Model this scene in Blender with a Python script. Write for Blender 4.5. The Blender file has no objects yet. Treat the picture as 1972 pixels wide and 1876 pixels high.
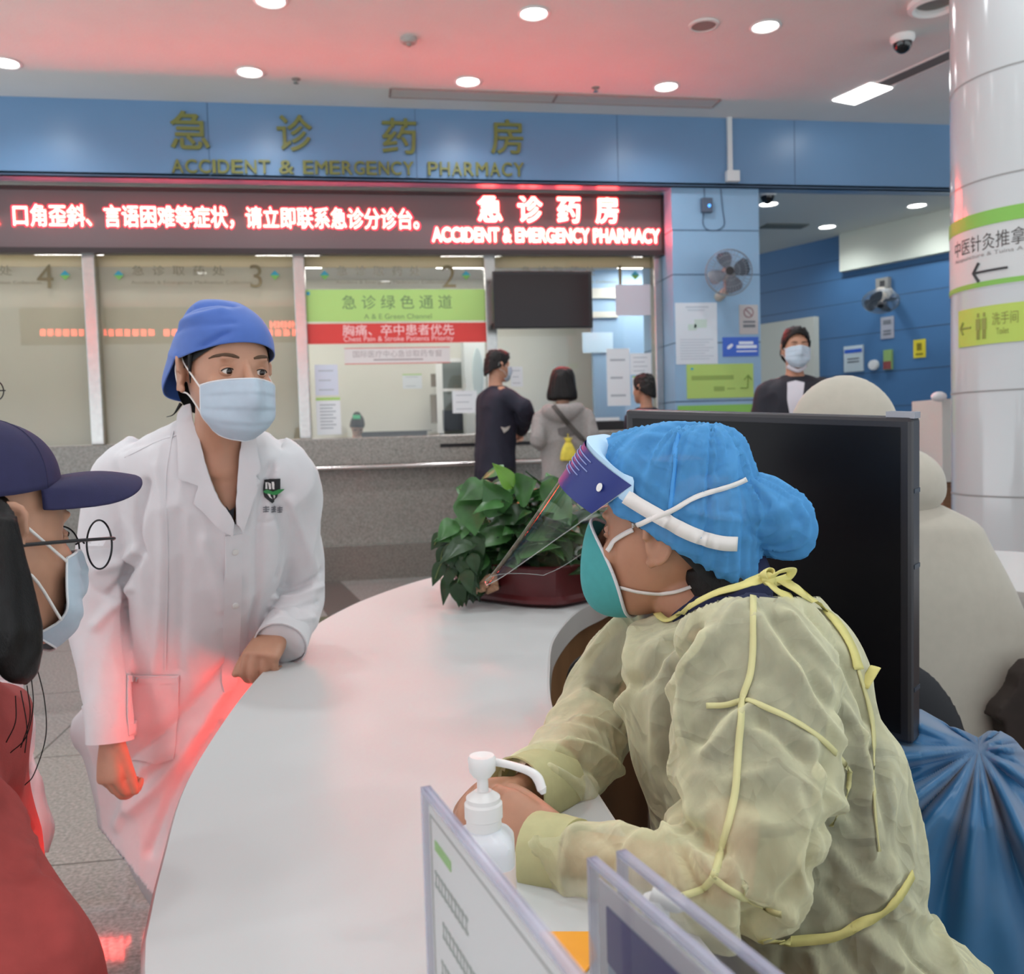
import bpy, bmesh, math, random
import numpy as np
from mathutils import Vector, Matrix, noise as mnoise
from mathutils.bvhtree import BVHTree
from mathutils.geometry import delaunay_2d_cdt

random.seed(7)
SC = bpy.context.scene
COL = SC.collection
PI = math.pi

# ------------------------------------------------------------------ camera
FPX, CX, CY, CAMH = 1750.0, 986.0, 938.0, 1.20
YAW, PITCH, ROLL = math.radians(9.55), math.radians(3.1), math.radians(1.72)
def A(*a): return np.array(a, float)
CF = A(math.sin(YAW)*math.cos(PITCH), math.cos(YAW)*math.cos(PITCH), -math.sin(PITCH))
_r0 = A(math.cos(YAW), -math.sin(YAW), 0.0); _u0 = np.cross(_r0, CF)
CR = _r0*math.cos(ROLL) - _u0*math.sin(ROLL)
CU = _r0*math.sin(ROLL) + _u0*math.cos(ROLL)
CO = A(0, 0, CAMH)
cam_data = bpy.data.cameras.new('camera')
cam = bpy.data.objects.new('camera', cam_data); COL.objects.link(cam)
cam_data.sensor_width = 36.0; cam_data.sensor_fit = 'HORIZONTAL'
cam_data.lens = 36.0*FPX/1972.0
cam_data.clip_start = 0.02; cam_data.clip_end = 100
cam.matrix_world = Matrix(((CR[0], CU[0], -CF[0], CO[0]), (CR[1], CU[1], -CF[1], CO[1]), (CR[2], CU[2], -CF[2], CO[2]), (0, 0, 0, 1)))
cam_data.dof.use_dof = True; cam_data.dof.focus_distance = 1.15; cam_data.dof.aperture_fstop = 8.5
SC.camera = cam

# ------------------------------------------------------------------ world, exposure
w = bpy.data.worlds.new('daylight'); SC.world = w; w.use_nodes = True
_bg = w.node_tree.nodes['Background']
_nt = w.node_tree; _bg.inputs['Strength'].default_value = 1.0
_tc = _nt.nodes.new('ShaderNodeTexCoord'); _sx = _nt.nodes.new('ShaderNodeSeparateXYZ'); _rp = _nt.nodes.new('ShaderNodeValToRGB')
_nt.links.new(_tc.outputs['Generated'], _sx.inputs[0]); _nt.links.new(_sx.outputs['Z'], _rp.inputs['Fac']); _nt.links.new(_rp.outputs[0], _bg.inputs['Color'])
_ma = _nt.nodes.new('ShaderNodeMath'); _ma.operation = 'MULTIPLY_ADD'; _ma.inputs[1].default_value = .5; _ma.inputs[2].default_value = .5; _nt.links.new(_sx.outputs['Z'], _ma.inputs[0]); _nt.links.new(_ma.outputs[0], _rp.inputs['Fac'])
# bright lower half added to light the ceiling, overcast daylight above it
_rp.color_ramp.elements[0].position = .47; _rp.color_ramp.elements[0].color = (2.15, 2.3, 2.4, 1)
_rp.color_ramp.elements[1].position = .53; _rp.color_ramp.elements[1].color = (.62, .69, .75, 1)
SC.view_settings.view_transform = 'Standard'; SC.view_settings.look = 'None'
SC.view_settings.gamma = 1.0; SC.view_settings.use_curve_mapping = False
SC.view_settings.exposure = 0.2
SC.cycles.use_denoising = True
SC.cycles.max_bounces = 8; SC.cycles.transparent_max_bounces = 12
SC.cycles.diffuse_bounces = 3; SC.cycles.glossy_bounces = 4; SC.cycles.transmission_bounces = 6
SC.cycles.sample_clamp_indirect = 4.0; SC.cycles.caustics_reflective = False; SC.cycles.caustics_refractive = False

# ------------------------------------------------------------------ geometry helpers
def ray(x, y): return CF + CR*((x-CX)/FPX) - CU*((y-CY)/FPX)
def W(x, y, z): return CO + ray(x, y)*z                    # picture point at a depth
def onY(x, y, Y): d = ray(x, y); return CO + d*(Y/d[1])
def onZ(x, y, Z): d = ray(x, y); return CO + d*((Z-CAMH)/d[2])
def camv(a, b, c): return CR*a + CU*b + CF*c
def proj(P):
    D = np.asarray(P, float) - CO; z = D @ CF
    return np.stack([CX + FPX*(D @ CR)/z, CY - FPX*(D @ CU)/z, z], -1)
def unit(v): v = np.asarray(v, float); return v/(np.linalg.norm(v)+1e-12)

def catmull(pts, m):
    P = np.asarray(pts, float); n = len(P); out = []
    for i in range(n-1):
        p0 = P[i-1] if i > 0 else 2*P[0]-P[1]; p1, p2 = P[i], P[i+1]
        p3 = P[i+2] if i+2 < n else 2*P[n-1]-P[n-2]
        for k in range(m):
            t = k/m
            out.append(.5*((2*p1)+(-p0+p2)*t+(2*p0-5*p1+4*p2-p3)*t*t+(-p0+3*p1-3*p2+p3)*t**3))
    out.append(P[-1]); return np.array(out)

class G:
    """collects vertices and faces of one mesh"""
    def __init__(s): s.v = []; s.f = []; s.n = 0; s.mi = []; s.m = 0
    def add(s, verts, faces):
        verts = np.asarray(verts, float).reshape(-1, 3)
        s.v.append(verts); s.f += [tuple(int(i)+s.n for i in f) for f in faces]; s.mi += [s.m]*len(faces); s.n += len(verts); return s
    def box(s, lo, hi):
        (a, b, c), (d, e, f) = lo, hi
        return s.add([(a,b,c),(d,b,c),(d,e,c),(a,e,c),(a,b,f),(d,b,f),(d,e,f),(a,e,f)], BOXF)
    def obox(s, c, x, y, z):                                 # centre and three half axes
        c, x, y, z = map(np.asarray, (c, x, y, z))
        return s.add([c-x-y-z, c+x-y-z, c+x+y-z, c-x+y-z, c-x-y+z, c+x-y+z, c+x+y+z, c-x+y+z], BOXF)
    def rings(s, R, closed=True, caps=True):
        R = np.asarray(R, float); m, n = R.shape[:2]; fs = []
        for i in range(m-1):
            for j in range(n if closed else n-1):
                k = (j+1) % n
                fs.append((i*n+j, i*n+k, (i+1)*n+k, (i+1)*n+j))
        if caps and closed:
            fs.append(tuple(range(n-1, -1, -1))); fs.append(tuple((m-1)*n+j for j in range(n)))
        return s.add(R.reshape(-1, 3), fs)
    def loft(s, secs, n=32, m=5, caps=True, e=2.0):
        """secs: (centre, u axis, v axis) with scaled axes; smooth in between"""
        P = catmull(np.array([np.concatenate(q) for q in secs], float), m)
        a = np.linspace(0, 2*PI, n, endpoint=False)
        c = np.sign(np.cos(a))*np.abs(np.cos(a))**(2/e); d = np.sign(np.sin(a))*np.abs(np.sin(a))**(2/e)
        R = P[:, None, 0:3] + c[None, :, None]*P[:, None, 3:6] + d[None, :, None]*P[:, None, 6:9]
        return s.rings(R, caps=caps)
    def tube(s, pts, rad, n=12, m=4, caps=True, flat=None, fdir=None):
        P = catmull(pts, m) if m > 1 else np.asarray(pts, float)
        rad = np.asarray(rad, float) if np.ndim(rad) else np.full(len(pts), float(rad))
        rr = np.interp(np.linspace(0, len(pts)-1, len(P)), np.arange(len(pts)), rad)
        T = np.gradient(P, axis=0); T /= np.linalg.norm(T, axis=1)[:, None]+1e-12
        nv = np.cross(T[0], A(0, 0, 1) if abs(T[0][2]) < .9 else A(1, 0, 0)); nv = unit(nv)
        a = np.linspace(0, 2*PI, n, endpoint=False); R = []
        for i in range(len(P)):
            nv = unit(nv - T[i]*(nv @ T[i])); b = np.cross(T[i], nv)
            if fdir is not None:
                b = unit(np.cross(T[i], fdir[i] if np.ndim(fdir) > 1 else fdir)); nv2 = np.cross(b, T[i])
                R.append(P[i] + rr[i]*(np.cos(a)[:, None]*b + (flat or 1)*np.sin(a)[:, None]*nv2))
            else:
                R.append(P[i] + rr[i]*(np.cos(a)[:, None]*nv + (flat or 1)*np.sin(a)[:, None]*b))
        return s.rings(R, caps=caps)
    def ball(s, c, rx, ry=None, rz=None, n=20, m=12, M=None):
        ry = ry or rx; rz = rz or rx
        t = np.linspace(0.02, PI-.02, m); a = np.linspace(0, 2*PI, n, endpoint=False)
        L = np.stack([rx*np.sin(t)[:, None]*np.cos(a), ry*np.sin(t)[:, None]*np.sin(a), -rz*np.cos(t)[:, None]*np.ones(n)], -1)
        if M is not None: L = L @ np.asarray(M).T
        return s.rings(L+np.asarray(c, float))
    def lathe(s, c, prof, n=32, M=None, caps=True):             # prof: (radius, height)
        a = np.linspace(0, 2*PI, n, endpoint=False)
        R = np.array([[(q[0]*math.cos(t), q[0]*math.sin(t), q[1]) for t in a] for q in prof])
        if M is not None: R = R @ np.asarray(M).T
        return s.rings(R+np.asarray(c, float), caps=caps)
    def prism(s, poly, ext):                                  # planar 3D outline pushed along ext
        P = np.asarray(poly, float); n = len(P)
        fs = [tuple(range(n-1, -1, -1)), tuple(range(n, 2*n))]+[(i, (i+1) % n, n+(i+1) % n, n+i) for i in range(n)]
        return s.add(np.concatenate([P, P+np.asarray(ext, float)]), fs)
    def mesh(s, name):
        me = bpy.data.meshes.new(name)
        me.from_pydata(np.concatenate(s.v).tolist() if s.v else [], [], s.f); me.update(); return me
    def obj(s, name, mats, parent=None, smooth=35, bevel=0, fix=True):
        me = s.mesh(name)
        if len(set(s.mi)) > 1: me.polygons.foreach_set('material_index', s.mi)
        if fix:
            bm = bmesh.new(); bm.from_mesh(me); bmesh.ops.recalc_face_normals(bm, faces=bm.faces)
            if bevel: bmesh.ops.bevel(bm, geom=[e for e in bm.edges if e.calc_face_angle(0) > .6], offset=bevel, segments=2, profile=.5, affect='EDGES', clamp_overlap=True)
            bm.to_mesh(me); bm.free()
        return link(name, me, mats, parent, smooth)
BOXF = [(0,3,2,1),(4,5,6,7),(0,1,5,4),(1,2,6,5),(2,3,7,6),(3,0,4,7)]

def link(name, me, mats, parent=None, smooth=35):
    for m_ in (mats if isinstance(mats, (list, tuple)) else [mats]): me.materials.append(m_)
    if smooth:
        me.polygons.foreach_set('use_smooth', [True]*len(me.polygons))
        if smooth < 180: me.set_sharp_from_angle(angle=math.radians(smooth))
    me.update()
    o = bpy.data.objects.new(name, me); COL.objects.link(o)
    if parent is not None:
        o.parent = parent; o.matrix_parent_inverse = parent.matrix_world.inverted()
    return o

def tag(o, label, cat=None, group=None, kind=None):
    if label: o['label'] = label
    if cat: o['category'] = cat
    if group: o['group'] = group
    if kind: o['kind'] = kind
    return o
def struct(o): o['kind'] = 'structure'; return o
def thing(name, loc, label, cat, group=None):
    o = bpy.data.objects.new(name, None); COL.objects.link(o)
    o.empty_display_size = .1
    o.location = [float(q) for q in loc]; o.matrix_world = Matrix.Translation(o.location)
    return tag(o, label, cat, group)
def copy_tree(root, delta):
    r = root.copy(); COL.objects.link(r); r.location = Vector(root.location)+Vector(delta)
    for ch in list(root.children):
        c = ch.copy(); COL.objects.link(c); c.parent = r
        for g in ch.children:
            d = g.copy(); COL.objects.link(d); d.parent = c
    return r

def getco(me):
    c = np.empty(len(me.vertices)*3); me.vertices.foreach_get('co', c); return c.reshape(-1, 3)
def getno(me):
    c = np.empty(len(me.vertices)*3); me.vertices.foreach_get('normal', c); return c.reshape(-1, 3)
def setco(me, c): me.vertices.foreach_set('co', np.ascontiguousarray(c, float).ravel()); me.update()

def remesh(g, voxel, smooth=6, fac=.5):
    """fuse closed shapes into one continuous skin"""
    me = g.mesh('tmp'); bm = bmesh.new(); bm.from_mesh(me); bmesh.ops.recalc_face_normals(bm, faces=bm.faces); bm.to_mesh(me); bm.free()
    o = bpy.data.objects.new('tmp', me); COL.objects.link(o)
    md = o.modifiers.new('r', 'REMESH'); md.mode = 'VOXEL'; md.voxel_size = voxel; md.adaptivity = 0
    if smooth:
        sm = o.modifiers.new('s', 'SMOOTH'); sm.factor = fac; sm.iterations = smooth
    out = evalmesh(o); bpy.data.objects.remove(o); bpy.data.meshes.remove(me); return out
def evalmesh(o):
    dg = bpy.context.evaluated_depsgraph_get(); dg.update()
    return bpy.data.meshes.new_from_object(o.evaluated_get(dg))
def bake(me, *mods):
    """apply modifiers given as (type, dict)"""
    o = bpy.data.objects.new('tmp', me); COL.objects.link(o)
    for t, kw in mods:
        md = o.modifiers.new('m', t)
        for k, v in kw.items(): setattr(md, k, v)
    out = evalmesh(o); bpy.data.objects.remove(o); return out
def drop_faces(me, fn):
    """delete faces whose centre satisfies fn(centres, normals)"""
    n = len(me.polygons); c = np.empty(n*3); me.polygons.foreach_get('center', c); q = np.empty(n*3); me.polygons.foreach_get('normal', q)
    kill = fn(c.reshape(-1, 3), q.reshape(-1, 3))
    bm = bmesh.new(); bm.from_mesh(me); bm.faces.ensure_lookup_table()
    bmesh.ops.delete(bm, geom=[bm.faces[i] for i in np.nonzero(kill)[0]], context='FACES'); bm.to_mesh(me); bm.free(); return me
def inpoly(x, y, poly):
    r = np.zeros(len(x), bool); n = len(poly)
    for i in range(n):
        (x1, y1), (x2, y2) = poly[i], poly[(i+1) % n]
        if y1 == y2: continue
        k = ((y1 > y) != (y2 > y)) & (x < (x2-x1)*(y-y1)/(y2-y1)+x1); r ^= k
    return r

def vnoise(p, seed=0):
    """smooth value noise, vectorised, 0..1"""
    p = np.asarray(p, float)+seed*17.31; i = np.floor(p).astype(np.int64); f = p-i; f = f*f*(3-2*f); out = 0
    for dx in (0, 1):
        for dy in (0, 1):
            for dz in (0, 1):
                h = (i[:, 0]+dx)*374761393+(i[:, 1]+dy)*668265263+(i[:, 2]+dz)*1274126177+seed*97
                h = (h ^ (h >> 13))*1274126177; h = ((h ^ (h >> 16)) & 0xffff)/65535.
                out = out+h*(f[:, 0] if dx else 1-f[:, 0])*(f[:, 1] if dy else 1-f[:, 1])*(f[:, 2] if dz else 1-f[:, 2])
    return out
def folds(p, axes, scale, seed=0):
    """ridged noise; axes: rows are directions, scale: frequency along each"""
    q = (p @ np.asarray(axes, float).T)*np.asarray(scale, float)
    q = q+.35*(np.stack([vnoise(q*.7, seed+3), vnoise(q*.7, seed+4), vnoise(q*.7, seed+5)], -1)-.5)*2
    n = vnoise(q, seed); return 1-np.abs(2*n-1)**.8
def seg_dist(p, line):
    best = np.full(len(p), 1e9)
    for a, b in zip(line[:-1], line[1:]):
        ab = b-a; t = np.clip(((p-a) @ ab)/(ab @ ab+1e-12), 0, 1); d = np.linalg.norm(p-a-t[:, None]*ab, axis=1); best = np.minimum(best, d)
    return best
def bvh_of(*objs):
    vs, fs, n = [], [], 0
    for o in objs:
        me = o if isinstance(o, bpy.types.Mesh) else o.data
        M = None if isinstance(o, bpy.types.Mesh) else np.array(o.matrix_world)
        c = getco(me)
        if M is not None: c = c @ M[:3, :3].T+M[:3, 3]
        vs += c.tolist(); fs += [[i+n for i in p.vertices] for p in me.polygons]; n += len(c)
    return BVHTree.FromPolygons(vs, fs)
def cast(bvh, x, y, default=None):
    d = ray(x, y); h = bvh.ray_cast(Vector(CO), Vector(unit(d)))
    if h[0] is None:
        if default is None: return None, None
        return W(x, y, default), -unit(d)
    n = np.array(h[1]);
    if n @ d > 0: n = -n
    return np.array(h[0]), n
def castline(bvh, pts, off=0., m=6, sm=1):
    """picture polyline laid on a surface"""
    P = catmull(np.array(pts, float), m); res = []; last = None
    hits = [cast(bvh, x, y) for x, y in P]
    zs = [proj(h[0])[2] if h[0] is not None else None for h in hits]
    good = [i for i, z in enumerate(zs) if z is not None]
    if not good: return None
    for i, (x, y) in enumerate(P):
        if hits[i][0] is not None: res.append(hits[i][0]+hits[i][1]*off)
        else:
            j = min(good, key=lambda k: abs(k-i)); res.append(W(x, y, zs[j])+hits[j][1]*off)
    R = np.array(res)
    for _ in range(sm if len(R) > 4 else 0): R[1:-1] = (R[:-2]+2*R[1:-1]+R[2:])/4
    return R
def strap(g, bvh, pts, width, off=.001, thick=.0008, m=6, sm=1):
    """flat band laid on a surface"""
    P = castline(bvh, pts, off, m, sm); n = len(P); T = np.gradient(P, axis=0); R = []
    for i in range(n):
        h = bvh.find_nearest(Vector(P[i])); nn = np.array(h[1])
        if nn @ (P[i]-CO) > 0: nn = -nn
        t = unit(T[i]); s = unit(np.cross(t, nn)); wv = width[0]+(width[1]-width[0])*i/(n-1) if np.ndim(width) else width
        R.append([P[i]-s*wv/2-nn*thick, P[i]+s*wv/2-nn*thick, P[i]+s*wv/2+nn*thick, P[i]-s*wv/2+nn*thick])
    g.rings(R); return P
def patch(g, bvh, poly, off=.002, thick=.0012, step=8, m=1, default=None):
    """picture outline cut out of cloth and laid on a surface"""
    poly = [tuple(p) for p in (catmull(np.array(list(poly)+[poly[0]], float), m)[:-1] if m > 1 else poly)]
    xs = [p[0] for p in poly]; ys = [p[1] for p in poly]
    B = []
    for i in range(len(poly)):
        a, b = A(*poly[i]), A(*poly[(i+1) % len(poly)]); k = max(1, int(np.linalg.norm(b-a)/step))
        B += [a+(b-a)*t/k for t in range(k)]
    gx, gy = np.meshgrid(np.arange(min(xs)+step*.5, max(xs), step), np.arange(min(ys)+step*.5, max(ys), step))
    gx, gy = gx.ravel(), gy.ravel(); ins = inpoly(gx, gy, poly); I = np.stack([gx[ins], gy[ins]], -1)
    Bn = np.array(B)
    if len(I): I = I[[np.min(np.linalg.norm(Bn-q, axis=1)) > step*.4 for q in I]]
    pts = [Vector(q) for q in B]+[Vector(q) for q in I]
    r = delaunay_2d_cdt(pts, [], [list(range(len(B)))], 1, 1e-4)
    V2 = np.array([tuple(q) for q in r[0]]); hits = [cast(bvh, x, y) for x, y in V2]
    ok = [i for i, h in enumerate(hits) if h[0] is not None]
    P = np.zeros((len(V2), 3)); N = np.zeros((len(V2), 3))
    for i, h in enumerate(hits):
        if h[0] is not None: P[i] = h[0]; N[i] = h[1]
        elif ok:
            j = ok[int(np.argmin(np.linalg.norm(V2[ok]-V2[i], axis=1)))]; P[i] = W(V2[i][0], V2[i][1], proj(hits[j][0])[2]); N[i] = hits[j][1]
        else: P[i] = W(V2[i][0], V2[i][1], default or 1.); N[i] = -CF
    nv = len(P); top = P+N*(off+thick); bot = P+N*off
    fs = [tuple(f) for f in r[2]]; ed = {}
    for f in fs:
        for a, b in zip(f, f[1:]+f[:1]): ed[(a, b)] = 1
    side = [(a, b, nv+b, nv+a) for (a, b) in ed if (b, a) not in ed]
    g.add(np.concatenate([top, bot]), fs+[tuple(q+nv for q in f[::-1]) for f in fs]+[(s_[1], s_[0], s_[3], s_[2]) for s_ in side])
    return g

# ------------------------------------------------------------------ materials
def lin(c):
    if isinstance(c, str):
        c = c.lstrip('#'); c = [int(c[i:i+2], 16)/255 for i in (0, 2, 4)]
        return tuple(x/12.92 if x <= .04045 else ((x+.055)/1.055)**2.4 for x in c)
    return tuple(c)
MATS = {}
def mat(name, c, rough=.55, metal=0., spec=.5, var=0., vscale=20., vstretch=None, bump=0., bscale=200., emit=0., sheen=0., coat=0., sub=0., trans=0., transl=0., ecol=None):
    if name in MATS: return MATS[name]
    m = bpy.data.materials.new(name); m.use_nodes = True; nt = m.node_tree; b = nt.nodes['Principled BSDF']
    c = lin(c); b.inputs['Base Color'].default_value = (*c, 1); b.inputs['Roughness'].default_value = rough
    b.inputs['Metallic'].default_value = metal; b.inputs['Specular IOR Level'].default_value = spec
    if sheen: b.inputs['Sheen Weight'].default_value = sheen
    if coat: b.inputs['Coat Weight'].default_value = coat; b.inputs['Coat Roughness'].default_value = .08
    if sub: b.inputs['Subsurface Weight'].default_value = sub; b.inputs['Subsurface Radius'].default_value = (.012, .005, .003); b.inputs['Subsurface Scale'].default_value = .6
    if emit: b.inputs['Emission Color'].default_value = (*lin(ecol or c), 1); b.inputs['Emission Strength'].default_value = emit
    tc = nt.nodes.new('ShaderNodeTexCoord')
    def nz(scale, det=4):
        n = nt.nodes.new('ShaderNodeTexNoise'); n.inputs['Scale'].default_value = scale; n.inputs['Detail'].default_value = det
        if vstretch:
            mp = nt.nodes.new('ShaderNodeMapping'); mp.inputs['Scale'].default_value = vstretch; nt.links.new(tc.outputs['Object'], mp.inputs['Vector']); nt.links.new(mp.outputs[0], n.inputs['Vector'])
        else: nt.links.new(tc.outputs['Object'], n.inputs['Vector'])
        return n
    if var:
        n = nz(vscale); r = nt.nodes.new('ShaderNodeValToRGB'); nt.links.new(n.outputs['Fac'], r.inputs['Fac'])
        r.color_ramp.elements[0].position = .3; r.color_ramp.elements[1].position = .7
        r.color_ramp.elements[0].color = (*[max(0, q*(1-var)) for q in c], 1); r.color_ramp.elements[1].color = (*[min(1, q*(1+var)) for q in c], 1)
        nt.links.new(r.outputs['Color'], b.inputs['Base Color'])
    if bump:
        n = nz(bscale, 2); bp = nt.nodes.new('ShaderNodeBump'); bp.inputs['Strength'].default_value = bump; bp.inputs['Distance'].default_value = .002
        nt.links.new(n.outputs['Fac'], bp.inputs['Height']); nt.links.new(bp.outputs[0], b.inputs['Normal'])
    out = nt.nodes['Material Output']; cur = b.outputs[0]
    if transl:
        t = nt.nodes.new('ShaderNodeBsdfTranslucent'); t.inputs['Color'].default_value = (*c, 1); mx = nt.nodes.new('ShaderNodeMixShader'); mx.inputs[0].default_value = transl
        nt.links.new(cur, mx.inputs[1]); nt.links.new(t.outputs[0], mx.inputs[2]); cur = mx.outputs[0]
    if trans:
        t = nt.nodes.new('ShaderNodeBsdfTransparent'); mx = nt.nodes.new('ShaderNodeMixShader'); mx.inputs[0].default_value = trans
        nt.links.new(cur, mx.inputs[1]); nt.links.new(t.outputs[0], mx.inputs[2]); cur = mx.outputs[0]
    nt.links.new(cur, out.inputs['Surface'])
    MATS[name] = m; return m
def glass(name, c=(1, 1, 1), refl=.08, rough=.02, tint=.0):
    """thin clear sheet: mostly see-through with a facing-dependent gloss"""
    m = bpy.data.materials.new(name); m.use_nodes = True; nt = m.node_tree; nt.nodes.remove(nt.nodes['Principled BSDF'])
    t = nt.nodes.new('ShaderNodeBsdfTransparent'); t.inputs['Color'].default_value = (*[1-tint*(1-q) for q in c], 1)
    g = nt.nodes.new('ShaderNodeBsdfGlossy'); g.inputs['Roughness'].default_value = rough
    lw = nt.nodes.new('ShaderNodeLayerWeight'); lw.inputs['Blend'].default_value = .5
    pw = nt.nodes.new('ShaderNodeMath'); pw.operation = 'POWER'; pw.inputs[1].default_value = 4.5; nt.links.new(lw.outputs['Facing'], pw.inputs[0])
    ma = nt.nodes.new('ShaderNodeMath'); ma.operation = 'MULTIPLY_ADD'; ma.inputs[1].default_value = .8; ma.inputs[2].default_value = refl; ma.use_clamp = True
    nt.links.new(pw.outputs[0], ma.inputs[0])
    mx = nt.nodes.new('ShaderNodeMixShader'); nt.links.new(ma.outputs[0], mx.inputs[0]); nt.links.new(t.outputs[0], mx.inputs[1]); nt.links.new(g.outputs[0], mx.inputs[2])
    nt.links.new(mx.outputs[0], nt.nodes['Material Output'].inputs['Surface']); return m

# ------------------------------------------------------------------ lettering
def text_geo(s, bold=0., extrude=.0):
    cu = bpy.data.curves.new('t', 'FONT'); cu.body = s; cu.size = 1; cu.offset = bold; cu.extrude = extrude
    o = bpy.data.objects.new('t', cu); COL.objects.link(o)
    me = evalmesh(o); v = getco(me); f = [tuple(p.vertices) for p in me.polygons]
    bpy.data.objects.remove(o); bpy.data.curves.remove(cu); bpy.data.meshes.remove(me); return v, f
def letters(g, s, c, ux, uz, width=None, height=None, bold=0., depth=.002, cjk=False):
    """flat raised lettering centred on c, baseline direction ux, up uz; sized to width and/or height (m)"""
    ux, uz = unit(ux), unit(uz); n = np.cross(ux, uz)
    v, f = text_geo(s, 0., .5)
    lo, hi = v.min(0)-A(bold, bold, 0), v.max(0)+A(bold, bold, 0); sx = (width/(hi[0]-lo[0])) if width else None; sy = (height/(hi[1]-lo[1])) if height else None
    sx = sx or sy; sy = sy or sx; m = (lo+hi)/2
    for q, (dx, dy) in enumerate(((0, 0),) if not bold else ((1, 0), (-1, 0), (0, 1), (0, -1), (.7, .7), (-.7, .7), (.7, -.7), (-.7, -.7))):
        P = np.asarray(c, float)+((v[:, 0]+dx*bold-m[0])*sx)[:, None]*ux+((v[:, 1]+dy*bold-m[1])*sy)[:, None]*uz+(v[:, 2]*depth+q*.00006)[:, None]*n
        g.add(P, f)
    return g

# ================================================================== THE SETTING
ZC, YF, YL, YG, DESK, YP_ = 4.04, 7.96, 8.25, 8.40, 0.75, 8.02
M_ceil = mat('ceiling_paint', '#dcdad6', .8, var=.02, vscale=3)
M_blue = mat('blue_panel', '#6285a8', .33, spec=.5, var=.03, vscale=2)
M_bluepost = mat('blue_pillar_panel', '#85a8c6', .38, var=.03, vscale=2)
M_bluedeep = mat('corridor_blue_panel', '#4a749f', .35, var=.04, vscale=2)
M_seam = mat('dark_seam', '#3d5670', .6)
M_granite = mat('grey_granite', '#8f8d86', .22, var=.32, vscale=90, spec=.5)
M_steel = mat('brushed_steel', '#c8c6c2', .22, 1.0, var=.05, vscale=30)
M_darkframe = mat('dark_frame', '#2d2324', .4)
M_ledface = mat('led_face_glare', '#6a5a5c', .5, var=.35, vscale=260)  # mauve tone holds the letters' red glare; the face itself is dark grey
M_led = mat('led_red_core', (0.02, .002, .002), .5, emit=37., ecol=(1, .05, .04))
M_ledhalo = mat('led_red_halo', (0.02, .002, .002), .5, emit=1.5, ecol=(1, .03, .08))
M_white = mat('white_plastic', '#e9e9e6', .4)
M_whitegloss = mat('white_enamel', '#c3c6c7', .14, coat=.5)
M_cream = mat('cream_wall', '#dedcd0', .6, var=.02, vscale=2)
M_frost = mat('cream_roller_blind', '#cdc7b0', .6, var=.03, vscale=4, transl=.35)
M_tan = mat('tan_blind_head', '#dcc898', .6)
M_glow = mat('downlight_glow', '#ffffff', .5, emit=9., ecol=(1, .98, .95))
M_clear = glass('window_glass', refl=.05, rough=.0)
M_olive = mat('olive_letter', '#6d7138', .45)
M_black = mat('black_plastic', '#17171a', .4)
M_grey = mat('grey_plastic', '#8a8781', .5)
M_paper = mat('paper_white', '#dfe3e6', .7)
M_ink = mat('print_ink', '#70757c', .7)
M_inkdark = mat('print_ink_dark', '#3a3a3c', .7)
M_green = mat('sign_green', '#a9cf75', .45)
M_greend = mat('sign_green_strong', '#7fb84f', .45)
M_lime = mat('sign_lime', '#b3c958', .45)
M_red = mat('sign_red', '#d43a34', .45)
M_bluesign = mat('sign_blue', '#2f5fc4', .45)
M_yellow = mat('sign_yellow', '#e6d53a', .5)
M_teal = mat('logo_teal', '#2f9fb8', .5)
M_leafgreen = mat('logo_green', '#7fbf5a', .5)
M_brown = mat('warm_wood', '#7b5a3e', .4, var=.18, vscale=9, vstretch=(1, 1, 9))

def floor_mat():
    m = bpy.data.materials.new('terrazzo_floor'); m.use_nodes = True; nt = m.node_tree; b = nt.nodes['Principled BSDF']
    tc = nt.nodes.new('ShaderNodeTexCoord'); mp = nt.nodes.new('ShaderNodeMapping'); mp.inputs['Rotation'].default_value = (0, 0, .02); mp.inputs['Location'].default_value = (.37, .25, 0)
    nt.links.new(tc.outputs['Object'], mp.inputs['Vector'])
    br = nt.nodes.new('ShaderNodeTexBrick'); br.offset = 0; br.inputs['Scale'].default_value = 1.0; br.inputs['Brick Width'].default_value = 1.0; br.inputs['Row Height'].default_value = 1.0
    br.inputs['Mortar Size'].default_value = .004; br.inputs['Mortar Smooth'].default_value = 0
    nt.links.new(mp.outputs[0], br.inputs['Vector'])
    n = nt.nodes.new('ShaderNodeTexNoise'); n.inputs['Scale'].default_value = 85; n.inputs['Detail'].default_value = 6; nt.links.new(tc.outputs['Object'], n.inputs['Vector'])
    r = nt.nodes.new('ShaderNodeValToRGB'); nt.links.new(n.outputs['Fac'], r.inputs['Fac'])
    r.color_ramp.elements[0].position = .35; r.color_ramp.elements[1].position = .68
    r.color_ramp.elements[0].color = (*lin('#7f7d7a'), 1); r.color_ramp.elements[1].color = (*lin('#a5a29d'), 1)
    br.inputs['Mortar'].default_value = (*lin('#55524f'), 1)
    nt.links.new(r.outputs['Color'], br.inputs['Color1']); nt.links.new(r.outputs['Color'], br.inputs['Color2'])
    nt.links.new(br.outputs['Color'], b.inputs['Base Color']); b.inputs['Roughness'].default_value = .045; b.inputs['Specular IOR Level'].default_value = .5
    return m
struct(G().box((-6.5, -2.8, -.05), (11, 18, 0)).obj('floor', floor_mat(), smooth=0))
M_inlaydark = mat('floor_inlay_brown', '#5d5450', .15, var=.1, vscale=80)
M_inlaygreen = mat('floor_inlay_green', '#5a6348', .15, var=.1, vscale=80)
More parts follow.
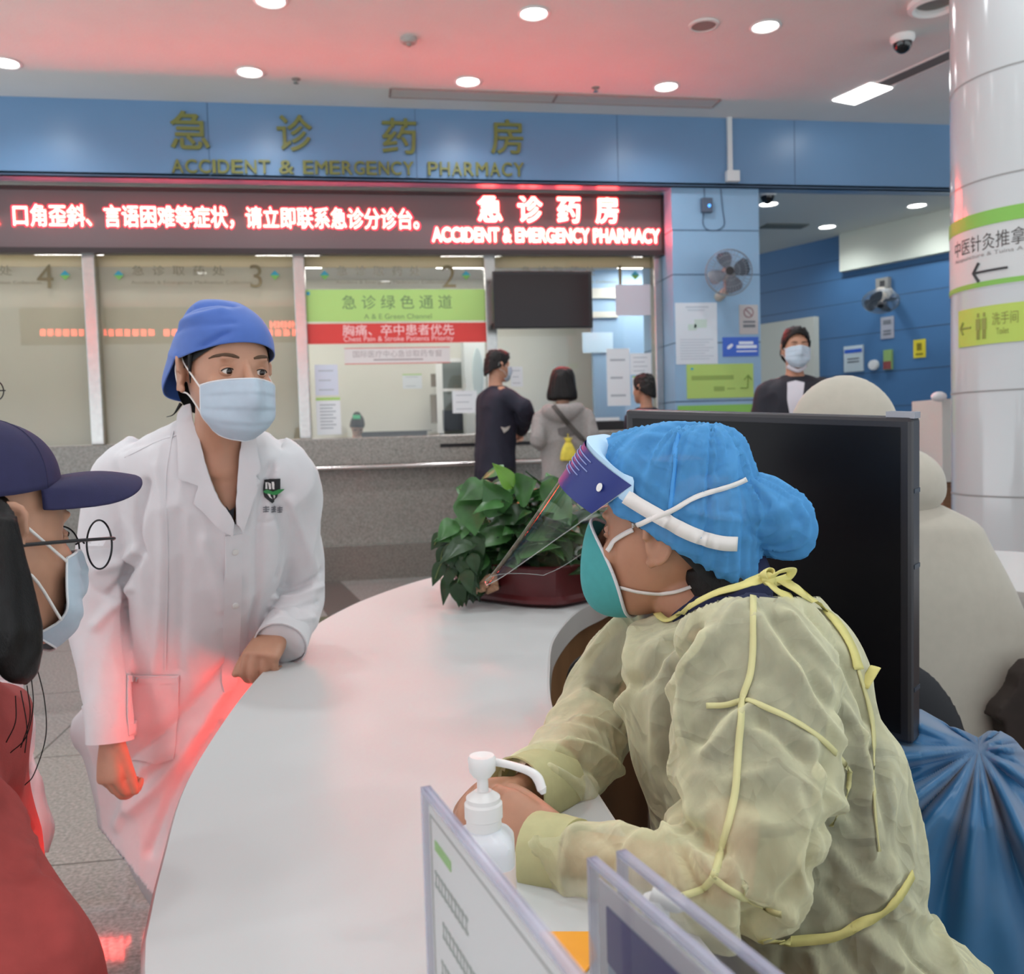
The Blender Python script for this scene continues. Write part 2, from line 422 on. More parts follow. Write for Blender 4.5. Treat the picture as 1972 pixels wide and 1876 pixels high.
for nm, mm, quad in (('floor_inlay', M_inlaydark, [(590, 1124), (652, 1117), (694, 1157), (632, 1188)]), ('floor_inlay', M_inlaygreen, [(588, 1192), (640, 1186), (662, 1196), (600, 1214)])):
    P = [onZ(x, y, .0005) for x, y in quad]
    struct(G().prism(P, (0, 0, .001)).obj(nm, mm, smooth=0))
ce = G().box((-9, -2.5, ZC), (12, YF, ZC+.1)); struct(ce.obj('ceiling', M_ceil, smooth=0))

# --- blue fascia over the pharmacy, with joints
fz = 3.425
fas = G().box((-8, YF, fz), (9, YF+.05, ZC+.1)).box((-8, YF, fz), (9, YF+.18, fz+.03))
fo = struct(fas.obj('wall_fascia', M_blue, smooth=0))
js = G()
for px in (402, 801, 1189, 1530):
    x = onY(px, 280, YF)[0]; js.box((x-.003, YF-.0015, fz), (x+.003, YF+.001, ZC))
js.box((-8, YF-.002, fz), (9, YF+.002, fz+.012))
js.obj('panel_joint', M_seam, fo, smooth=0)
struct(G().box((-8, YF+.18, fz+.02), (2.98, 9.4, fz+.10)).obj('ceiling_pharmacy_head', M_ceil, smooth=0))

# --- raised olive lettering on the fascia, every letter separately fixed
def fascia_letter(s, px0, px1, py0, py1, label, group, bold=0):
    a, b = onY(px0, py1, YF), onY(px1, py0, YF)
    c = (a+b)/2; c[1] = YF-.012
    g = letters(G(), s, c, (1, 0, 0), (0, 0, 1), width=b[0]-a[0], height=b[2]-a[2], bold=bold, depth=.022)
    return tag(g.obj('sign_letter', M_olive, smooth=0), label, 'sign letter', group)
for s, x0, x1, y0, y1, wd in (('急', 330, 402, 216, 288, 'first'), ('诊', 535, 600, 223, 292, 'second'), ('药', 737, 801, 230, 297, 'third'), ('房', 945, 1006, 232, 297, 'last')):
    fascia_letter(s, x0, x1, y0, y1, f'large olive Chinese character {s}, {wd} of the four on the blue fascia', 'large raised characters on the blue fascia', .012)
def fascia_line(words, py0, py1):
    for word, x0, x1, ordn in words:
        wts = [{'I': .24, 'M': 1.15, '&': 1.}.get(c, .95) for c in word]; tot = sum(wts)+.22*(len(word)-1); u = (x1-x0)/tot; x = x0
        for i, c in enumerate(word):
            wpx = wts[i]*u; k = word[:i].count(c)+1; rep = {1: 'first', 2: 'second', 3: 'third'}[k]
            sl = (x-330)*.010
            lab = f'small olive ampersand on the blue fascia before EMERGENCY' if c == '&' else f'small olive letter {c}, {rep} {c} in the word {word} on the blue fascia'
            fascia_letter(c, x, x+wpx, py0+sl, py1+sl, lab, 'raised English letters on the blue fascia', .015); x += wpx+.22*u
fascia_line([('ACCIDENT', 332, 520, 0), ('&', 538, 566, 0), ('EMERGENCY', 584, 796, 0), ('PHARMACY', 824, 1008, 0)], 308, 334)

# --- LED board
xl1 = onY(1283, 420, YL)[0]; zb, zt = 2.885, 3.415
led = thing('led_display_board', (0, YL, zb), 'long LED board with glowing red Chinese text over the pharmacy windows', 'led sign')
fr = G(); fr.box((-5, YL-.03, zb-.025), (xl1, YL+.06, zb+.02)).box((-5, YL-.03, zt-.03), (xl1, YL+.06, zt)).box((xl1-.05, YL-.03, zb), (xl1, YL+.06, zt))
fr.obj('frame', M_darkframe, led, smooth=0)
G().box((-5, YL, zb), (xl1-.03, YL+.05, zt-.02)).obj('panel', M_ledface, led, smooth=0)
def led_text(s, px0, px1, py0, py1, bold):
    a, b = onY(px0, py1, YL), onY(px1, py0, YL); wd, ht = b[0]-a[0], b[2]-a[2]; c = (a+b)/2
    h = letters(G(), s, (c[0], YL-.003, c[2]), (1, 0, 0), (0, 0, 1), width=wd*1.004+.02, height=ht+.026, bold=bold+.035, depth=.002).obj('lettering_halo', M_ledhalo, led, smooth=0)  # wider, dimmer red letters behind imitate the bloom round the LEDs
    letters(G(), s, (c[0], YL-.008, c[2]), (1, 0, 0), (0, 0, 1), width=wd, height=ht, bold=bold, depth=.003).obj('lettering', M_led, led, smooth=0)
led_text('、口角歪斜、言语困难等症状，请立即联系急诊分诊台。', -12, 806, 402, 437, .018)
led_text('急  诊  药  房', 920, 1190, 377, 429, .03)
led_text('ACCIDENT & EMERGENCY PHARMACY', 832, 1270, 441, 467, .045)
G().box((xl1+.0, YL-.06, 3.0), (xl1+.045, YL+.02, 3.33)).obj('end_bracket', M_grey, led, smooth=0)

# --- counter under the windows
ct = thing('granite_counter', (0, YF, 0), 'speckled grey granite pharmacy counter with a polished steel rail', 'counter')
xr = onY(1288, 860, YF)[0]
G().box((-6, YF, 1.0), (xr, 9.1, 1.243)).obj('countertop', M_granite, ct, smooth=0, bevel=.012)
G().box((-6, YF+.10, .30), (xr, 9.0, 1.0)).obj('front_panel', M_granite, ct, smooth=0)
G().box((-6, YF+.02, 0), (xr, 9.0, .30)).obj('plinth', mat('granite_plinth', '#77736c', .2, var=.3, vscale=90), ct, smooth=0)
G().tube([(-6, YF-.005, .985), (xr, YF-.005, .985)], .022, m=1).obj('steel_rail', M_steel, ct)
sl = G(); a = onY(848, 862, YF); sl.box((a[0], YF-.004, 1.135), (a[0]+1.3, YF+.01, 1.165)); sl.obj('slot_shadow', M_black, ct, smooth=0)  # document slot as a black strip, the recess shade put into its colour

# --- posts, windows
PX = [onY(180, 600, YG)[0], onY(580, 600, YG)[0], onY(943, 600, YG)[0], onY(1263, 600, YG)[0]]
PX = [PX[0]-1.72]+PX
for i, x in enumerate(PX):
    hw = .052 if i < 4 else .042
    struct(G().box((x-hw, YG-.09, 1.243), (x+hw, YG+.03, zb-.0)).obj(f'trim_{i+1}', M_steel, smooth=0, bevel=.01))
def small_text(g, s, c, ux, uz, width, height, bold=0.): letters(g, s, c, ux, uz, width, height, bold, .0015)
UX, UZ = A(1, 0, 0), A(0, 0, 1)
for i, num in enumerate((4, 3, 2, 1)):
    x0, x1 = PX[i]+.06, PX[i+1]-.05
    wn = struct(G().box((x0, YG, 1.243), (x1, YG+.012, zb)).obj(f'window_{num}', M_clear, smooth=0))
    ig = G(); ig.m = 0
    # translucent number and title printed on the pane
    L = x1-x0; zc_ = 2.715
    off = -.01
    small_text(ig, '急  诊  取  药  处', (x0+.17*L+.36*L/1.55, YG+off, zc_+.03), UX, UZ, .47*L, .085, .0)
    small_text(ig, 'Accident & Emergency Medication Collection', (x0+.47*L, YG+off, zc_-.075), UX, UZ, .62*L, .035, .0)
    ig.obj('title_print', mat('window_print', '#948a72', .6) if num > 2 else mat('window_print_pale', '#a09a88', .6), wn, smooth=0)
    ng = G(); letters(ng, str(num), (x0+.80*L, YG+off, zc_-.02), UX, UZ, None, .20, .0, .0015); ng.obj('number_print', mat('window_number', '#7d7050', .6), wn, smooth=0)
    for lx in (.10, .90):
        c = A(x0+lx*L, YG+off, zc_-.01); d = .042
        lg = G(); lg.m = 0; lg.add([c+(-d, 0, 0), c+(0, 0, -d), c+(d, 0, 0), c], [(0, 1, 2, 3)]); lg.m = 1; lg.add([c+(-d, -.0, 0), c, c+(d, 0, 0), c+(0, 0, d)], [(0, 1, 2, 3)])
        lg.obj('diamond_mark', [M_leafgreen, M_teal], wn, smooth=0)
    if num > 2:
        b = thing('roller_blind', (x0, YG+.05, 1.25), f'cream roller blind drawn down behind pharmacy window {num}', 'blind', 'drawn roller blinds in the pharmacy windows')
        G().box((x0-.05, YG+.05, 1.25), (x1+.04, YG+.056, zb-.09)).obj('fabric', M_frost, b, smooth=0)
        G().box((x0-.05, YG+.04, zb-.10), (x1+.04, YG+.07, zb)).obj('head_rail', M_tan, b, smooth=0)
    else:
        b = tag(G().box((x0-.05, YG+.04, zb-.10), (x1+.04, YG+.07, zb)).obj('blind_head_rail', M_tan, smooth=0), f'tan head rail of the raised blind in pharmacy window {num}', 'blind rail', 'head rails of raised blinds')

# --- the dispensary seen through windows 2 and 1
struct(G().box((-4, 10.6, 0), (onY(1464, 600, YP_)[0]-.05, 10.7, 3.5)).obj('wall_dispensary', M_cream, smooth=0))
struct(G().box((-4, 9.4, 3.05), (onY(1464, 600, YP_)[0]-.05, 10.6, 3.15)).obj('ceiling_dispensary', M_ceil, smooth=0))
for k, x in enumerate((-2.6, -.6, 1.2, 3.2)):  # unseen light panels, added to brighten the dark interior and the blinds
    t = thing('fill_panel', (x, 9.5, 3.05), f'unseen ceiling panel added to light the dispensary, {("first", "second", "third", "last")[k]} from the drawn blinds end', 'ceiling light', 'added dispensary ceiling panels')
    G().box((x-.3, 9.2, 3.03), (x+.3, 9.8, 3.05)).obj('diffuser', mat('dispensary_fill', '#ffffff', .5, emit=15., ecol=(1, .98, .93)), t, smooth=0)
    G().box((x-.33, 9.17, 3.04), (x+.33, 9.83, 3.055)).obj('frame', M_white, t, smooth=0)
xm = onY(1143, 700, 10.0)[0]
struct(G().box((xm, 10.0, 0), (onY(1464, 600, YP_)[0]-.05, 10.08, 3.05)).obj('wall_dispensary_blue', mat('pale_blue_panel', '#9dbdd6', .5), smooth=0))
g = G()
for px0, px1, py0, py1 in ((1060, 1262, 555, 575), (1140, 1190, 600, 612), (1060, 1262, 494, 510)):
    a, b = onY(px0, py1, 9.98), onY(px1, py0, 9.98); g.box((a[0], 9.97, a[2]), (b[0], 9.99, b[2]))
struct(g.obj('trim_6', M_cream, smooth=0))
a, b = onY(800, 850, 10.3), onY(850, 690, 10.3)
# tall cabinet column, round window and shelving beside it
sh = thing('medicine_shelf', (onY(870, 800, 10.2)[0], 10.2, 1.2), 'open medicine shelf with white frame and shade-coloured back behind window 2', 'shelf')
def yb(px0, px1, py0, py1, Y, d=.02):
    a, b = onY(px0, py1, Y), onY(px1, py0, Y); return (a[0], Y-d, a[2]), (b[0], Y, b[2])
_q = yb(846, 893, 690, 832, 10.3); G().box((_q[0][0], _q[0][1], 0), _q[1]).obj('back_panel', mat('shelf_shadow', '#6e7570', .6), sh, smooth=0)  # back panel greyed to stand in for the shade inside the shelf
G().box(*yb(843, 851, 700, 835, 10.2)).box(*yb(851, 893, 748, 754, 10.2)).box(*yb(851, 893, 690, 698, 10.2)).obj('frame', M_white, sh, smooth=0)
G().box(*yb(853, 890, 790, 830, 10.2)).obj('bin', mat('dark_slate', '#3d4550', .6), sh, smooth=0)
G().box(*yb(830, 842, 720, 745, 10.25)).box(*yb(830, 842, 760, 815, 10.25)).obj('carton', mat('carton', '#8a7f70', .7), sh, smooth=0)
cp = thing('white_cabinet', (onY(915, 800, 10.1)[0], 10.1, 1.2), 'white cabinet with a pale oval window behind pharmacy window 2', 'cabinet')
_q = yb(893, 935, 655, 838, 10.1, .3); G().box((_q[0][0], _q[0][1], 0), _q[1]).obj('body', mat('cabinet_white', '#eef4f2', .3), cp, smooth=0)
c = onY(920, 720, 9.79); G().ball(c, .06, .01, .28).obj('oval_window', mat('oval_pale', '#c3d3d4', .2), cp)
_q = yb(686, 828, 829, 834, 10.3, .3)
lp = tag(G().box(*_q).box((_q[0][0]+.05, _q[0][1]+.05, 0), (_q[1][0]-.05, _q[1][1], _q[0][2])).obj('back_counter', M_black, smooth=0), 'black edged work surface behind pharmacy window 2', 'worktop')

def board(name, px0, px1, py0, py1, Y, m, label, cat, group=None, th=.006, slope=0.):
    """flat notice on a plane facing the hall; returns root and its corner frame"""
    a, b = onY(px0, py1, Y), onY(px1, py0, Y)
    root = thing(name, (a[0], Y, a[2]), label, cat, group)
    G().box((a[0], Y-th, a[2]), (b[0], Y, b[2])).obj('panel', m, root, smooth=0)
    return root, a[0], b[0], a[2], b[2], Y-th
def bars(root, x0, x1, z0, z1, Y, rows, m, nm='print_lines'):
    g = G()
    for fx0, fx1, fz, h in rows:
        g.box((x0+fx0*(x1-x0), Y-.001, z0+(fz-h/2)*(z1-z0)), (x0+fx1*(x1-x0), Y+.0005, z0+(fz+h/2)*(z1-z0)))
    return g.obj(nm, m, root, smooth=0)

# hanging signs in window 2
r, x0, x1, z0, z1, yy = board('hanging_sign', 588, 938, 557, 620, YG-.03, M_green, 'green sign in window 2 reading emergency green channel in Chinese', 'sign')
g = letters(G(), '急 诊 绿 色 通 道', (x0+.50*(x1-x0), yy, z0+.60*(z1-z0)), UX, UZ, .60*(x1-x0), .125, .004); g2 = letters(G(), 'A & E Green Channel', (x0+.50*(x1-x0), yy, z0+.15*(z1-z0)), UX, UZ, .37*(x1-x0), .045); g2.obj('small_lettering', mat('sign_text_grey', '#6f8a5c', .6), r, smooth=0)
g.obj('lettering', mat('sign_text_grey', '#6f8a5c', .6), r, smooth=0)
G().box((x0+.02, yy-.001, z1-.05), (x0+.05, yy, z1-.02)).obj('logo', M_teal, r, smooth=0)
r, x0, x1, z0, z1, yy = board('hanging_sign', 593, 938, 621, 663, YG-.035, M_red, 'red sign in window 2 giving chest pain and stroke patients priority', 'sign')
g = letters(G(), '胸痛、卒中患者优先', (x0+.5*(x1-x0), yy, z0+.66*(z1-z0)), UX, UZ, .62*(x1-x0), .10, .008); letters(G(), 'Chest Pain & Stroke Patients Priority', (x0+.5*(x1-x0), yy, z0+.19*(z1-z0)), UX, UZ, .61*(x1-x0), .06).obj('small_lettering', mat('sign_text_pink', '#efc6c6', .6), r, smooth=0)
g.obj('lettering', mat('sign_text_pink', '#efc6c6', .6), r, smooth=0)
r, x0, x1, z0, z1, yy = board('hanging_sign', 664, 866, 668, 702, YG-.05, mat('sign_offwhite', '#d8d2d0', .5), 'off-white sign with thin red edges hanging under the red sign', 'sign')
g = letters(G(), '国际医疗中心急诊取药专窗', (x0+.5*(x1-x0), yy, z0+.62*(z1-z0)), UX, UZ, .84*(x1-x0), .062)
bars(r, x0, x1, z0, z1, yy, [(.27, .74, .25, .1)], mat('sign_text_mauve', '#a9a0a0', .6)); g.obj('lettering', mat('sign_text_mauve', '#a9a0a0', .6), r, smooth=0)
bars(r, x0, x1, z0, z1, yy, [(0, 1, .02, .04), (0, 1, .98, .04)], M_red, 'edge_strip')

def leaflet(px0, px1, py0, py1, label, Y=YG-.02, m=None, top=None, dark=False, rows=5, name='notice', group='notices on the pharmacy glass'):
    r, x0, x1, z0, z1, yy = board(name, px0, px1, py0, py1, Y, m or M_paper, label, 'notice', group, th=.002)
    rr = [(.15, .8-.12*(k % 2), .8-.62*k/max(1, rows-1), .035) for k in range(rows)]
    bars(r, x0, x1, z0, z1, yy, rr, M_inkdark if dark else mat('pale_print', '#a9b0b6', .7))
    if top is not None: bars(r, x0, x1, z0, z1, yy, [(0, 1, .96, .08)], top, 'header_band')
    return r
leaflet(608, 650, 702, 762, 'pale lilac notice taped to the glass of window 2', rows=3, m=mat('paper_lilac', '#cfd4e2', .7))
leaflet(611, 655, 765, 838, 'white notice with green header standing at the foot of window 2', top=M_green, rows=8)
leaflet(776, 812, 720, 749, 'small white card with green bands on the dispensary wall', Y=10.595, top=M_green, rows=2)
leaflet(872, 918, 752, 796, 'creased white notice behind the man in the navy jacket', rows=3)
leaflet(984, 1006, 706, 745, 'small white slip on the glass in front of the man in navy', rows=3)
leaflet(1186, 1252, 548, 608, 'blank pale grey sheet high on window 1', m=mat('paper_grey', '#c9c6cf', .7), rows=0)
leaflet(1122, 1180, 640, 680, 'bright blue-white paper in the dispensary behind window 1', Y=9.985, m=mat('paper_bluewhite', '#d5edfb', .7), rows=0)
leaflet(1170, 1212, 671, 782, 'tall white notice hanging on window 1', rows=3)
leaflet(1214, 1254, 680, 722, 'white notice beside the tall one on window 1', rows=4, top=None)
leaflet(1218, 1254, 724, 760, 'low white notice with green header on window 1', rows=4, top=M_green)

# television in front of window 1
tv = thing('wall_television', (onY(1045, 580, YG-.3)[0], YG-.3, 2.1), 'black switched-off television mounted in front of window 1', 'television')
TY = YG-.28
G().box(*yb(950, 1137, 524, 634, TY, .05)).obj('casing', M_black, tv, smooth=0, bevel=.006)
a, b = onY(955, 630, TY-.051), onY(1133, 528, TY-.051); G().box((a[0], TY-.053, a[2]), (b[0], TY-.051, b[2])).obj('screen', mat('dark_screen', '#221a1b', .16), tv, smooth=0)
G().box(*yb(946, 958, 545, 625, YG-.10, .14)).obj('wall_bracket', M_black, tv, smooth=0)

# stuff on the counter top behind the glass
bx = thing('paper_tray', (onY(1165, 800, YG-.15)[0], YG-.15, 1.243), 'dark tray holding white papers on the counter under window 1', 'tray')
a = onY(1125, 815, YG-.2); b = onY(1195, 800, YG-.2)
G().box((a[0], YG-.32, 1.243), (b[0], YG-.12, 1.33)).obj('tray', M_black, bx, smooth=0, bevel=.01)
G().box((a[0]+.03, YG-.30, 1.33), (b[0]-.04, YG-.14, 1.36)).obj('paper_sheets', M_paper, bx, smooth=0)

# --- blue pillar and opening to the corridor
YP = 8.02
xa, xb = onY(1297, 600, YP)[0], onY(1464, 600, YP)[0]
bp = struct(G().box((xa, YP, 0), (xb, 8.9, fz+.02)).obj('wall_pillar', M_bluepost, smooth=0))
struct(G().box((xb-.05, 8.9, 0), (xb, 10.7, 3.5)).obj('wall_dispensary_end', M_bluedeep, smooth=0))
g = G()
for py in (444, 529, 660, 772):
    z = onY(1380, py, YP)[2]; g.box((xa-.001, YP-.0015, z-.005), (xb+.001, YP+.001, z+.005)); g.box((xa-.0015, YP, z-.005), (xa+.001, 8.9, z+.005))
g.obj('panel_joint', M_seam, bp, smooth=0)
g = G().box((onY(1272, 600, 8.38)[0], 8.34, 1.243), (xa, 8.44, 3.42)); struct(g.obj('trim_7', mat('mauve_frame', '#6d6470', .4), smooth=0))

# corridor beyond: low ceiling, slanting blue wall with soffit
ZK = 3.47
K0, K1, K2 = onZ(1464, 489, ZK), onZ(1625, 451, ZK), onZ(1830, 405, ZK)
kd = unit((K2-K0)*A(1, 1, 0)); kn = A(-kd[1], kd[0], 0)
if kn @ (CO-K0) < 0: kn = -kn
struct(G().box((xb-2, YP+.2, ZK), (12, 18, ZK+.1)).obj('ceiling_corridor', mat('corridor_ceiling', '#d3d6cf', .8), smooth=0))
def kpt(x, y, off=0.):
    d = ray(x, y); t = ((K0+kn*off-CO) @ kn)/(d @ kn); return CO+d*t
g = G(); P = K0-kd*6; Q = K2+kd*6
g.prism([(P[0], P[1], 0), (Q[0], Q[1], 0), (Q[0], Q[1], ZK), (P[0], P[1], ZK)], -kn*.1)
kw = struct(g.obj('wall_corridor', M_bluedeep, smooth=0))
g = G()
for y in (512, 548, 595, 657, 728, 790):
    c = kpt(1560, y); a_, b_ = P*A(1, 1, 0)+A(0, 0, c[2]), Q*A(1, 1, 0)+A(0, 0, c[2])
    g.prism([a_-A(0, 0, .005), b_-A(0, 0, .005), b_+A(0, 0, .005), a_+A(0, 0, .005)], kn*.002)
g.obj('panel_joint', M_seam, kw, smooth=0)
# soffit
so = .5
d0 = ray(1630, 455); S0 = onZ(1626, 452, ZK); S1 = onZ(1626, 452, ZK)+kd*7
zs = None
for zz in np.linspace(ZK, 2.2, 200):
    if proj(A(S0[0], S0[1], zz))[1] > 524: zs = zz; break
struct(G().prism([(S0[0], S0[1], zs), (S1[0], S1[1], zs), (S1[0], S1[1], ZK), (S0[0], S0[1], ZK)], kn*.10).obj('ceiling_soffit', mat('soffit_paint', '#cfd3c6', .7), smooth=0))
def kboard(name, quadpx, off, th, m, label, cat, group=None):
    x0, x1, y0, y1 = quadpx
    a = kpt(x0, (y0+y1)/2, off); b = kpt(x1, (y0+y1)/2, off); zt_ = kpt((x0+x1)/2, y0, off)[2]; zb_ = kpt((x0+x1)/2, y1, off)[2]
    root = thing(name, (a[0], a[1], zb_), label, cat, group)
    G().prism([(a[0], a[1], zb_), (b[0], b[1], zb_), (b[0], b[1], zt_), (a[0], a[1], zt_)], kn*th).obj('panel', m, root, smooth=0)
    return root, a, b, zb_, zt_
def kbars(root, a, b, z0, z1, off, rows, m, nm='print_lines'):
    g = G()
    for f0, f1, fz_, h in rows:
        p, q = a+(b-a)*f0, a+(b-a)*f1; zl, zh = z0+(fz_-h/2)*(z1-z0), z0+(fz_+h/2)*(z1-z0)
        g.prism([(p[0], p[1], zl), (q[0], q[1], zl), (q[0], q[1], zh), (p[0], p[1], zh)], kn*.002)
    o = g.obj(nm, m, root, smooth=0); o.location = o.location+Vector(kn*off); return o
kboard('white_board', (1468, 1578, 618, 800), .012, .09, mat('board_cream', '#cfd0c4', .5), 'large cream board leaning on the corridor wall behind the man in a suit', 'board')
r = kboard('notice', (1697, 1722, 610, 652), 0, .01, mat('paper_dim', '#a2a4ae', .6), 'grey framed notice below the tilted corridor fan', 'notice', 'notices on the corridor wall'); kbars(*r, .012, [(.2, .8, .75, .2), (.2, .8, .35, .08), (.2, .8, .2, .08)], M_ink)
r = kboard('notice', (1760, 1783, 654, 689), 0, .01, M_yellow, 'yellow warning notice on the blue corridor wall', 'notice', 'notices on the corridor wall'); kbars(*r, .012, [(.3, .7, .6, .4), (.2, .8, .2, .1)], mat('olive_print', '#8a7f20', .6))
r = kboard('notice', (1627, 1664, 666, 716), 0, .02, mat('paper_pale', '#c4d2d6', .6), 'white notice with blue header above the chair headrest', 'notice', 'notices on the corridor wall'); kbars(*r, .022, [(.05, .95, .8, .14)], M_bluesign, 'header_band'); kbars(*r, .022, [(.2, .8, .5, .05), (.2, .8, .38, .05)], M_ink)
r = kboard('fire_alarm_station', (1705, 1720, 674, 712), 0, .04, mat('alarm_green', '#8fb06a', .5), 'small green and red alarm station on the corridor wall', 'alarm'); kbars(*r, .042, [(0, 1, .22, .4)], mat('alarm_red', '#8f4a48', .5), 'red_button')
c = kpt(1684, 703, 0); tag(G().lathe((0, 0, 0), [(0, 0), (.06, 0), (.055, .04), (0, .045)], M=np.stack([kd, A(0, 0, 1), kn], 1)).obj('wall_button', M_white), 'round white button plate on the corridor wall', 'button').location = c
g = G(); a_, b_ = kpt(1700, 840), kpt(1815, 840); z0_, z1_ = kpt(1795, 900)[2], kpt(1795, 822)[2]
struct(g.prism([(a_[0], a_[1], .1), (b_[0]+kd[0], b_[1]+kd[1], .1), (b_[0]+kd[0], b_[1]+kd[1], z1_), (a_[0], a_[1], z1_)], kn*.04).obj('baseboard_corridor', mat('wood_wainscot', '#8a6f4c', .5, var=.1, vscale=12), smooth=0))
struct(G().prism([(a_[0], a_[1], z1_), (b_[0]+kd[0], b_[1]+kd[1], z1_), (b_[0]+kd[0], b_[1]+kd[1], z1_+.05), (a_[0], a_[1], z1_+.05)], kn*.05).obj('trim_8', M_cream, smooth=0))

# ------------------------------------------------------------------ ceiling fittings
def downlight(c, label, group, power=50):
    r = thing('downlight', c, label, 'ceiling light', group)
    o = G().lathe((0, 0, 0), [(.105, 0), (.112, -.006), (.095, -.012), (.085, -.004), (.085, .002)], caps=False).obj('trim_ring', M_white); o.parent = r
    d = G().lathe((0, 0, 0), [(0.001, -.005), (.086, -.005), (.086, -.002), (.001, -.002)]).obj('lens', M_glow); d.parent = r
    ld = bpy.data.lights.new('downlight_lamp', 'SPOT'); ld.energy = power; ld.spot_size = math.radians(150); ld.spot_blend = .9; ld.shadow_soft_size = .085; ld.color = (.92, .97, 1)
    l = bpy.data.objects.new('downlight_lamp', ld); COL.objects.link(l); l.parent = r; l.location = (0, 0, -.03)
    return r
NEAR = ('near row', 'far row by the fascia')
for px, py, lab in ((521, 0, 'recessed round downlight cut by the top edge of the photo, above the doctor'), (1028, 25, 'round downlight between the smoke detector and ceiling speaker'), (1474, 50, 'round downlight between the ceiling speaker and dome camera'),
                    (10, 120, 'downlight at the left end of the row beside the fascia'), (481, 138, 'downlight in the row beside the fascia, above the character 诊'), (901, 156, 'downlight beside the fascia over the long air vent'), (1283, 166, 'downlight beside the fascia near the right end of the air vent')):
    c = onZ(px, py, ZC); downlight(c, lab, 'round ceiling downlights in the hall')
for k, (x, y) in enumerate(((-2.2, 3.6), (-.6, 4.6), (1.2, 4.6), (-.7, 2.3), (1.3, 2.3), (3.0, 3.4), (-2.4, 1.2), (.6, .4), (2.6, .8))):  # unseen downlights, added to light the desk and people from above
    downlight((x, y, ZC), f'unseen downlight added overhead to light the reception desk, {("first","second","third","fourth","fifth","sixth","seventh","eighth","ninth")[k]} of nine', 'added unseen downlights over the desk')
for px, py, lab in ((1480, 392, 'downlight by the dome camera in the corridor ceiling'), (1766, 395, 'downlight over the pale soffit near the white column'), (1593, 436, 'downlight deepest in the corridor ceiling')):
    downlight(onZ(px, py, ZK), lab, 'corridor downlights', 40)

def put(o, c, M=None):
    m4 = np.eye(4)
    if M is not None: m4[:3, :3] = M
    m4[:3, 3] = c; o.matrix_world = Matrix(m4.tolist()); return o
c = onZ(787, 74, ZC); t = thing('smoke_detector', c, 'small pale smoke detector on the pink-lit ceiling', 'smoke detector')
G().lathe(c, [(.06, 0), (.06, -.02), (.045, -.035), (.0, -.04)]).obj('housing', mat('detector_grey', '#a8a19c', .6), t); G().lathe(c, [(.018, -.038), (.015, -.055), (0, -.058)]).obj('sensor', M_grey, t)
c = onZ(1355, 48, ZC); t = thing('ceiling_speaker', c, 'flat round grey ceiling speaker grille', 'speaker')
G().lathe(c, [(.085, 0), (.085, -.006), (0, -.008)]).obj('grille', mat('speaker_grille', '#8b827c', .7), t); G().lathe(c, [(.105, 0), (.105, -.008), (.086, -.012), (.086, 0)], caps=False).obj('rim', M_ceil, t)
for px, py, lab in ((570, 152, 'small sprinkler head above the letters of the fascia'), (1147, 169, 'small sprinkler head between two downlights above the vent')):
    c = onZ(px, py, ZC); t = thing('sprinkler', c, lab, 'sprinkler', 'sprinkler heads'); G().lathe(c, [(.035, 0), (.03, -.006), (.01, -.01), (.01, -.03), (.0, -.032)]).obj('body', M_grey, t); G().lathe(c, [(.02, -.03), (.02, -.033), (0, -.034)]).obj('deflector', M_steel, t)
def dome_cam(c, label, s=1.):
    t = thing('dome_camera', c, label, 'security camera', 'dome cameras')
    G().lathe(c, [(.085*s, 0), (.085*s, -.03*s), (.07*s, -.05*s), (.066*s, -.05*s)]).obj('housing', M_white, t)
    G().lathe(c, [(.066*s, -.045*s), (.062*s, -.075*s), (.045*s, -.105*s), (.02*s, -.12*s), (0, -.122*s)]).obj('dome', mat('smoked_dome', '#101216', .1), t)
dome_cam(onZ(1738, 70, ZC), 'white dome camera with black dome below the hall ceiling')
dome_cam(onZ(1478, 368, ZK), 'dome camera at the corridor opening beside the blue pillar')
c = onZ(1800, 4, ZC); t = thing('ceiling_ring', c, 'round white ceiling fitting cut by the top edge beside the column', 'ceiling fitting')
G().lathe(c, [(.17, 0), (.17, -.03), (.14, -.045), (.12, -.03), (.12, 0)], caps=False).obj('rim', M_white, t); G().lathe(c, [(.12, -.002), (.0, -.004)]).obj('grille', M_grey, t)
# linear slot with a lit end
L0, L1, L2 = onZ(1660, 180, ZC), onZ(1768, 135, ZC), onZ(1840, 100, ZC); ld_ = unit(L2-L0); ls = A(-ld_[1], ld_[0], 0)
t = thing('linear_ceiling_light', L0, 'bright linear light panel at the end of the grey ceiling slot', 'ceiling light')
e0, e1 = L0-ld_*.20, L0+ld_*.20
G().prism([e0-ls*.13, e1-ls*.13, e1+ls*.13, e0+ls*.13], (0, 0, -.012)).obj('diffuser', mat('panel_glow', '#ffffff', .5, emit=7., ecol=(1, 1, 1)), t, smooth=0)
G().prism([e0-ls*.15, e1-ls*.15, e1+ls*.15, e0+ls*.15], (0, 0, -.004)).obj('frame', M_white, t, smooth=0)
e0, e1 = L0+ld_*.22, L0+ld_*3.0
t = thing('ceiling_slot', e0, 'long grey slot diffuser running toward the white column', 'air vent')
G().prism([e0-ls*.075, e1-ls*.075, e1+ls*.075, e0+ls*.075], (0, 0, -.006)).obj('grille', mat('slot_grey', '#6f6a66', .7), t, smooth=0)
G().prism([e0-ls*.09, e1-ls*.09, e1-ls*.075, e0-ls*.075], (0, 0, -.01)).prism([e0+ls*.075, e1+ls*.075, e1+ls*.09, e0+ls*.09], (0, 0, -.01)).obj('frame', M_ceil, t, smooth=0)
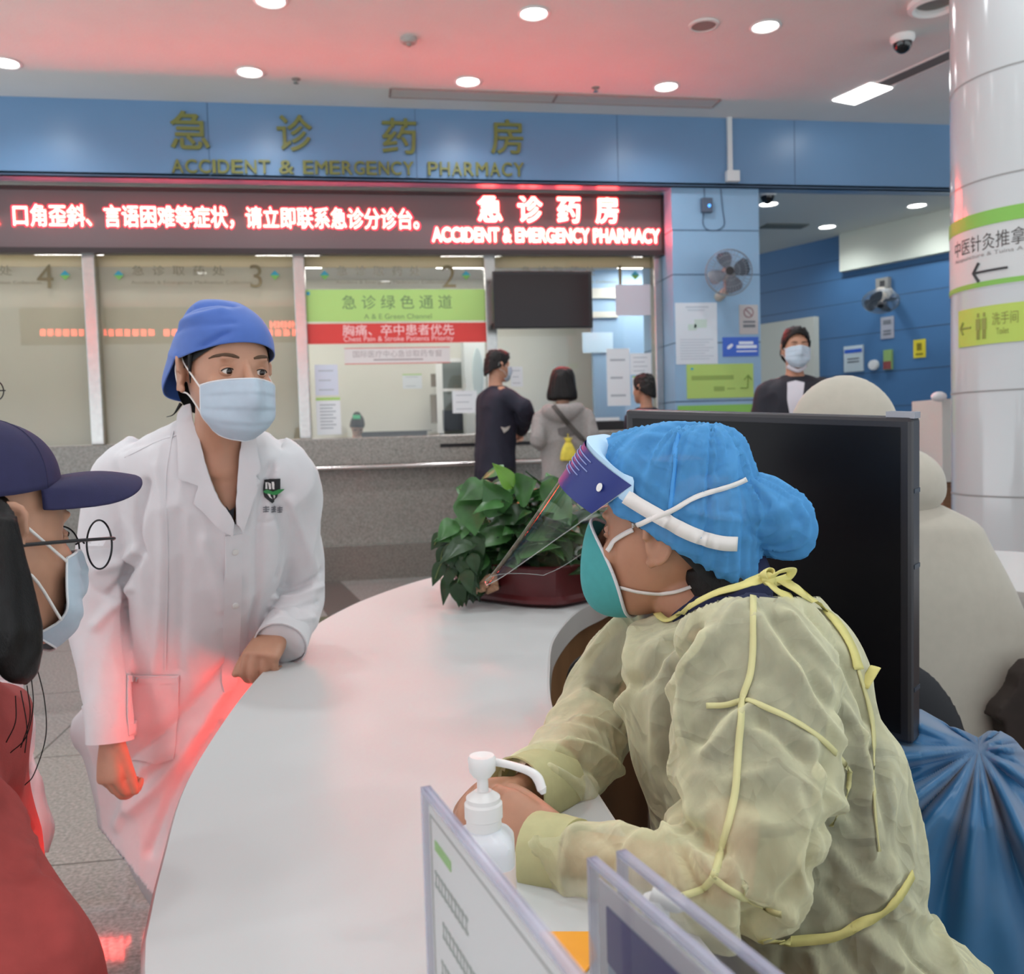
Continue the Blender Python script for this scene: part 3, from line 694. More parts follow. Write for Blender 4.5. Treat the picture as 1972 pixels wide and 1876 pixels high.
# long air vent beside the fascia
va, vb = onZ(752, 178, ZC), onZ(1385, 192, ZC); y0_, y1_ = 7.52, 7.70
t = thing('air_vent', (va[0], y0_, ZC), 'long flush air vent in the ceiling beside the fascia', 'air vent')
G().box((va[0], y0_, ZC-.006), (vb[0], y1_, ZC)).obj('grille', mat('vent_face', '#c9beb9', .7), t, smooth=0)
xm_ = onZ(1070, 186, ZC)[0]
fr = G()
for q in ((va[0], y0_-.012, vb[0], y0_), (va[0], y1_, vb[0], y1_+.012), (va[0]-.012, y0_, va[0], y1_), (vb[0], y0_, vb[0]+.012, y1_), (xm_-.01, y0_, xm_+.01, y1_)): fr.box((q[0], q[1], ZC-.010), (q[2], q[3], ZC))
fr.obj('frame', mat('vent_frame', '#9c8781', .7), t, smooth=0)
c0, c1 = onZ(1470, 434, ZK), onZ(1558, 431, ZK)
tag(G().box((min(c0[0], c1[0]), c0[1]-.1, ZK-.015), (c1[0], c0[1]+.1, ZK)).obj('corridor_vent', mat('vent_dark', '#6f756f', .7), smooth=0), 'narrow dark vent in the corridor ceiling', 'air vent')

# conduit and box on the fascia, access point and cables on the pillar
t = thing('cable_conduit', onY(1407, 300, YF), 'white cable conduit running down the blue fascia to a small box', 'conduit')
a, b = onY(1403, 345, YF), onY(1408, 228, YF)
G().box((a[0]-.012, YF-.03, a[2]), (a[0]+.03, YF-.0, ZC)).obj('duct', mat('conduit_white', '#c9cdce', .5), t, smooth=0)
G().box(*yb(1396, 1420, 331, 352, YF, .06)).obj('junction_box', mat('conduit_white', '#c9cdce', .5), t, smooth=0, bevel=.006)
t = thing('wireless_sensor', onY(1358, 395, YP), 'small dark device with a blue light on the blue pillar', 'sensor')
G().box(*yb(1349, 1369, 383, 411, YP, .05)).obj('body', mat('device_slate', '#4d5a6c', .5), t, smooth=0, bevel=.008)
G().ball(onY(1366, 396, YP-.052), .014).obj('blue_lamp', mat('blue_led', (.01, .05, .2), .5, emit=2.2, ecol=(.08, .35, 1)), t)
tag(G().tube([onY(*p, YP-.006) for p in ((1356, 362), (1357, 384))], .004, m=2).tube([onY(*p, YP-.006) for p in ((1355, 411), (1354, 430), (1362, 442), (1382, 443), (1395, 432), (1392, 405), (1388, 364))], .004).obj('thin_cable', M_seam), 'thin cable looping down the blue pillar above the fan', 'cable')

# ------------------------------------------------------------------ fans
def fan(c, nrm, up, R, label, mount):
    nrm = unit(nrm); up = unit(up-nrm*(np.asarray(up) @ nrm)); sx = np.cross(up, nrm); M = np.stack([sx, up, nrm], 1)
    t = thing('wall_fan', c, label, 'fan', 'oscillating wall fans')
    g = G()
    for k in range(40):
        a = 2*PI*k/40; d = M @ A(math.cos(a), math.sin(a), 0)
        g.tube([c+d*R*.18+nrm*.055, c+d*R*.7+nrm*.05, c+d*R*.97+nrm*.01, c+d*R-nrm*.02], .0017, n=4, m=3)
        g.tube([c+d*R-nrm*.02, c+d*R*.8-nrm*.07, c+d*R*.3-nrm*.09], .0017, n=4, m=2)
    for rr, zz in ((1., -.02), (.99, .0), (.7, .05), (.42, .056)):
        g.tube([c+M @ A(rr*R*math.cos(q), rr*R*math.sin(q), zz) for q in np.linspace(0, 2*PI, 33)], .004 if rr > .9 else .002, n=5, m=1, caps=False)
    g.obj('cage', mat('fan_cage', '#7f8890', .4, metal=.3), t)
    G().lathe(c, [(0, .06), (R*.17, .058), (R*.19, .05), (0, .045)], M=M).obj('cage_badge', M_black, t)
    b = G()
    for k in range(4):
        a0 = k*PI/2+.3; secs = []
        for f_, wd in ((.12, .05), (.4, .30), (.75, .38), (.9, .22)):
            p = c+M @ A(math.cos(a0)*R*f_, math.sin(a0)*R*f_, 0); tv_ = M @ A(-math.sin(a0), math.cos(a0), .45)
            secs.append((p, tv_*R*wd*.9, nrm*.003))
        b.loft(secs, n=12, m=3)
    b.obj('blades', mat('fan_blade', '#4b5663', .35), t)
    G().lathe(c, [(0, -.17), (.05, -.17), (.065, -.12), (.065, -.04), (.03, .0), (.03, .02), (0, .02)], M=M).obj('motor', mat('fan_beige', '#b4ada0', .5), t)
    G().tube([c-nrm*.12, c-nrm*.12-A(0, 0, 1)*.12, np.asarray(mount)], [.035, .035, .045]).obj('arm', mat('fan_beige', '#b4ada0', .5), t)
    return t
fc = onY(1404, 524, YP-.30); fm = onY(1384, 572, YP)
fan(fc, (-.25, -.96, .05), A(0, 0, 1), .205, 'grey wall fan on the blue pillar above the white notice', fm)
fp = onY(1384, 562, YP); 
kc = kpt(1696, 582, .38); fan(kc, kn*.45-A(0, 0, .85)+kd*.25, A(0, 0, 1), .19, 'dark wall fan tilted down on the corridor wall', kpt(1712, 560, .0))
r = kboard('fan_switch_box', (1692, 1716, 536, 558), 0, .06, mat('switch_grey', '#8f8d88', .5), 'beige switch box above the tilted corridor fan', 'switch box'); kbars(*r, .062, [(.35, .75, .5, .5)], M_inkdark, 'switch_face')

# ------------------------------------------------------------------ notices on the blue pillar
def ynotice(*a, **k): return board(*a, **k)
r, x0, x1, z0, z1, yy = board('notice', 1302, 1380, 583, 702, YP, mat('paper_bluish', '#ccd4dc', .7), 'large white printed notice below the pillar fan', 'notice', 'notices on the blue pillar', th=.004)
bars(r, x0, x1, z0, z1, yy, [(.25, .8, .93, .02), (.3, .7, .88, .015)]+[(.1, .9-.1*(k % 3), .40-.045*k, .012) for k in range(8)], mat('pale_print2', '#aab6c2', .7)); bars(r, x0, x1, z0, z1, yy, [(.45, .75, .66, .14), (.3, .5, .6, .1)], mat('pale_print_green', '#b9cdc4', .7), 'printed_picture')
r, x0, x1, z0, z1, yy = board('notice', 1424, 1459, 587, 644, YP, mat('paper_warm', '#b5b2b2', .7), 'grey no smoking style notice at the edge of the pillar', 'notice', 'notices on the blue pillar', th=.004)
bars(r, x0, x1, z0, z1, yy, [(.2, .85, .42, .07), (.2, .85, .28, .1)], M_ink); g = G(); c = A((x0+x1)/2, yy, z0+.74*(z1-z0)); g.tube([c+A(math.cos(q)*.045, 0, math.sin(q)*.045) for q in np.linspace(0, 2*PI, 25)], .005, m=1, n=6, caps=False).tube([c+A(-.03, 0, .03), c+A(.03, 0, -.03)], .005, m=1, n=6); g.obj('prohibition_ring', mat('ring_maroon', '#8d6a70', .6), r)
r, x0, x1, z0, z1, yy = board('notice', 1392, 1460, 649, 687, YP, M_bluesign, 'blue sign with a white hand symbol on the pillar', 'sign', 'notices on the blue pillar', th=.006)
bars(r, x0, x1, z0, z1, yy, [(.45, .85, .70, .14), (.38, .95, .50, .16), (.38, .95, .26, .06)], mat('sign_white_print', '#dfe8f5', .6)); g = G().ball((x0+.2*(x1-x0), yy, z0+.52*(z1-z0)), .035, .003, .016, M=np.array([[.8, 0, -.6], [0, 1, 0], [.6, 0, .8]])); g.obj('symbol', mat('sign_white_print', '#dfe8f5', .6), r)
r, x0, x1, z0, z1, yy = board('notice', 1323, 1450, 700, 768, YP, mat('sign_yellowgreen', '#a9c768', .5), 'yellow-green direction sign with an upward arrow on the pillar', 'sign', 'notices on the blue pillar', th=.006)
bars(r, x0, x1, z0, z1, yy, [(.07, .70, .60, .13), (.40, .56, .27, .14), (.6, .72, .27, .04)], mat('sign_text_olive', '#8ba553', .6)); bars(r, x0, x1, z0, z1, yy, [(.06, .1, .87, .06)], M_teal, 'logo')
a_ = lambda f, h: A(x0+f*(x1-x0), yy-.002, z0+h*(z1-z0))
G().tube([a_(.80, .28), a_(.91, .28), a_(.92, .62)], .006, m=1, n=6).tube([a_(.86, .52), a_(.92, .66), a_(.97, .52)], .006, m=1, n=6).obj('arrow', mat('sign_text_olive2', '#7d9a4a', .6), r)
r, x0, x1, z0, z1, yy = board('notice', 1306, 1459, 778, 850, YP, M_greend, 'bright green sign low on the pillar, cut by the monitor top', 'sign', 'notices on the blue pillar', th=.006)
bars(r, x0, x1, z0, z1, yy, [(.1, .9, .35, .12)], M_leafgreen)

# ------------------------------------------------------------------ hanging LED sign behind the viewer, seen mirrored in windows 3 and 4
YS = -2.6
sg = thing('led_display_board', (0, YS, 3.4), 'red LED sign across the hall, seen mirrored in the pharmacy glass', 'led sign')
def mir(px, py):                                             # point on the sign whose mirror image falls there
    d = ray(px, py); t = (2*YG-YS)/d[1]; return CO+d*t
g = G(); x = 78
rng = random.Random(3)
while x < 578:
    wpx = rng.uniform(8, 12)
    if not (300 < x < 312):
        a, b = mir(x, 647), mir(x+wpx, 634)
        for q in range(3):
            zq = a[2]+(b[2]-a[2])*(q+.5)/3; g.box((a[0], YS, zq-.02), (b[0], YS+.01, zq+.02))
        g.box((a[0]+.02, YS, a[2]), (a[0]+.06, YS+.01, b[2]))
    x += wpx+5
for x0p, x1p, y0p, y1p in ((520, 576, 618, 632), (545, 570, 574, 583)):
    x = x0p
    while x < x1p:
        a, b = mir(x, y1p), mir(x+11, y0p); g.box((a[0], YS, a[2]), (a[0]+.04, YS+.01, b[2])).box((a[0], YS, (a[2]+b[2])/2-.02), (b[0], YS+.01, (a[2]+b[2])/2+.02)).box((b[0]-.04, YS, a[2]), (b[0], YS+.01, b[2])); x += 14
g.obj('led_dots', mat('led_red_far', (.02, 0, 0), .5, emit=14., ecol=(1, .10, .06)), sg, smooth=0)
a, b = mir(40, 665), mir(600, 560); G().box((a[0], YS-.06, a[2]), (b[0], YS-.005, min(b[2], ZC))).obj('panel', M_darkframe, sg, smooth=0)
G().box((a[0]+.5, YS-.04, b[2]), (a[0]+.54, YS-.02, ZC)).box((b[0]-.5, YS-.04, b[2]), (b[0]-.46, YS-.02, ZC)).obj('hanger', M_steel, sg, smooth=0)

# ------------------------------------------------------------------ round white column with signs
zc0 = 4.75; rc = .40
_e = W(1830, 560, zc0); ccx = _e + camv(1, 0, 0)*0
hd = unit(camv(1, 0, 0)*A(1, 1, 0)); vd = unit(ccx*A(1, 1, 0))
sd = unit(np.cross(vd, A(0, 0, 1)))
if sd @ hd < 0: sd = -sd
CC = ccx*A(1, 1, 0)+sd*rc
col_ = struct(G().lathe((CC[0], CC[1], 0), [(rc, 0), (rc, ZC)], n=96).obj('column', M_whitegloss, smooth=60))
ba = math.atan2((CO-CC)[1], (CO-CC)[0])
def cpt(th, z, r=rc): return A(CC[0]+r*math.cos(ba+th), CC[1]+r*math.sin(ba+th), z)
def col_hit(x, y):
    d = ray(x, y); o = CO-CC; a_ = d[0]**2+d[1]**2; b_ = 2*(o[0]*d[0]+o[1]*d[1]); c_ = o[0]**2+o[1]**2-rc*rc; q = b_*b_-4*a_*c_
    t = (-b_-math.sqrt(max(q, 0)))/(2*a_); P_ = CO+d*t; return ((math.atan2(P_[1]-CC[1], P_[0]-CC[0])-ba+PI) % (2*PI)-PI), P_[2]
g = G()
for y in (133, 338, 752, 957):
    z = col_hit(1920, y)[1]; g.lathe((CC[0], CC[1], 0), [(rc+.0012, z-.004), (rc+.0012, z+.004)], n=96, caps=False)
g.obj('panel_joint', mat('column_joint', '#8f8f8d', .5), col_, smooth=60)
def wrap(root, nm, m, th0, th1, z0, z1, r=rc+.003, n=24, tilt=0.):
    ths = np.linspace(th0, th1, n); P = []
    for t in ths: P.append([cpt(t, z0, r), cpt(t, z1, r), cpt(t, z1, r-.002), cpt(t, z0, r-.002)])
    return G().rings(P).obj(nm, m, root, smooth=30)
def wrap_text(root, nm, m, s, th0, th1, z0, z1, bold=0., r=rc+.0045):
    v, f = text_geo(s, bold, 0); lo, hi = v.min(0), v.max(0)
    P = np.array([cpt(th0+(q[0]-lo[0])/(hi[0]-lo[0])*(th1-th0), z0+(q[1]-lo[1])/(hi[1]-lo[1])*(z1-z0), r) for q in v])
    return G().add(P, f).obj(nm, m, root, smooth=0, fix=False)
zA, zB = col_hit(1900, 425)[1], col_hit(1900, 545)[1]
t = thing('column_sign_band', cpt(0, zB), 'white band with green stripes and a left arrow round the column', 'sign')
tl, tr = -1.50, 1.2
wrap(t, 'panel', mat('band_white', '#c9cbca', .4), tl, tr, zB-.02, zA)
z1_, z0_ = col_hit(1900, 406)[1], col_hit(1900, 434)[1]; wrap(t, 'green_stripe', M_greend, tl, tr, z0_, z1_, rc+.005, 40)
z1_, z0_ = col_hit(1900, 541)[1], col_hit(1900, 551)[1]; wrap(t, 'green_stripe', M_greend, tl, tr, z0_, z1_, rc+.005, 40)
thL, thR = col_hit(1841, 470)[0], col_hit(1971, 460)[0]
zz0, zz1 = col_hit(1905, 480)[1], col_hit(1905, 447)[1]
wrap_text(t, 'lettering', mat('band_text', '#55504e', .6), '中医针灸推拿', thL, thR+.03, zz0, zz1, .0)
zz0, zz1 = col_hit(1905, 494)[1], col_hit(1905, 484)[1]
wrap_text(t, 'small_lettering', mat('band_text_small', '#8d8886', .6), 'Acupuncture & Tuina A', thL, thR, zz0, zz1)
ths = [col_hit(x, 520)[0] for x in (1876, 1941)]; za = col_hit(1905, 521)[1]
G().tube([cpt(q, za, rc+.006) for q in np.linspace(ths[0], ths[1], 8)], .006, n=6, m=1).tube([cpt(ths[0]+.08, za+.045, rc+.006), cpt(ths[0], za, rc+.006), cpt(ths[0]+.08, za-.045, rc+.006)], .007, n=6, m=1).obj('arrow', M_inkdark, t)
t = thing('toilet_sign', cpt(0, col_hit(1900, 650)[1]), 'lime green toilet direction sign curved round the column', 'sign')
thL, thR = col_hit(1848, 630)[0], 1.0; z1_, z0_ = col_hit(1910, 588)[1], col_hit(1910, 662)[1]
wrap(t, 'panel', M_lime, thL, thR, z0_, z1_, rc+.006, 30); zm = (z0_+z1_)/2
ta = [col_hit(x, 628)[0] for x in (1853, 1872, 1883, 1897, 1912, 1962)]
M_signolive = mat('toilet_sign_print', '#8f9448', .6)
G().tube([cpt(ta[0], zm, rc+.008), cpt(ta[1], zm, rc+.008)], .005, n=6, m=1).tube([cpt(ta[0]+.05, zm+.03, rc+.008), cpt(ta[0], zm, rc+.008), cpt(ta[0]+.05, zm-.03, rc+.008)], .005, n=6, m=1).obj('arrow', M_signolive, t)
for q in (ta[2]+.02, ta[3]):
    o = wrap(t, 'restroom_figure', M_signolive, q-.030, q+.030, zm-.02, zm+.035, rc+.009, 6); wrap(o, 'figure_leg', M_signolive, q-.022, q-.004, zm-.065, zm-.02, rc+.009, 4); wrap(o, 'figure_leg', M_signolive, q+.004, q+.022, zm-.065, zm-.02, rc+.009, 4); wrap(o, 'figure_head', M_signolive, q-.014, q+.014, zm+.042, zm+.062, rc+.009, 4)
wrap_text(t, 'lettering', M_signolive, '洗手间', ta[4], ta[5], zm-.005, zm+.055, r=rc+.0085); wrap_text(t, 'small_lettering', M_signolive, 'Toilet', ta[4]+.05, ta[5]-.1, zm-.05, zm-.02, r=rc+.0085)

# white cabinet just behind the column
c = W(1815, 905, 5.4); q = W(1890, 905, 5.4); z1_ = W(1822, 768, 5.4)[2]
t = thing('white_station', (c[0], c[1], 0), 'white nurse station edge showing beside the column', 'cabinet')
G().prism([(c[0], c[1], 0.86), (q[0], q[1], .86), (q[0], q[1], z1_), (c[0], c[1], z1_)], A(.2, .9, 0)*.5).obj('body', mat('station_white', '#cdd3ce', .4), t, smooth=0)
G().prism([(c[0]+.02, c[1]+.02, 0), (q[0], q[1]+.02, 0), (q[0], q[1]+.02, .86), (c[0]+.02, c[1]+.02, .86)], A(.2, .9, 0)*.48).obj('base', M_brown, t, smooth=0)
c2 = W(1808, 764, 5.35); tag(G().ball(c2, .045, .04, .03).obj('crumpled_tissue', M_paper), 'crumpled white tissue on the nurse station top', 'tissue')

# ================================================================== RECEPTION DESK
O_px = [(345, 1530), (400, 1430), (480, 1320), (560, 1240), (620, 1195), (700, 1155), (800, 1120), (870, 1105)]
OUT = [(.60, .02), (.32, .10), (.10, .26), (-.04, .42), (-.13, .56)]+[tuple(onZ(*p, DESK)[:2]) for p in ((270, 1876), (285, 1750), (310, 1650))]+[tuple(onZ(*p, DESK)[:2]) for p in O_px]+[(.62, 3.24), (1.1, 3.36), (1.7, 3.25), (2.2, 2.89), (2.55, 2.3), (2.62, 1.7)]
INN = [(.66, .36), (.50, .42), (.38, .50), (.31, .60), (.285, .694), (.278, .85), (.277, 1.0), (.28, 1.17), (.286, 1.322), (.305, 1.50)]+[tuple(onZ(*p, DESK)[:2]) for p in ((1055, 1290), (1064, 1232), (1105, 1182), (1150, 1158), (1200, 1142))]+[(1.05, 2.58), (1.42, 2.46), (1.732, 2.139), (1.86, 1.75), (1.88, 1.5)]
def resample(P, n, m=12):
    P = catmull(np.array([(x, y, 0) for x, y in P]), m); d = np.r_[0, np.cumsum(np.linalg.norm(np.diff(P, axis=0), axis=1))]
    return np.stack([np.interp(np.linspace(0, d[-1], n), d, P[:, k]) for k in range(3)], -1)
# matching stations on both edges
po, pi = resample(OUT, 140), resample(INN, 140)
T_DESK = .055
M_desktop = mat('desk_solid_white', '#c6c8c7', .36, spec=.4, var=.01, vscale=3)
M_deskout = mat('desk_outer_panel', '#d2d0cc', .25)
dk = thing('reception_desk', (po[40][0], po[40][1], 0), 'glossy white curved ring reception desk the seated nurse leans on', 'desk')
R = []
for o_, i_ in zip(po, pi):
    q = unit(i_-o_)
    pr = [(o_+q*.004, DESK), (i_, DESK), (i_, DESK-T_DESK), (o_+q*.004, DESK-T_DESK), (o_, DESK-T_DESK+.006), (o_, DESK-.006)]
    R.append([A(p[0], p[1], z) for p, z in pr])
G().rings(R).obj('desktop', M_desktop, dk, smooth=40)
M_band = mat('desk_edge_band', '#cfcecb', .3, metal=.15)
def offcurve(P, d):
    T = np.gradient(P, axis=0); T /= np.linalg.norm(T, axis=1)[:, None]+1e-9; N = np.stack([-T[:, 1], T[:, 0], 0*T[:, 0]], -1); return P+N*d
ins = pi+0*pi
sgn = 1 if np.mean(np.sum((offcurve(pi, .01)-pi)*(pi-po), 1)) > 0 else -1
b1 = offcurve(pi, .004*sgn); b2 = offcurve(pi, -.002*sgn)
G().rings([[A(p[0], p[1], DESK-.001), A(p[0], p[1], DESK-T_DESK), A(q[0], q[1], DESK-T_DESK), A(q[0], q[1], DESK-.001)] for p, q in zip(b1, b2)]).obj('inner_edge_band', M_band, dk, smooth=40)
b1, b2 = offcurve(pi, -.02*sgn), offcurve(pi, -.045*sgn)
G().rings([[A(p[0], p[1], DESK-T_DESK), A(p[0], p[1], .0), A(q[0], q[1], .0), A(q[0], q[1], DESK-T_DESK)] for p, q in zip(b1, b2)]).obj('inner_panel', mat('desk_inner_wood', '#8a6647', .35, var=.2, vscale=10, vstretch=(1, 1, .15)), dk, smooth=40)
sgo = 1 if np.mean(np.sum((offcurve(po, .01)-po)*(pi-po), 1)) > 0 else -1
b1, b2 = offcurve(po, .165*sgo), offcurve(po, .195*sgo)
G().rings([[A(p[0], p[1], DESK-T_DESK), A(p[0], p[1], 0), A(q[0], q[1], 0), A(q[0], q[1], DESK-T_DESK)] for p, q in zip(b1, b2)]).obj('outer_panel', M_deskout, dk, smooth=40)
# red LED ticker let into the outer panel
lo, hi = 15, 60
tk = dk
b3, b4 = offcurve(po, .140*sgo), offcurve(po, .167*sgo)
G().rings([[A(p[0], p[1], .682), A(p[0], p[1], .565), A(q[0], q[1], .565), A(q[0], q[1], .682)] for p, q in zip(b3[lo:hi], b4[lo:hi])]).obj('led_ticker', M_darkframe, tk, smooth=40)
b5 = offcurve(po, .136*sgo); g = G(); rng = random.Random(5)
fine = resample([tuple(p[:2]) for p in b5[lo:hi]], 420, 1); fin2 = resample([tuple(p[:2]) for p in b3[lo:hi]], 420, 1)
k = 4
while k < 412:
    wd = 5
    if rng.random() < .88:
        for z0, z1 in ((.580, .596), (.610, .626), (.640, .656)):
            g.rings([[A(p[0], p[1], z1), A(p[0], p[1], z0), A(q[0], q[1], z0), A(q[0], q[1], z1)] for p, q in zip(fine[k:k+wd+1], fin2[k:k+wd+1])])
        for kk in (k, k+wd-1):
            g.rings([[A(p[0], p[1], .66), A(p[0], p[1], .576), A(q[0], q[1], .576), A(q[0], q[1], .66)] for p, q in zip(fine[kk:kk+2], fin2[kk:kk+2])])
    k += wd+2
g.obj('led_characters', mat('led_red_desk', (.02, 0, 0), .5, emit=24., ecol=(1, .06, .045)), tk, smooth=0)

# ------------------------------------------------------------------ planter with pothos
foot = [onZ(*p, DESK) for p in ((884, 1155), (1080, 1174), (1206, 1130), (1225, 1104), (905, 1112))]
fcn = np.mean(foot, 0)
pl = thing('planter', (fcn[0], fcn[1], DESK), 'dark red planter of leafy green pothos on the far side of the desk', 'plant')
g = G(); R = []
for f_, z in ((.92, 0), (1.0, .012), (1.0, .02), (.97, .03), (1.03, .105), (1.05, .11), (1.0, .112), (.95, .09)):
    P_ = np.array([fcn+(p-fcn)*A(f_, f_, 0)+A(0, 0, z) for p in foot]); P_[:, 2] = DESK+z
    R.append(resample([tuple(q[:2]) for q in list(P_)+[P_[0]]], 61, 3)[:-1]*A(1, 1, 0)+A(0, 0, DESK+z))
g.rings(R).obj('trough', mat('planter_maroon', '#571f22', .3, var=.15, vscale=12), pl)
P_ = R[-1]; G().add(P_*A(.96, .96, 0)+fcn*A(.04, .04, 0)+A(0, 0, DESK+.09), [tuple(range(len(P_)))]).obj('soil', mat('soil', '#2b221b', .9, var=.4, vscale=60), pl, smooth=0)
def leaf(g, base, dirv, up, L, wd, curl=.25, fold=.22):
    d = unit(dirv); up = unit(up-d*(np.asarray(up) @ d)); s = np.cross(d, up); n, m = 9, 7; P = []
    for i in range(n):
        t = i/(n-1); half = wd*(math.sin(PI*min(1, t*1.0)**.62)**.9 if t < 1 else 0)*(1-.25*t); half = max(half, .0004)
        c = base+d*L*t-up*L*curl*t*t
        for j in range(m):
            u = (j/(m-1)*2-1); P.append(c+s*half*u+up*half*fold*abs(u)+up*L*.02*math.sin(7*t+3*u)-d*L*.10*abs(u)*(1-t))
    g.add(P, [(i*m+j, i*m+j+1, (i+1)*m+j+1, (i+1)*m+j) for i in range(n-1) for j in range(m-1)])
M_leaf = mat('pothos_leaf', '#42703a', .33, var=.40, vscale=16, transl=.12)
M_leafdark = mat('pothos_leaf_dark', '#2d4a2a', .35, var=.35, vscale=16, transl=.1)
M_leafnew = mat('pothos_leaf_new', '#6ea03e', .35, var=.1, vscale=14, transl=.2)
g, gd, stm = G(), G(), G(); rng = random.Random(21)
cr = W(1010, 1020, 2.5); top = A(fcn[0], fcn[1], DESK+.1)
for k in range(210):
    px, py = rng.gauss(1020, 82), rng.gauss(1015, 52)
    if not (858 < px < 1205 and 905 < py < 1120): continue
    if py < 930 and abs(px-985) > 70: continue
    if px < 905 and py < 950: continue
    z = 2.52+rng.uniform(-.17, .17); b_ = W(px, py, z)
    out = unit(b_-(cr-A(0, 0, .12))); d = unit(out*A(1, 1, .35)+A(rng.uniform(-.7, .7), rng.uniform(-.7, .5), rng.uniform(-.7, .35)))
    L = rng.uniform(.075, .125); up = unit(A(rng.uniform(-.35, .35), -.55+rng.uniform(-.4, .4), .9))
    leaf(gd if rng.random() < .35 else g, b_-d*L*.4, d, up, L, L*rng.uniform(.30, .40), rng.uniform(.1, .4), rng.uniform(.08, .25))
    if k % 2 == 0:
        r0 = top+A(rng.uniform(-.10, .10), rng.uniform(-.06, .06), 0); stm.tube([r0, (r0+b_)/2+A(0, 0, .05), b_-d*L*.4], .0025, n=5, m=4)
# big leaves that read on their own
for base, tip, wd in (((905, 960), (915, 1030), .052), ((930, 905+30), (880, 960), .04), ((995, 950), (1030, 925), .055), ((965, 985), (935, 925), .05), ((875, 1005), (842, 1040), .03), ((880, 1030), (836, 1040), .022), ((1060, 960), (1100, 1010), .05)):
    a_, b_ = W(*base, 2.40), W(*tip, 2.36); leaf(g, a_, b_-a_, A(-.1, -.9, .5), np.linalg.norm(b_-a_), wd, .12, .12)
# trailing clump at the near end
for k in range(46):
    px, py = rng.gauss(898, 20), rng.uniform(1030, 1128)
    if px < 862+max(0, (py-1080))*.0: continue
    b_ = W(px, py, 2.42+rng.uniform(-.06, .05)); d = unit(A(rng.uniform(-.6, .5), rng.uniform(-.6, .2), -.9)); leaf(gd, b_, d, unit(A(-.3, -.9, .3)), rng.uniform(.05, .085), rng.uniform(.018, .028), .2, .15)
for pts in (((870, 1060), (850, 1085), (838, 1115)), ((885, 1040), (855, 1055), (848, 1085)), ((880, 1020), (850, 1030), (836, 1050))):
    Q = [W(x, y, 2.40) for x, y in pts]; stm.tube([W(900, 1045, 2.45)]+Q, .002, n=5, m=4)
    for q0, q1 in zip(Q[:-1], Q[1:]): leaf(gd, q0, q1-q0, A(0, -.9, .4), np.linalg.norm(q1-q0)*1.5, .02, .15, .15)
g.obj('foliage', M_leaf, pl, fix=False); gd.obj('older_leaves', M_leafdark, pl, fix=False); stm.obj('stems', mat('stem_green', '#5a6b3c', .5), pl)
nl = G(); a_ = W(985, 936, 2.40); b_ = W(953, 893, 2.38); leaf(nl, a_, b_-a_, A(.35, -.9, .3), np.linalg.norm(b_-a_)*1.05, .030, .1, .25)
o = nl.obj('new_leaf', M_leafnew, pl, fix=False); o['label'] = 'pale green upright new leaf'
# wooden twigs and a cable at the near end of the planter
tw = thing('wood_twig_bundle', onZ(925, 1146, DESK), 'small bundle of pale cut wood pieces at the end of the planter', 'ornament')
for p0, p1, r_ in (((915, 1122), (945, 1112), .010), ((918, 1132), (938, 1126), .009), ((950, 1108), (952, 1128), .011), ((921, 1108), (926, 1093), .004), ((916, 1140), (932, 1134), .008), ((938, 1138), (956, 1130), .01)):
    G().tube([W(*p0, 2.44), W(*p1, 2.42)], r_, n=10, m=1).obj('wood_piece', mat('cut_wood', '#c49b7c', .6, var=.15, vscale=40), tw)
g = G().tube([onZ(*p, DESK+.004) for p in ((848, 1112), (852, 1122), (862, 1130), (876, 1132))], .003, n=6).tube([onZ(*p, DESK+.004) for p in ((862, 1108), (868, 1118), (880, 1126))], .003, n=6)
tag(g.obj('thin_wire', mat('wire_beige', '#a39a8c', .5)), 'thin wire lying on the desk beside the planter', 'cable')

# ------------------------------------------------------------------ monitor
TL, TR = W(1203, 789, 1.76), W(1757, 804, 1.42); BR = W(1757, 1437, 1.47)
mx = unit(TR-TL); mz = unit(TR-BR); mn = unit(np.cross(mx, mz))
if mn @ (CO-TL) < 0: mn = -mn
mw, mh = np.linalg.norm(TR-TL), np.linalg.norm(TR-BR); MC = TR-mx*mw/2-mz*mh/2
mo = thing('monitor', MC-mz*mh/2, 'large black monitor standing behind the seated nurse', 'monitor')
G().obox(MC-mn*.022, mx*mw/2, mn*.022, mz*mh/2).obj('casing', mat('monitor_bezel', '#26252a', .38), mo, smooth=0, bevel=.007)
G().obox(MC+mn*.0005, mx*(mw/2-.018), mn*.001, mz*(mh/2-.016)).obj('screen', mat('monitor_screen', '#131316', .28, spec=.2), mo, smooth=0)
for zf in (-.33, .05, .28): G().obox(MC+mx*(mw/2+.0005)+mz*mh*zf-mn*.022, mx*.001, mn*.014, mz*.0035).obj('side_slot', mat('slot_slate', '#2f3946', .4), mo, smooth=0)
G().obox(MC-mn*.075, mx*(mw*.36), mn*.034, mz*(mh*.34)).obj('back_housing', M_black, mo, smooth=0, bevel=.02)
pb = MC-mn*.10-mz*.05
G().tube([pb, A(pb[0]-.02, pb[1]+.03, .55), A(pb[0]-.02, pb[1]+.03, .04)], .022, m=3).obj('stand_pole', M_black, mo)
G().lathe((pb[0]-.02, pb[1]+.03, 0), [(.0, 0), (.15, 0), (.15, .015), (.05, .04), (0, .042)]).obj('stand_base', M_black, mo)
G().obox(TR+mz*.003-mx*.02-mn*.02, mx*.022, mn*.015, mz*.005).obj('taped_corner', mat('clear_tape', '#9fa0a6', .25), mo, smooth=0)
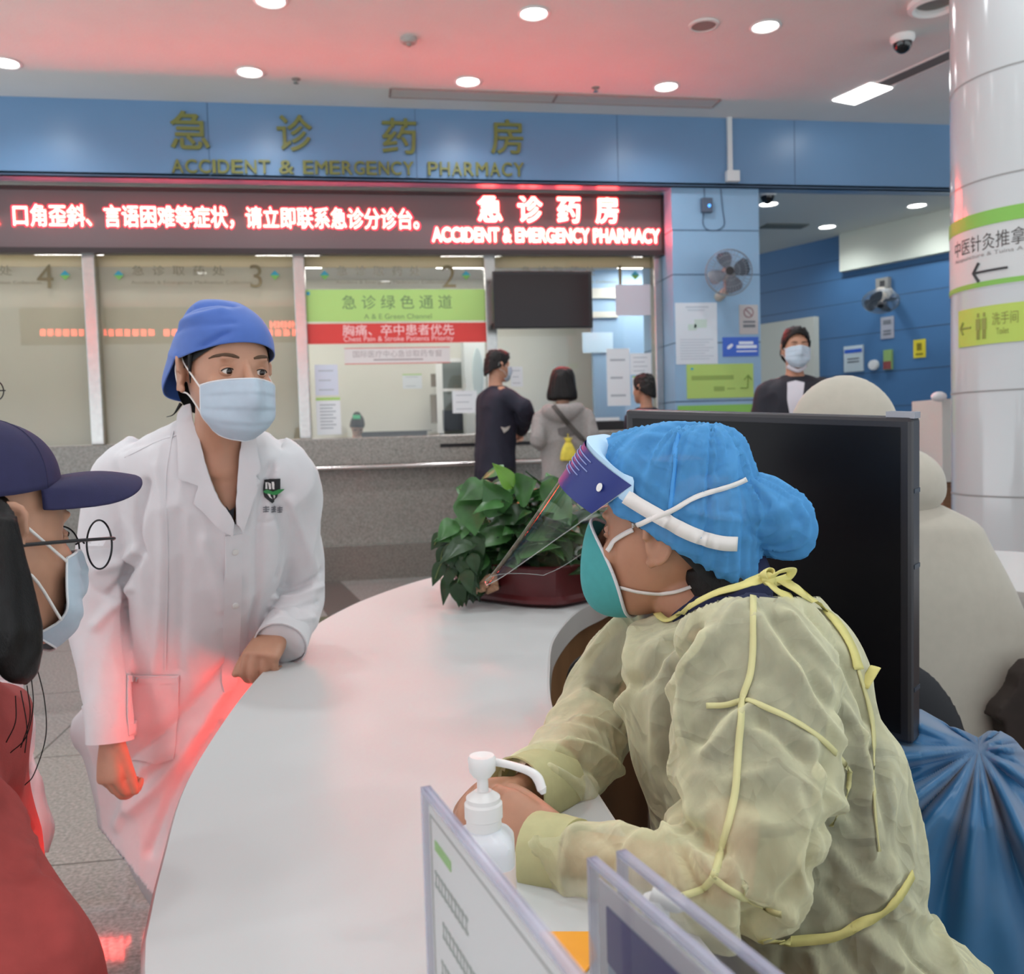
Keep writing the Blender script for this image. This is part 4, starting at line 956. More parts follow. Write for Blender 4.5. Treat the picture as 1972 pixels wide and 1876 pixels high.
tag(G().tube([W(*p, z) for p, z in (((1203, 1180), 1.72), ((1196, 1215), 1.70), ((1180, 1236), 1.72), ((1140, 1258), 1.78), ((1105, 1285), 1.85), ((1092, 1330), 1.9))], .008, n=8).obj('black_cable', M_black), 'thick black cable hanging inside the desk opening', 'cable')

# ------------------------------------------------------------------ beige armchair
AZ = 2.32; ac = W(1625, 1300, AZ)
M_beige = mat('beige_upholstery', '#b3ad9f', .75, var=.03, vscale=40, bump=.05, bscale=300, sheen=.2)
arm = thing('massage_armchair', (ac[0], ac[1], 0), 'beige upholstered armchair with round headrest behind the monitor', 'armchair')
def psec(cx_, y, hw, z, th, e=None): return (W(cx_, y, z), CR*(hw*z/FPX), CF*th)
g = G(); c = W(1626, 838, AZ); g.ball(c, .142, .075, .154, n=32, m=20, M=np.stack([CR, CF, CU], 1)); link('headrest', remesh(g, .012, 3), M_beige, arm, 180)
g = G(); g.loft([psec(1625, y, hw, AZ, th) for y, hw, th in ((858, 120, .04), (876, 158, .08), (905, 184, .11), (942, 191, .12), (968, 183, .11), (1000, 150, .08))], n=40, e=2.4); link('shoulder_cushion', remesh(g, .012, 3), M_beige, arm, 180)
g = G(); g.loft([psec(1625, y, hw, AZ+.02, th) for y, hw, th in ((966, 170, .08), (984, 205, .11), (1010, 250, .14), (1045, 268, .15), (1130, 312, .17), (1210, 342, .18), (1320, 366, .19), (1600, 375, .20), (1812, 370, .20))], n=48, e=2.8); link('backrest', remesh(g, .014, 3), M_beige, arm, 180)
# dark cloth edge at the right border
g = G(); pts = [(1990, 1275), (1966, 1300), (1958, 1325), (1944, 1345), (1925, 1365), (1918, 1386), (1934, 1392), (1938, 1425), (1946, 1450), (1995, 1470)]
zz = 2.09
P_ = [W(x, y, zz) for x, y in pts]+[W(2080, 1470, zz), W(2080, 1275, zz)]
me = None; g.prism(P_, CF*.06); tag(link('dark_scarf', remesh(g, .006, 3), mat('dark_brown_cloth', '#2a1f19', .8, var=.2, vscale=30), None, 180), 'dark brown scarf hanging over the beige armchair at the photo edge', 'scarf')
# ------------------------------------------------------------------ black office chair under a blue cloth
oc = W(1700, 1480, 1.74); ch = thing('office_chair', (oc[0], oc[1]-.05, 0), 'black round-backed office chair half hidden by blue cloth', 'chair')
M_chair = mat('black_chair_mesh', '#15161c', .6)
g = G(); g.loft([(W(1680, y, 1.84), CR*(hw*1.84/FPX), CF*.03) for y, hw in ((1268, 40), (1282, 90), (1320, 135), (1380, 172), (1450, 190), (1530, 180), (1580, 150))], n=32); link('backrest', remesh(g, .010, 3), M_chair, ch, 180)
sx_ = W(1850, 1600, 1.68)
G().lathe((sx_[0], sx_[1], .42), [(0, 0), (.18, 0), (.20, .03), (.19, .07), (.0, .08)]).obj('seat', M_chair, ch)
G().tube([W(1720, 1560, 1.83), A(sx_[0], sx_[1]+.15, .45), A(sx_[0], sx_[1], .42)], .02).obj('back_bracket', M_black, ch)
G().tube([(sx_[0], sx_[1], .42), (sx_[0], sx_[1], .07)], .025, m=1).obj('pole', M_black, ch)
for k in range(5):
    a = k*2*PI/5; G().tube([(sx_[0], sx_[1], .09), (sx_[0]+.28*math.cos(a), sx_[1]+.28*math.sin(a), .05)], [.025, .015], m=1).ball((sx_[0]+.28*math.cos(a), sx_[1]+.28*math.sin(a), .026), .026).obj('leg', M_black, ch)

# blue cloth: gathered knot with folds running from it
KX, KY = 1885, 1442
def topline(x): return np.interp(x, [1640, 1700, 1745, 1772, 1800, 1830, 1860, 1885, 1905, 1925, 1950, 1972, 1990, 2060], [1390, 1385, 1376, 1368, 1384, 1400, 1412, 1424, 1410, 1410, 1424, 1450, 1480, 1600])
nx, ny = 200, 150; P_ = []
for j in range(ny):
    v = j/(ny-1)
    for i in range(nx):
        x = 1640+(2060-1640)*i/(nx-1); yt = topline(x); y = yt+(2262-yt)*v**1.35
        an = math.atan2(y-KY, x-KX); r_ = math.hypot(x-KX, y-KY)
        fold = math.sin(an*13+.6*math.sin(an*5+1.3)+.4*math.sin(r_*.02))+.5*math.sin(an*23+1.1)
        amp = min(1, r_/70)*(1 if y < 1560 else max(.45, 1-(y-1560)/700))
        z = 1.50-.018*fold*amp-.10*min(1, v*3.2)+.06*(1-v)**6+.035*math.exp(-(r_/34)**2)+.05*(1-min(1, (y-yt)/30))
        P_.append(W(x, y, z))
cl = G().add(P_, [(j*nx+i, j*nx+i+1, (j+1)*nx+i+1, (j+1)*nx+i) for j in range(ny-1) for i in range(nx-1)])
me = bake(cl.mesh('c'), ('SMOOTH', dict(factor=.5, iterations=3)), ('SOLIDIFY', dict(thickness=.003)))
tag(link('draped_cloth', me, mat('blue_satin_cloth', '#1d6391', .34, var=.05, vscale=30, sheen=.4), None, 180), 'blue cloth gathered to a knot and draped over the office chair', 'cloth')

# ------------------------------------------------------------------ sign holders, bottles, folder on the desk
M_acr = glass('acrylic', c=(.90, .92, .98), refl=.05, tint=.0, rough=.05)
M_acredge = mat('acrylic_edge', '#c6c9df', .12, spec=.8, trans=.45)
def vplane(pxa, pxb, Zt):
    a, b = onZ(*pxa, Zt), onZ(*pxb, Zt); d = unit(b-a); n = np.cross(d, A(0, 0, 1))
    if n @ (CO-a) < 0: n = -n
    return a, d, n
def holder(pxa, pxb, Zt, ln, label, paper, lean=0.):
    a, d, n = vplane(pxa, pxb, Zt); up = unit(A(0, 0, 1)-n*lean); h = (Zt-DESK-.001)/up[2]
    if n @ (CO-a) < 0: n = -n
    nn = np.cross(d, up); nn = nn if nn @ n > 0 else -nn
    c = a+d*ln/2-up*h/2; t = thing('sign_holder', A(c[0], c[1], DESK), label, 'sign holder', 'acrylic sign holders on the desk')
    for s_ in (1, -1): G().obox(c+nn*.0022*s_, d*ln/2, nn*.0009, up*h/2).obj('acrylic_sheet', M_acr, t, smooth=0)
    e = .0032
    G().obox(c+up*(h/2-e/2), d*ln/2, nn*.0036, up*e/2).obox(c-d*(ln/2-e/2), d*e/2, nn*.0036, up*h/2).obox(c+d*(ln/2-e/2), d*e/2, nn*.0036, up*h/2).obj('acrylic_rim', M_acredge, t, smooth=0)
    G().obox(c-up*(h/2-.003)-nn*.03*0, d*ln/2, nn*.03, up*.003).obj('foot', M_acr, t, smooth=0)
    pg = G().obox(c, d*(ln/2-.010), nn*.0008, up*(h/2-.010)).obj('paper_sheet', paper, t, smooth=0)
    return t, c, d, up, nn, ln, h
t, c, d, up, nn, ln, h = holder((819, 1514), (1112, 1876), .955, .297, 'clear sign holder with a white printed sheet, in front of the pump bottle', mat('sheet_white', '#eef2f2', .6))
def hb(t, rows, m, nm, c=c):
    g = G()
    for f0, f1, fz, hh in rows: g.obox(c+d*ln*((f0+f1)/2-.5)+up*h*(fz-.5)+nn*.0011, d*ln*(f1-f0)/2, nn*.0003, up*h*hh/2)
    return g.obj(nm, m, t, smooth=0)
M_sheetink = mat('sheet_ink', '#8d9a92', .7); M_border = mat('sheet_border', '#9aa09c', .7)
hb(t, [(.045, .955, .925, .006), (.045, .955, .06, .006), (.045, .052, .49, .86), (.948, .955, .49, .86)], M_border, 'printed_border')
hb(t, [(.08, .20, .84, .035)], M_leafgreen, 'logo')
rows = []; rng = random.Random(9)
for k, (f0, f1) in enumerate(((.07, .30), (.12, .62), (.10, .52), (.10, .58), (.10, .46))):
    x = f0
    while x < f1:
        wq = rng.uniform(.012, .024); zq = .72-.145*k
        rows += [(x, x+wq, zq+.022, .012), (x, x+wq, zq-.022, .012), (x+wq*.4, x+wq*.6, zq, .06)]; x += wq+.007
hb(t, rows, M_sheetink, 'printed_text')
t, c, d, up, nn, ln, h = holder((1139, 1650), (1400, 1876), .925, .297, 'clear double sign holder with a purple and blue poster by the nurse elbow', mat('sheet_pale', '#c9c9d2', .6))
g = G(); g.obox(c+up*h*.02+nn*.0012+d*.0, d*(ln/2-.022), nn*.0003, up*(h/2-.026)).obj('poster', mat('poster_slate', '#93a2bb', .5), t, smooth=0)
g = G(); q0 = c-d*(ln/2-.022)+nn*.0018; hz = h/2-.026
g.prism([q0+up*(hz+h*.02), q0+d*(ln-.044)+up*(hz+h*.02), q0+d*(ln-.044)-up*hz*.35, q0+d*(ln-.044)*.55+up*hz*.02, q0+d*(ln-.044)*.25+up*hz*.33, q0+up*hz*.46], nn*.0003).obj('poster_band', mat('poster_indigo', '#4b447c', .5), t, smooth=0)
a2 = c-nn*.022
for s_ in (1, -1): G().obox(a2+nn*.0022*s_, d*ln/2, nn*.0009, up*h/2).obj('acrylic_sheet', M_acr, t, smooth=0)
G().obox(a2+up*(h/2-.0016), d*ln/2, nn*.0036, up*.0016).obox(a2-d*(ln/2-.0016), d*.0016, nn*.0036, up*h/2).obj('acrylic_rim', M_acredge, t, smooth=0)

P_ = [onZ(*p, DESK+.001) for p in ((1040, 1800), (1135, 1800), (1150, 1846), (1105, 1905))]
tag(G().prism(P_, (0, 0, .003)).obj('orange_folder', mat('orange_card', '#f2a21c', .5), smooth=0), 'bright orange folder lying between the two sign holders', 'folder')

def pump(c, s, ndir, label, body_c, lab_c, H=.155, tall=1.):
    """bottle with a long nozzle; c base centre, s radius scale"""
    t = thing('pump_bottle', c, label, 'pump bottle', 'pump bottles on the desk')
    ux = unit(A(*ndir, 0)); uy = A(-ux[1], ux[0], 0); hb_ = H*.56
    def rq(hw, z, e=4): 
        a = np.linspace(0, 2*PI, 40, endpoint=False); cc = np.sign(np.cos(a))*np.abs(np.cos(a))**(2/e); ss = np.sign(np.sin(a))*np.abs(np.sin(a))**(2/e)
        return c+cc[:, None]*CR*A(1, 1, 0)*hw+ss[:, None]*A(-CR[1], CR[0], 0)*hw+A(0, 0, z)
    g = G(); g.rings([rq(.026*s, 0), rq(.028*s, .004), rq(.028*s, hb_*.82), rq(.0275*s, hb_*.88), rq(.024*s, hb_*.95, 3), rq(.016*s, hb_, 2.2), rq(.014*s, hb_+.004, 2)])
    g.obj('bottle', body_c, t)
    G().rings([rq(.0285*s, .012), rq(.0285*s, hb_*.66)]).obj('paper_label', lab_c, t)
    z = hb_
    G().lathe(c, [(.0155*s, z), (.0165*s, z+.003), (.0165*s, z+.010), (.0178*s, z+.011), (.0178*s, z+.024), (.016*s, z+.026), (.016*s, z+.03), (.008*s, z+.036), (0, z+.036)], n=32).obj('screw_collar', M_white, t)
    G().lathe(c, [(.0055*s, z+.034), (.005*s, H-.018), (0, H-.018)], n=20).obj('pump_stem', M_white, t)
    G().lathe(c, [(.0, H-.022), (.008*s, H-.02), (.0125*s, H-.014), (.013*s, H-.003), (.0115*s, H), (0, H-.002)], n=28).obj('pump_head', M_white, t)
    return t, ux
bc = onZ(938, 1772, DESK); zb_ = proj(bc)[2]
Hb = (W(926, 1449, zb_)-bc)[2]
t, ux = pump(bc, 1.0, (1, .1), 'white hand sanitizer pump bottle behind the printed sign holder', mat('bottle_frosted', '#dfe4e8', .3, sub=.1), mat('label_pinkish', '#e9dcd6', .5), H=Hb)
zn = zb_-.01
G().tube([W(945, 1466, zb_), W(985, 1474, zn), W(1020, 1486, zn-.02), W(1036, 1500, zn-.025), W(1044, 1522, zn-.03)], [.0038, .0036, .0038, .0046, .0042], n=14, m=6).tube([W(1043, 1518, zn-.03), W(1047, 1528, zn-.03)], [.0045, .0025], n=12, m=1).obj('nozzle', M_white, t)
zc_ = .66; hd_ = W(1262, 1728, zc_); b2 = A(hd_[0], hd_[1], DESK)
t, ux = pump(b2, .8, (1, .1), 'second white pump bottle whose spout shows above the poster holder', mat('bottle_frosted', '#dfe4e8', .3, sub=.1), mat('label_pinkish', '#e9dcd6', .5), H=hd_[2]-DESK)
G().tube([W(1255, 1724, zc_), W(1285, 1736, zc_-.005), W(1305, 1744, zc_-.008), W(1319, 1747, zc_-.01)], [.006, .0065, .0055, .003], n=14).obj('nozzle', M_white, t)
G().tube([W(1274, 1735, zc_), W(1272, 1696, zc_)], .0022, n=8, m=1).obj('clear_tube', mat('tube_clear', '#e3e6e2', .2, trans=.3), t)

# ================================================================== PEOPLE
def skinmat(n, c): return mat(n, c, .48, var=.05, vscale=40, sub=.12, bump=.05, bscale=600)
M_skin = skinmat('skin', '#b98a70'); M_skin2 = skinmat('skin_warm', '#b58468')
M_hair = mat('black_hair', '#0e0b0a', .42, spec=.3, var=.5, vscale=60, vstretch=(6, 6, 1), bump=.4, bscale=260)
M_sclera = mat('eye_white', '#d9d2ca', .25); M_iris = mat('dark_iris', '#20140e', .15)
M_brow = mat('eyebrow', '#55402f', .85); M_lash = mat('lash', '#1c1310', .7)
M_mask = mat('surgical_mask_blue', '#b3c3d0', .7, var=.03, vscale=60, bump=.05, bscale=700)
M_maskw = mat('mask_white_edge', '#dde1e4', .7)
M_elastic = mat('white_elastic', '#e4e1dc', .7)

def frame(fdir, up=(0, 0, 1)):
    y = -unit(fdir); z = unit(np.asarray(up, float)-y*(np.asarray(up, float) @ y)); x = np.cross(y, z); return np.stack([x, y, z], 1)
class Head:
    def __init__(s, c, fdir, up=(0, 0, 1), k=1.): s.c = np.asarray(c, float); s.M = frame(fdir, up); s.k = k
    def w(s, *p): return s.c+s.M @ (np.array(p, float)*s.k)
    def wv(s, P): return s.c+(np.asarray(P, float)*s.k) @ s.M.T
    def local(s, P): return (np.asarray(P, float)-s.c) @ s.M/s.k
def head_geo(g, H, ears=True):
    L = lambda pts: H.wv(pts)
    def ball(c, rx, ry, rz, M=None, n=28, m=18):
        q = G(); q.ball(c, rx, ry, rz, n=n, m=m, M=M); g.add(L(q.v[0]), q.f)
    ball((0, .012, .035), .073, .093, .078, n=40, m=26)
    q = G(); q.loft([((0, cy, z), (hx, 0, 0), (0, hy, 0)) for z, cy, hx, hy in ((.07, -.002, .058, .072), (.05, -.006, .065, .079), (.02, -.008, .068, .080), (-.02, -.010, .067, .079), (-.055, -.016, .059, .073), (-.085, -.030, .046, .057), (-.106, -.046, .030, .038), (-.114, -.052, .014, .02))], n=40, m=4, e=2.15)
    g.add(L(q.v[0]), q.f)
    q = G(); q.tube([(0, -.084, .018), (0, -.093, -.002), (0, -.102, -.022), (0, -.106, -.034)], [.007, .008, .010, .0125], n=16); g.add(L(q.v[0]), q.f)
    for s_ in (1, -1):
        ball((s_*.0125, -.095, -.038), .008, .010, .0075, n=14, m=10)
        ball((s_*.026, -.078, .023), .019, .009, .007, n=16, m=10)
        ball((s_*.041, -.060, -.026), .021, .017, .022, n=18, m=12)
        if ears:
            a = s_*.42; Mr = np.array([[math.cos(a), -math.sin(a)*1, 0], [math.sin(a), math.cos(a), 0], [0, 0, 1]])
            ball((s_*.077, .014, -.002), .0065, .0175, .029, M=Mr, n=20, m=14)
            q = G(); arc = []
            for t in np.linspace(-2.2, 2.5, 14):
                arc.append(A(s_*.080, .014, .0)+Mr @ A(s_*.002, math.sin(t+.6)*.0185*(1 if t > -1.5 else .8), math.cos(t+.6)*.030-.001))
            q.tube(arc, .0048, n=8, m=2); g.add(L(q.v[0]), q.f)
            ball((s_*.078, .008, -.030), .005, .0085, .009, n=12, m=8)
    ball((0, -.088, -.066), .022, .007, .010, n=16, m=10)
def sockets(me, H):
    c = getco(me); l = H.local(c)
    for s_ in (1, -1):
        d = (l-A(s_*.031, -.088, .000))/A(.017, .03, .011); q = np.exp(-np.sum(d*d, 1)); l[:, 1] += .0068*q
    for s_ in (1, -1):
        d = (l-A(s_*.082, .010, .001))/A(.012, .0075, .013); l[:, 0] -= s_*.008*np.exp(-np.sum(d*d, 1))
    d = (l-A(0, -.088, .012))/A(.008, .02, .012); l[:, 1] += .002*np.exp(-np.sum(d*d, 1))
    setco(me, H.wv(l))
def eyes(H, parent, gaze=(0, -1, 0), skin=M_skin, brow=True, bvh=None):
    def on(p, off):
        if bvh is None: return H.w(*p)
        h = bvh.ray_cast(Vector(H.w(p[0]*1.25, -.16, p[2])), Vector(unit(H.w(p[0], .0, p[2])-H.w(p[0]*1.25, -.16, p[2]))))
        return np.array(h[0])+np.array(h[1])*off if h[0] is not None else H.w(*p)
    gz = unit(gaze)
    for s_ in (1, -1):
        ec = A(s_*.0305, -.0700, .0); r_ = .0120
        q = G(); q.ball(ec, r_, n=28, m=20); eb = G().add(H.wv(q.v[0]), q.f).obj('eyeball', M_sclera, parent, smooth=180)
        x = unit(np.cross(gz, A(0, 0, 1))); z = np.cross(x, gz); q = G(); R = []
        for t in np.linspace(.02, .48, 6): R.append([ec+(r_+.0003)*(gz*math.cos(t)+math.sin(t)*(x*math.cos(p)+z*math.sin(p))) for p in np.linspace(0, 2*PI, 24, endpoint=False)])
        q.rings(R); ir = G().add(H.wv(q.v[0]), q.f).obj('iris', M_iris, eb, smooth=180)
        for top in (1, -1):
            q = G(); R = []; edge = []
            for th in np.linspace(-1.5, 1.5, 27):
                u = max(-1, min(1, th/1.08)); e0 = (.42 if top > 0 else -.42)*(1-abs(u)**2.2)-.03
                col_ = []
                for f_ in np.linspace(0, 1, 8):
                    ph = e0+(top*1.05-e0)*f_; rr = r_+.0010+.0005*(f_ < .15)-.0012*f_
                    col_.append(ec+rr*A(math.sin(th)*math.cos(ph), -math.cos(th)*math.cos(ph), math.sin(ph)))
                R.append(col_+[ec+(r_-.0008)*unit(p-ec) for p in col_[::-1]]); edge.append(col_[0])
            q.rings(R); G().add(H.wv(q.v[0]), q.f).obj('eyelid', skin, parent, smooth=180)
            if top > 0:
                q = G(); q.tube(edge[4:-4], .0010, n=6, m=1); G().add(H.wv(q.v[0]), q.f).obj('lash_line', M_lash, parent)
        if brow:
            G().tube([on((s_*x, -.09, z), .0004) for x, z in ((.012, .0235), (.021, .0262), (.033, .0272), (.044, .0255), (.051, .0215))], [.0018, .0034, .0034, .0025, .001], n=8, m=4).obj('eyebrow', M_brow, parent)
def dome(H, base, pole, n=72, m=28, k=.62, C=None):
    """cap or hair shell: base(a) gives the opening, closing toward the pole (local)"""
    B = np.array([base(a) for a in np.linspace(0, 2*PI, n, endpoint=False)], float); C = B.mean(0) if C is None else np.asarray(C, float); pole = np.asarray(pole, float); R = []
    for t in np.linspace(0, PI/2*.985, m):
        cs, sn = math.cos(t)**k, math.sin(t)**.92
        R.append(np.stack([pole[0]*(1-cs)+(B[:, 0])*cs, pole[1]*(1-cs)+B[:, 1]*cs, B[:, 2]+(pole[2]-B[:, 2])*sn], 1))
    return H.wv(np.array(R).reshape(-1, 3)).reshape(m, n, 3)
def shell(R, th=.0025, closed=True):
    g = G().rings(R, caps=False); m, n = R.shape[:2]; last = (m-1)*n; g.f.append(tuple(last+j for j in range(n))); g.mi.append(0); return g.mesh('s')
def cap_base(fz=.052, sz=.028, bz=-.035, rx=.080, ry=.098, cy=.006):
    def f(a):
        x, y = math.sin(a), -math.cos(a)                       # a = 0 at the forehead
        z = fz*max(0, -y)**1.3+bz*max(0, y)**1.3+sz*(1-abs(y)**1.3)
        return (rx*x, cy+ry*y, z)
    return f
def facemask(H, parent, mname='face_mask', m=M_mask, puff=.0, drop=-.118, top=.004, wide=.072, edge=True, push=0.):
    """pleated mask following nose, cheeks and chin"""
    nu, nv = 41, 25; P = []
    for j in range(nv):
        v = j/(nv-1)
        for i in range(nu):
            u = 2*i/(nu-1)-1; au = abs(u)
            hw = wide*(1-.42*max(0, (v-.62)/.38)**1.6)
            th = u*1.18; x = hw*math.sin(th)/math.sin(1.18)
            nose = .026*math.exp(-(u/.24)**2)*math.exp(-((v-.26)/.30)**2); nosetop = .010*math.exp(-(u/.2)**2)*math.exp(-(v/.12)**2)
            y = -.026-.068*math.cos(th)-nose-nosetop-push-.008*math.sin(PI*v)*(1-au**2)-puff*math.sin(PI*v)
            y += .020*max(0, (v-.80)/.20)**1.5
            z = top-.012*au**2+(drop-top+.010*au)*v+.022*au**3*v
            y -= .0040*(((v*4.2) % 1)-.5)*(1-au**4)*(1 if .14 < v < .8 else 0)
            P.append((x, y, z))
    g = G().add(H.wv(P), [(j*nu+i, j*nu+i+1, (j+1)*nu+i+1, (j+1)*nu+i) for j in range(nv-1) for i in range(nu-1)])
    me = bake(g.mesh('m'), ('SOLIDIFY', dict(thickness=.0016, offset=0)), ('SUBSURF', dict(levels=1)))
    o = link(mname, me, m, parent, 180); P = H.wv(P).reshape(nv, nu, 3)
    if edge:
        G().tube(P[0, ::4], .0016, n=6, m=2).tube(P[:, 0][::3], .0013, n=6, m=2).tube(P[:, -1][::3], .0013, n=6, m=2).tube(P[-1, ::4], .0014, n=6, m=2).obj('mask_edge', M_maskw, o)
        for s_, col_ in ((-1, 0), (1, -1)):
            e = H.w(s_*.077, .030, .006)
            G().tube([P[1, col_], H.w(s_*.0755, -.004, .010), H.w(s_*.078, .018, .030), H.w(s_*.079, .034, .004), H.w(s_*.077, .020, -.032), H.w(s_*.073, -.012, -.042), P[-5, col_]], .0016, n=8, m=5).obj('ear_loop', M_elastic, o)
    return o
def hand(g, wrist, kn, pn, sd, s_=1., curl=(.5, .6, .5), thumb=.6, spread=.12, order=1):
    """palm and five fingers; kn: direction wrist to knuckles, pn: palm side, sd: toward the thumb"""
    d = unit(kn); n_ = unit(np.asarray(pn)-d*(np.asarray(pn) @ d)); t = np.cross(n_, d); t = t if t @ np.asarray(sd) > 0 else -t
    w_ = np.asarray(wrist, float)
    g.loft([(w_-d*.012*s_, t*.026*s_, n_*.019*s_), (w_+d*.02*s_, t*.029*s_, n_*.018*s_), (w_+d*.055*s_, t*.037*s_, n_*.016*s_), (w_+d*.086*s_, t*.039*s_, n_*.013*s_), (w_+d*.094*s_, t*.034*s_, n_*.009*s_)], n=20, m=4, e=2.6)
    for i, (off, ln) in enumerate(((.028, .070), (.0095, .079), (-.0095, .073), (-.027, .056))):
        p = w_+d*(.088-.004*abs(i-1))*s_+t*off*s_; ang = 0; pts = [p-d*.02*s_, p]; fr = (.45, .31, .24); sp = (1.5-i)*spread/3
        for q in range(3):
            ang += curl[q]*(1+.10*i) ; dd = unit((d*math.cos(sp)+t*math.sin(sp))*math.cos(ang)+n_*math.sin(ang)); p = p+dd*ln*fr[q]*s_; pts.append(p)
        r0 = (.0095, .0098, .0093, .0082)[i]*s_
        g.tube(pts, [r0, r0*1.04, r0*.97, r0*.90, r0*.72], n=12, m=4); g.ball(pts[-1], r0*.72, n=12, m=8); g.ball(pts[1], r0*1.08, n=12, m=8)
    p = w_+d*.022*s_+t*.024*s_; dd = unit(d*math.cos(thumb)+t*math.sin(thumb)+n_*.35); d2 = unit(d*.9+n_*.3+t*.12); q1 = p+dd*.040*s_; q2 = q1+unit(dd+d2)*.030*s_; q3 = q2+d2*.024*s_
    g.tube([p-dd*.01*s_, p, q1, q2, q3], [.013*s_, .0145*s_, .0112*s_, .0100*s_, .0078*s_], n=12, m=4); g.ball(q3, .0078*s_, n=12, m=8)
def limb(g, a, b, c, ra, rb, rc, mid=.5):
    """two-segment limb with taper"""
    a, b, c = map(np.asarray, (a, b, c)); g.tube([a, a+(b-a)*mid, b], [ra, (ra*.55+rb*.45)*1.02, rb], n=18, m=5); g.tube([b, b+(c-b)*.35, c], [rb, rb*1.0, rc], n=18, m=5); g.ball(b, rb*1.01, n=16, m=10); g.ball(a, ra, n=16, m=10)
class Body:
    """joints in the place; builds one continuous skin with head, neck, torso, limbs and hands"""
    def __init__(s, **k): s.__dict__.update(k)
def up_frame(fd): f = unit(A(fd[0], fd[1], 0)); return f, A(-f[1], f[0], 0)    # forward, left
def body_mesh(J, voxel=.004, smooth=5, seated=False, hands=True):
    g = G(); H = J.H; head_geo(g, H, J.__dict__.get('ears', True))
    f, l = J.f, J.l; k = J.k
    nb = J.neck; g.tube([H.w(0, .012, -.03), H.w(0, .022, -.07), (H.w(0, .03, -.10)+nb)/2, nb-A(0, 0, .03)], [.052*k, .049*k, .050*k, .066*k], n=24, m=5)
    q_ = J.__dict__.get('slim', 1.)
    ch, wa, hp = J.chest, J.waist, J.hip; ax = unit(nb-hp)
    g.loft([(nb-A(0, 0, .0), l*.060*k, f*.050*k), (nb*.72+ch*.28, l*.125*k*q_, f*.075*k*q_), (ch, l*.150*k*q_, f*.100*k*q_), (ch*.5+wa*.5, l*.140*k*q_, f*.095*k*q_), (wa, l*.125*k*q_, f*.088*k*q_), (hp*.7+wa*.3, l*.150*k*q_, f*.105*k*q_), (hp, l*.158*k*q_, f*.110*k*q_), (hp-A(0, 0, .07*k), l*.13*k*q_, f*.09*k*q_)], n=32, m=5, e=2.2)
    if 'extra' in J.__dict__: g.add(np.concatenate(J.extra.v), J.extra.f)
    for S, E_, Wr, kd_, pd, sd_, cu in J.arms:
        g.tube([nb*.6+np.asarray(S)*.4-A(0, 0, .01), np.asarray(S)], [.055*k*q_, .050*k*q_], n=16, m=1)
        limb(g, S, E_, Wr, .046*k*q_, .036*k*q_, .025*k)
        if hands: hand(g, Wr, kd_, pd, sd_, k*J.__dict__.get('hs', .98), *cu)
        else: g.ball(np.asarray(Wr)+unit(kd_)*.06, .03*k, n=12, m=8)
    for Hj, Kn, An, toe in J.legs:
        limb(g, Hj, Kn, An, .078*k, .052*k, .036*k); g.loft([(np.asarray(An)+A(0, 0, -.02)-toe*.05, np.cross(toe, A(0, 0, 1))*.03, A(0, 0, .03)), (np.asarray(An)+toe*.06-A(0, 0, .035), np.cross(toe, A(0, 0, 1))*.04, A(0, 0, .028)), (np.asarray(An)+toe*.15-A(0, 0, .05), np.cross(toe, A(0, 0, 1))*.036, A(0, 0, .015))], n=16, m=4)
    me = remesh(g, voxel, smooth); sockets(me, H); return me
def std_legs(hip, f, l, k, floor=0., bend=.04):
    out = []
    for s_ in (1, -1):
        h = hip+l*s_*.085*k-A(0, 0, .03); a = A(hip[0], hip[1], floor+.075)+l*s_*.09*k; kn = (h+a)/2+f*bend; out.append((h, kn, a, f))
    return out
def cloth(g, voxel, smooth, wr=None, amp=.0, axes=None, scale=None, seed=0, lines=(), off=0., amp2=0., scale2=None):
    """fuse, then crease: soft ridged noise plus creases drawn along picture lines"""
    me = remesh(g, voxel, smooth); c = getco(me); n = getno(me)
    d = np.full(len(c), off)
    if amp:
        ax = np.eye(3) if axes is None else np.asarray(axes); d = d+amp*(folds(c, ax, scale, seed)-.5)
        if amp2: d = d+amp2*(folds(c, ax, scale2, seed+7)-.5)*np.clip(2.2*vnoise(c*5, seed+2)-.5, 0, 1.3)
    if lines:
        bv = bvh_of(me)
        for pts, wd, ht in lines:
            L = castline(bv, pts, 0, 5)
            if L is None: continue
            q = seg_dist(c, L); d = d+ht*np.exp(-(q/wd)**2)
    setco(me, c+n*d[:, None]); return bake(me, ('SMOOTH', dict(factor=.5, iterations=2)))
def facing(c, n): return np.sum(n*(CO-c), 1) > 0

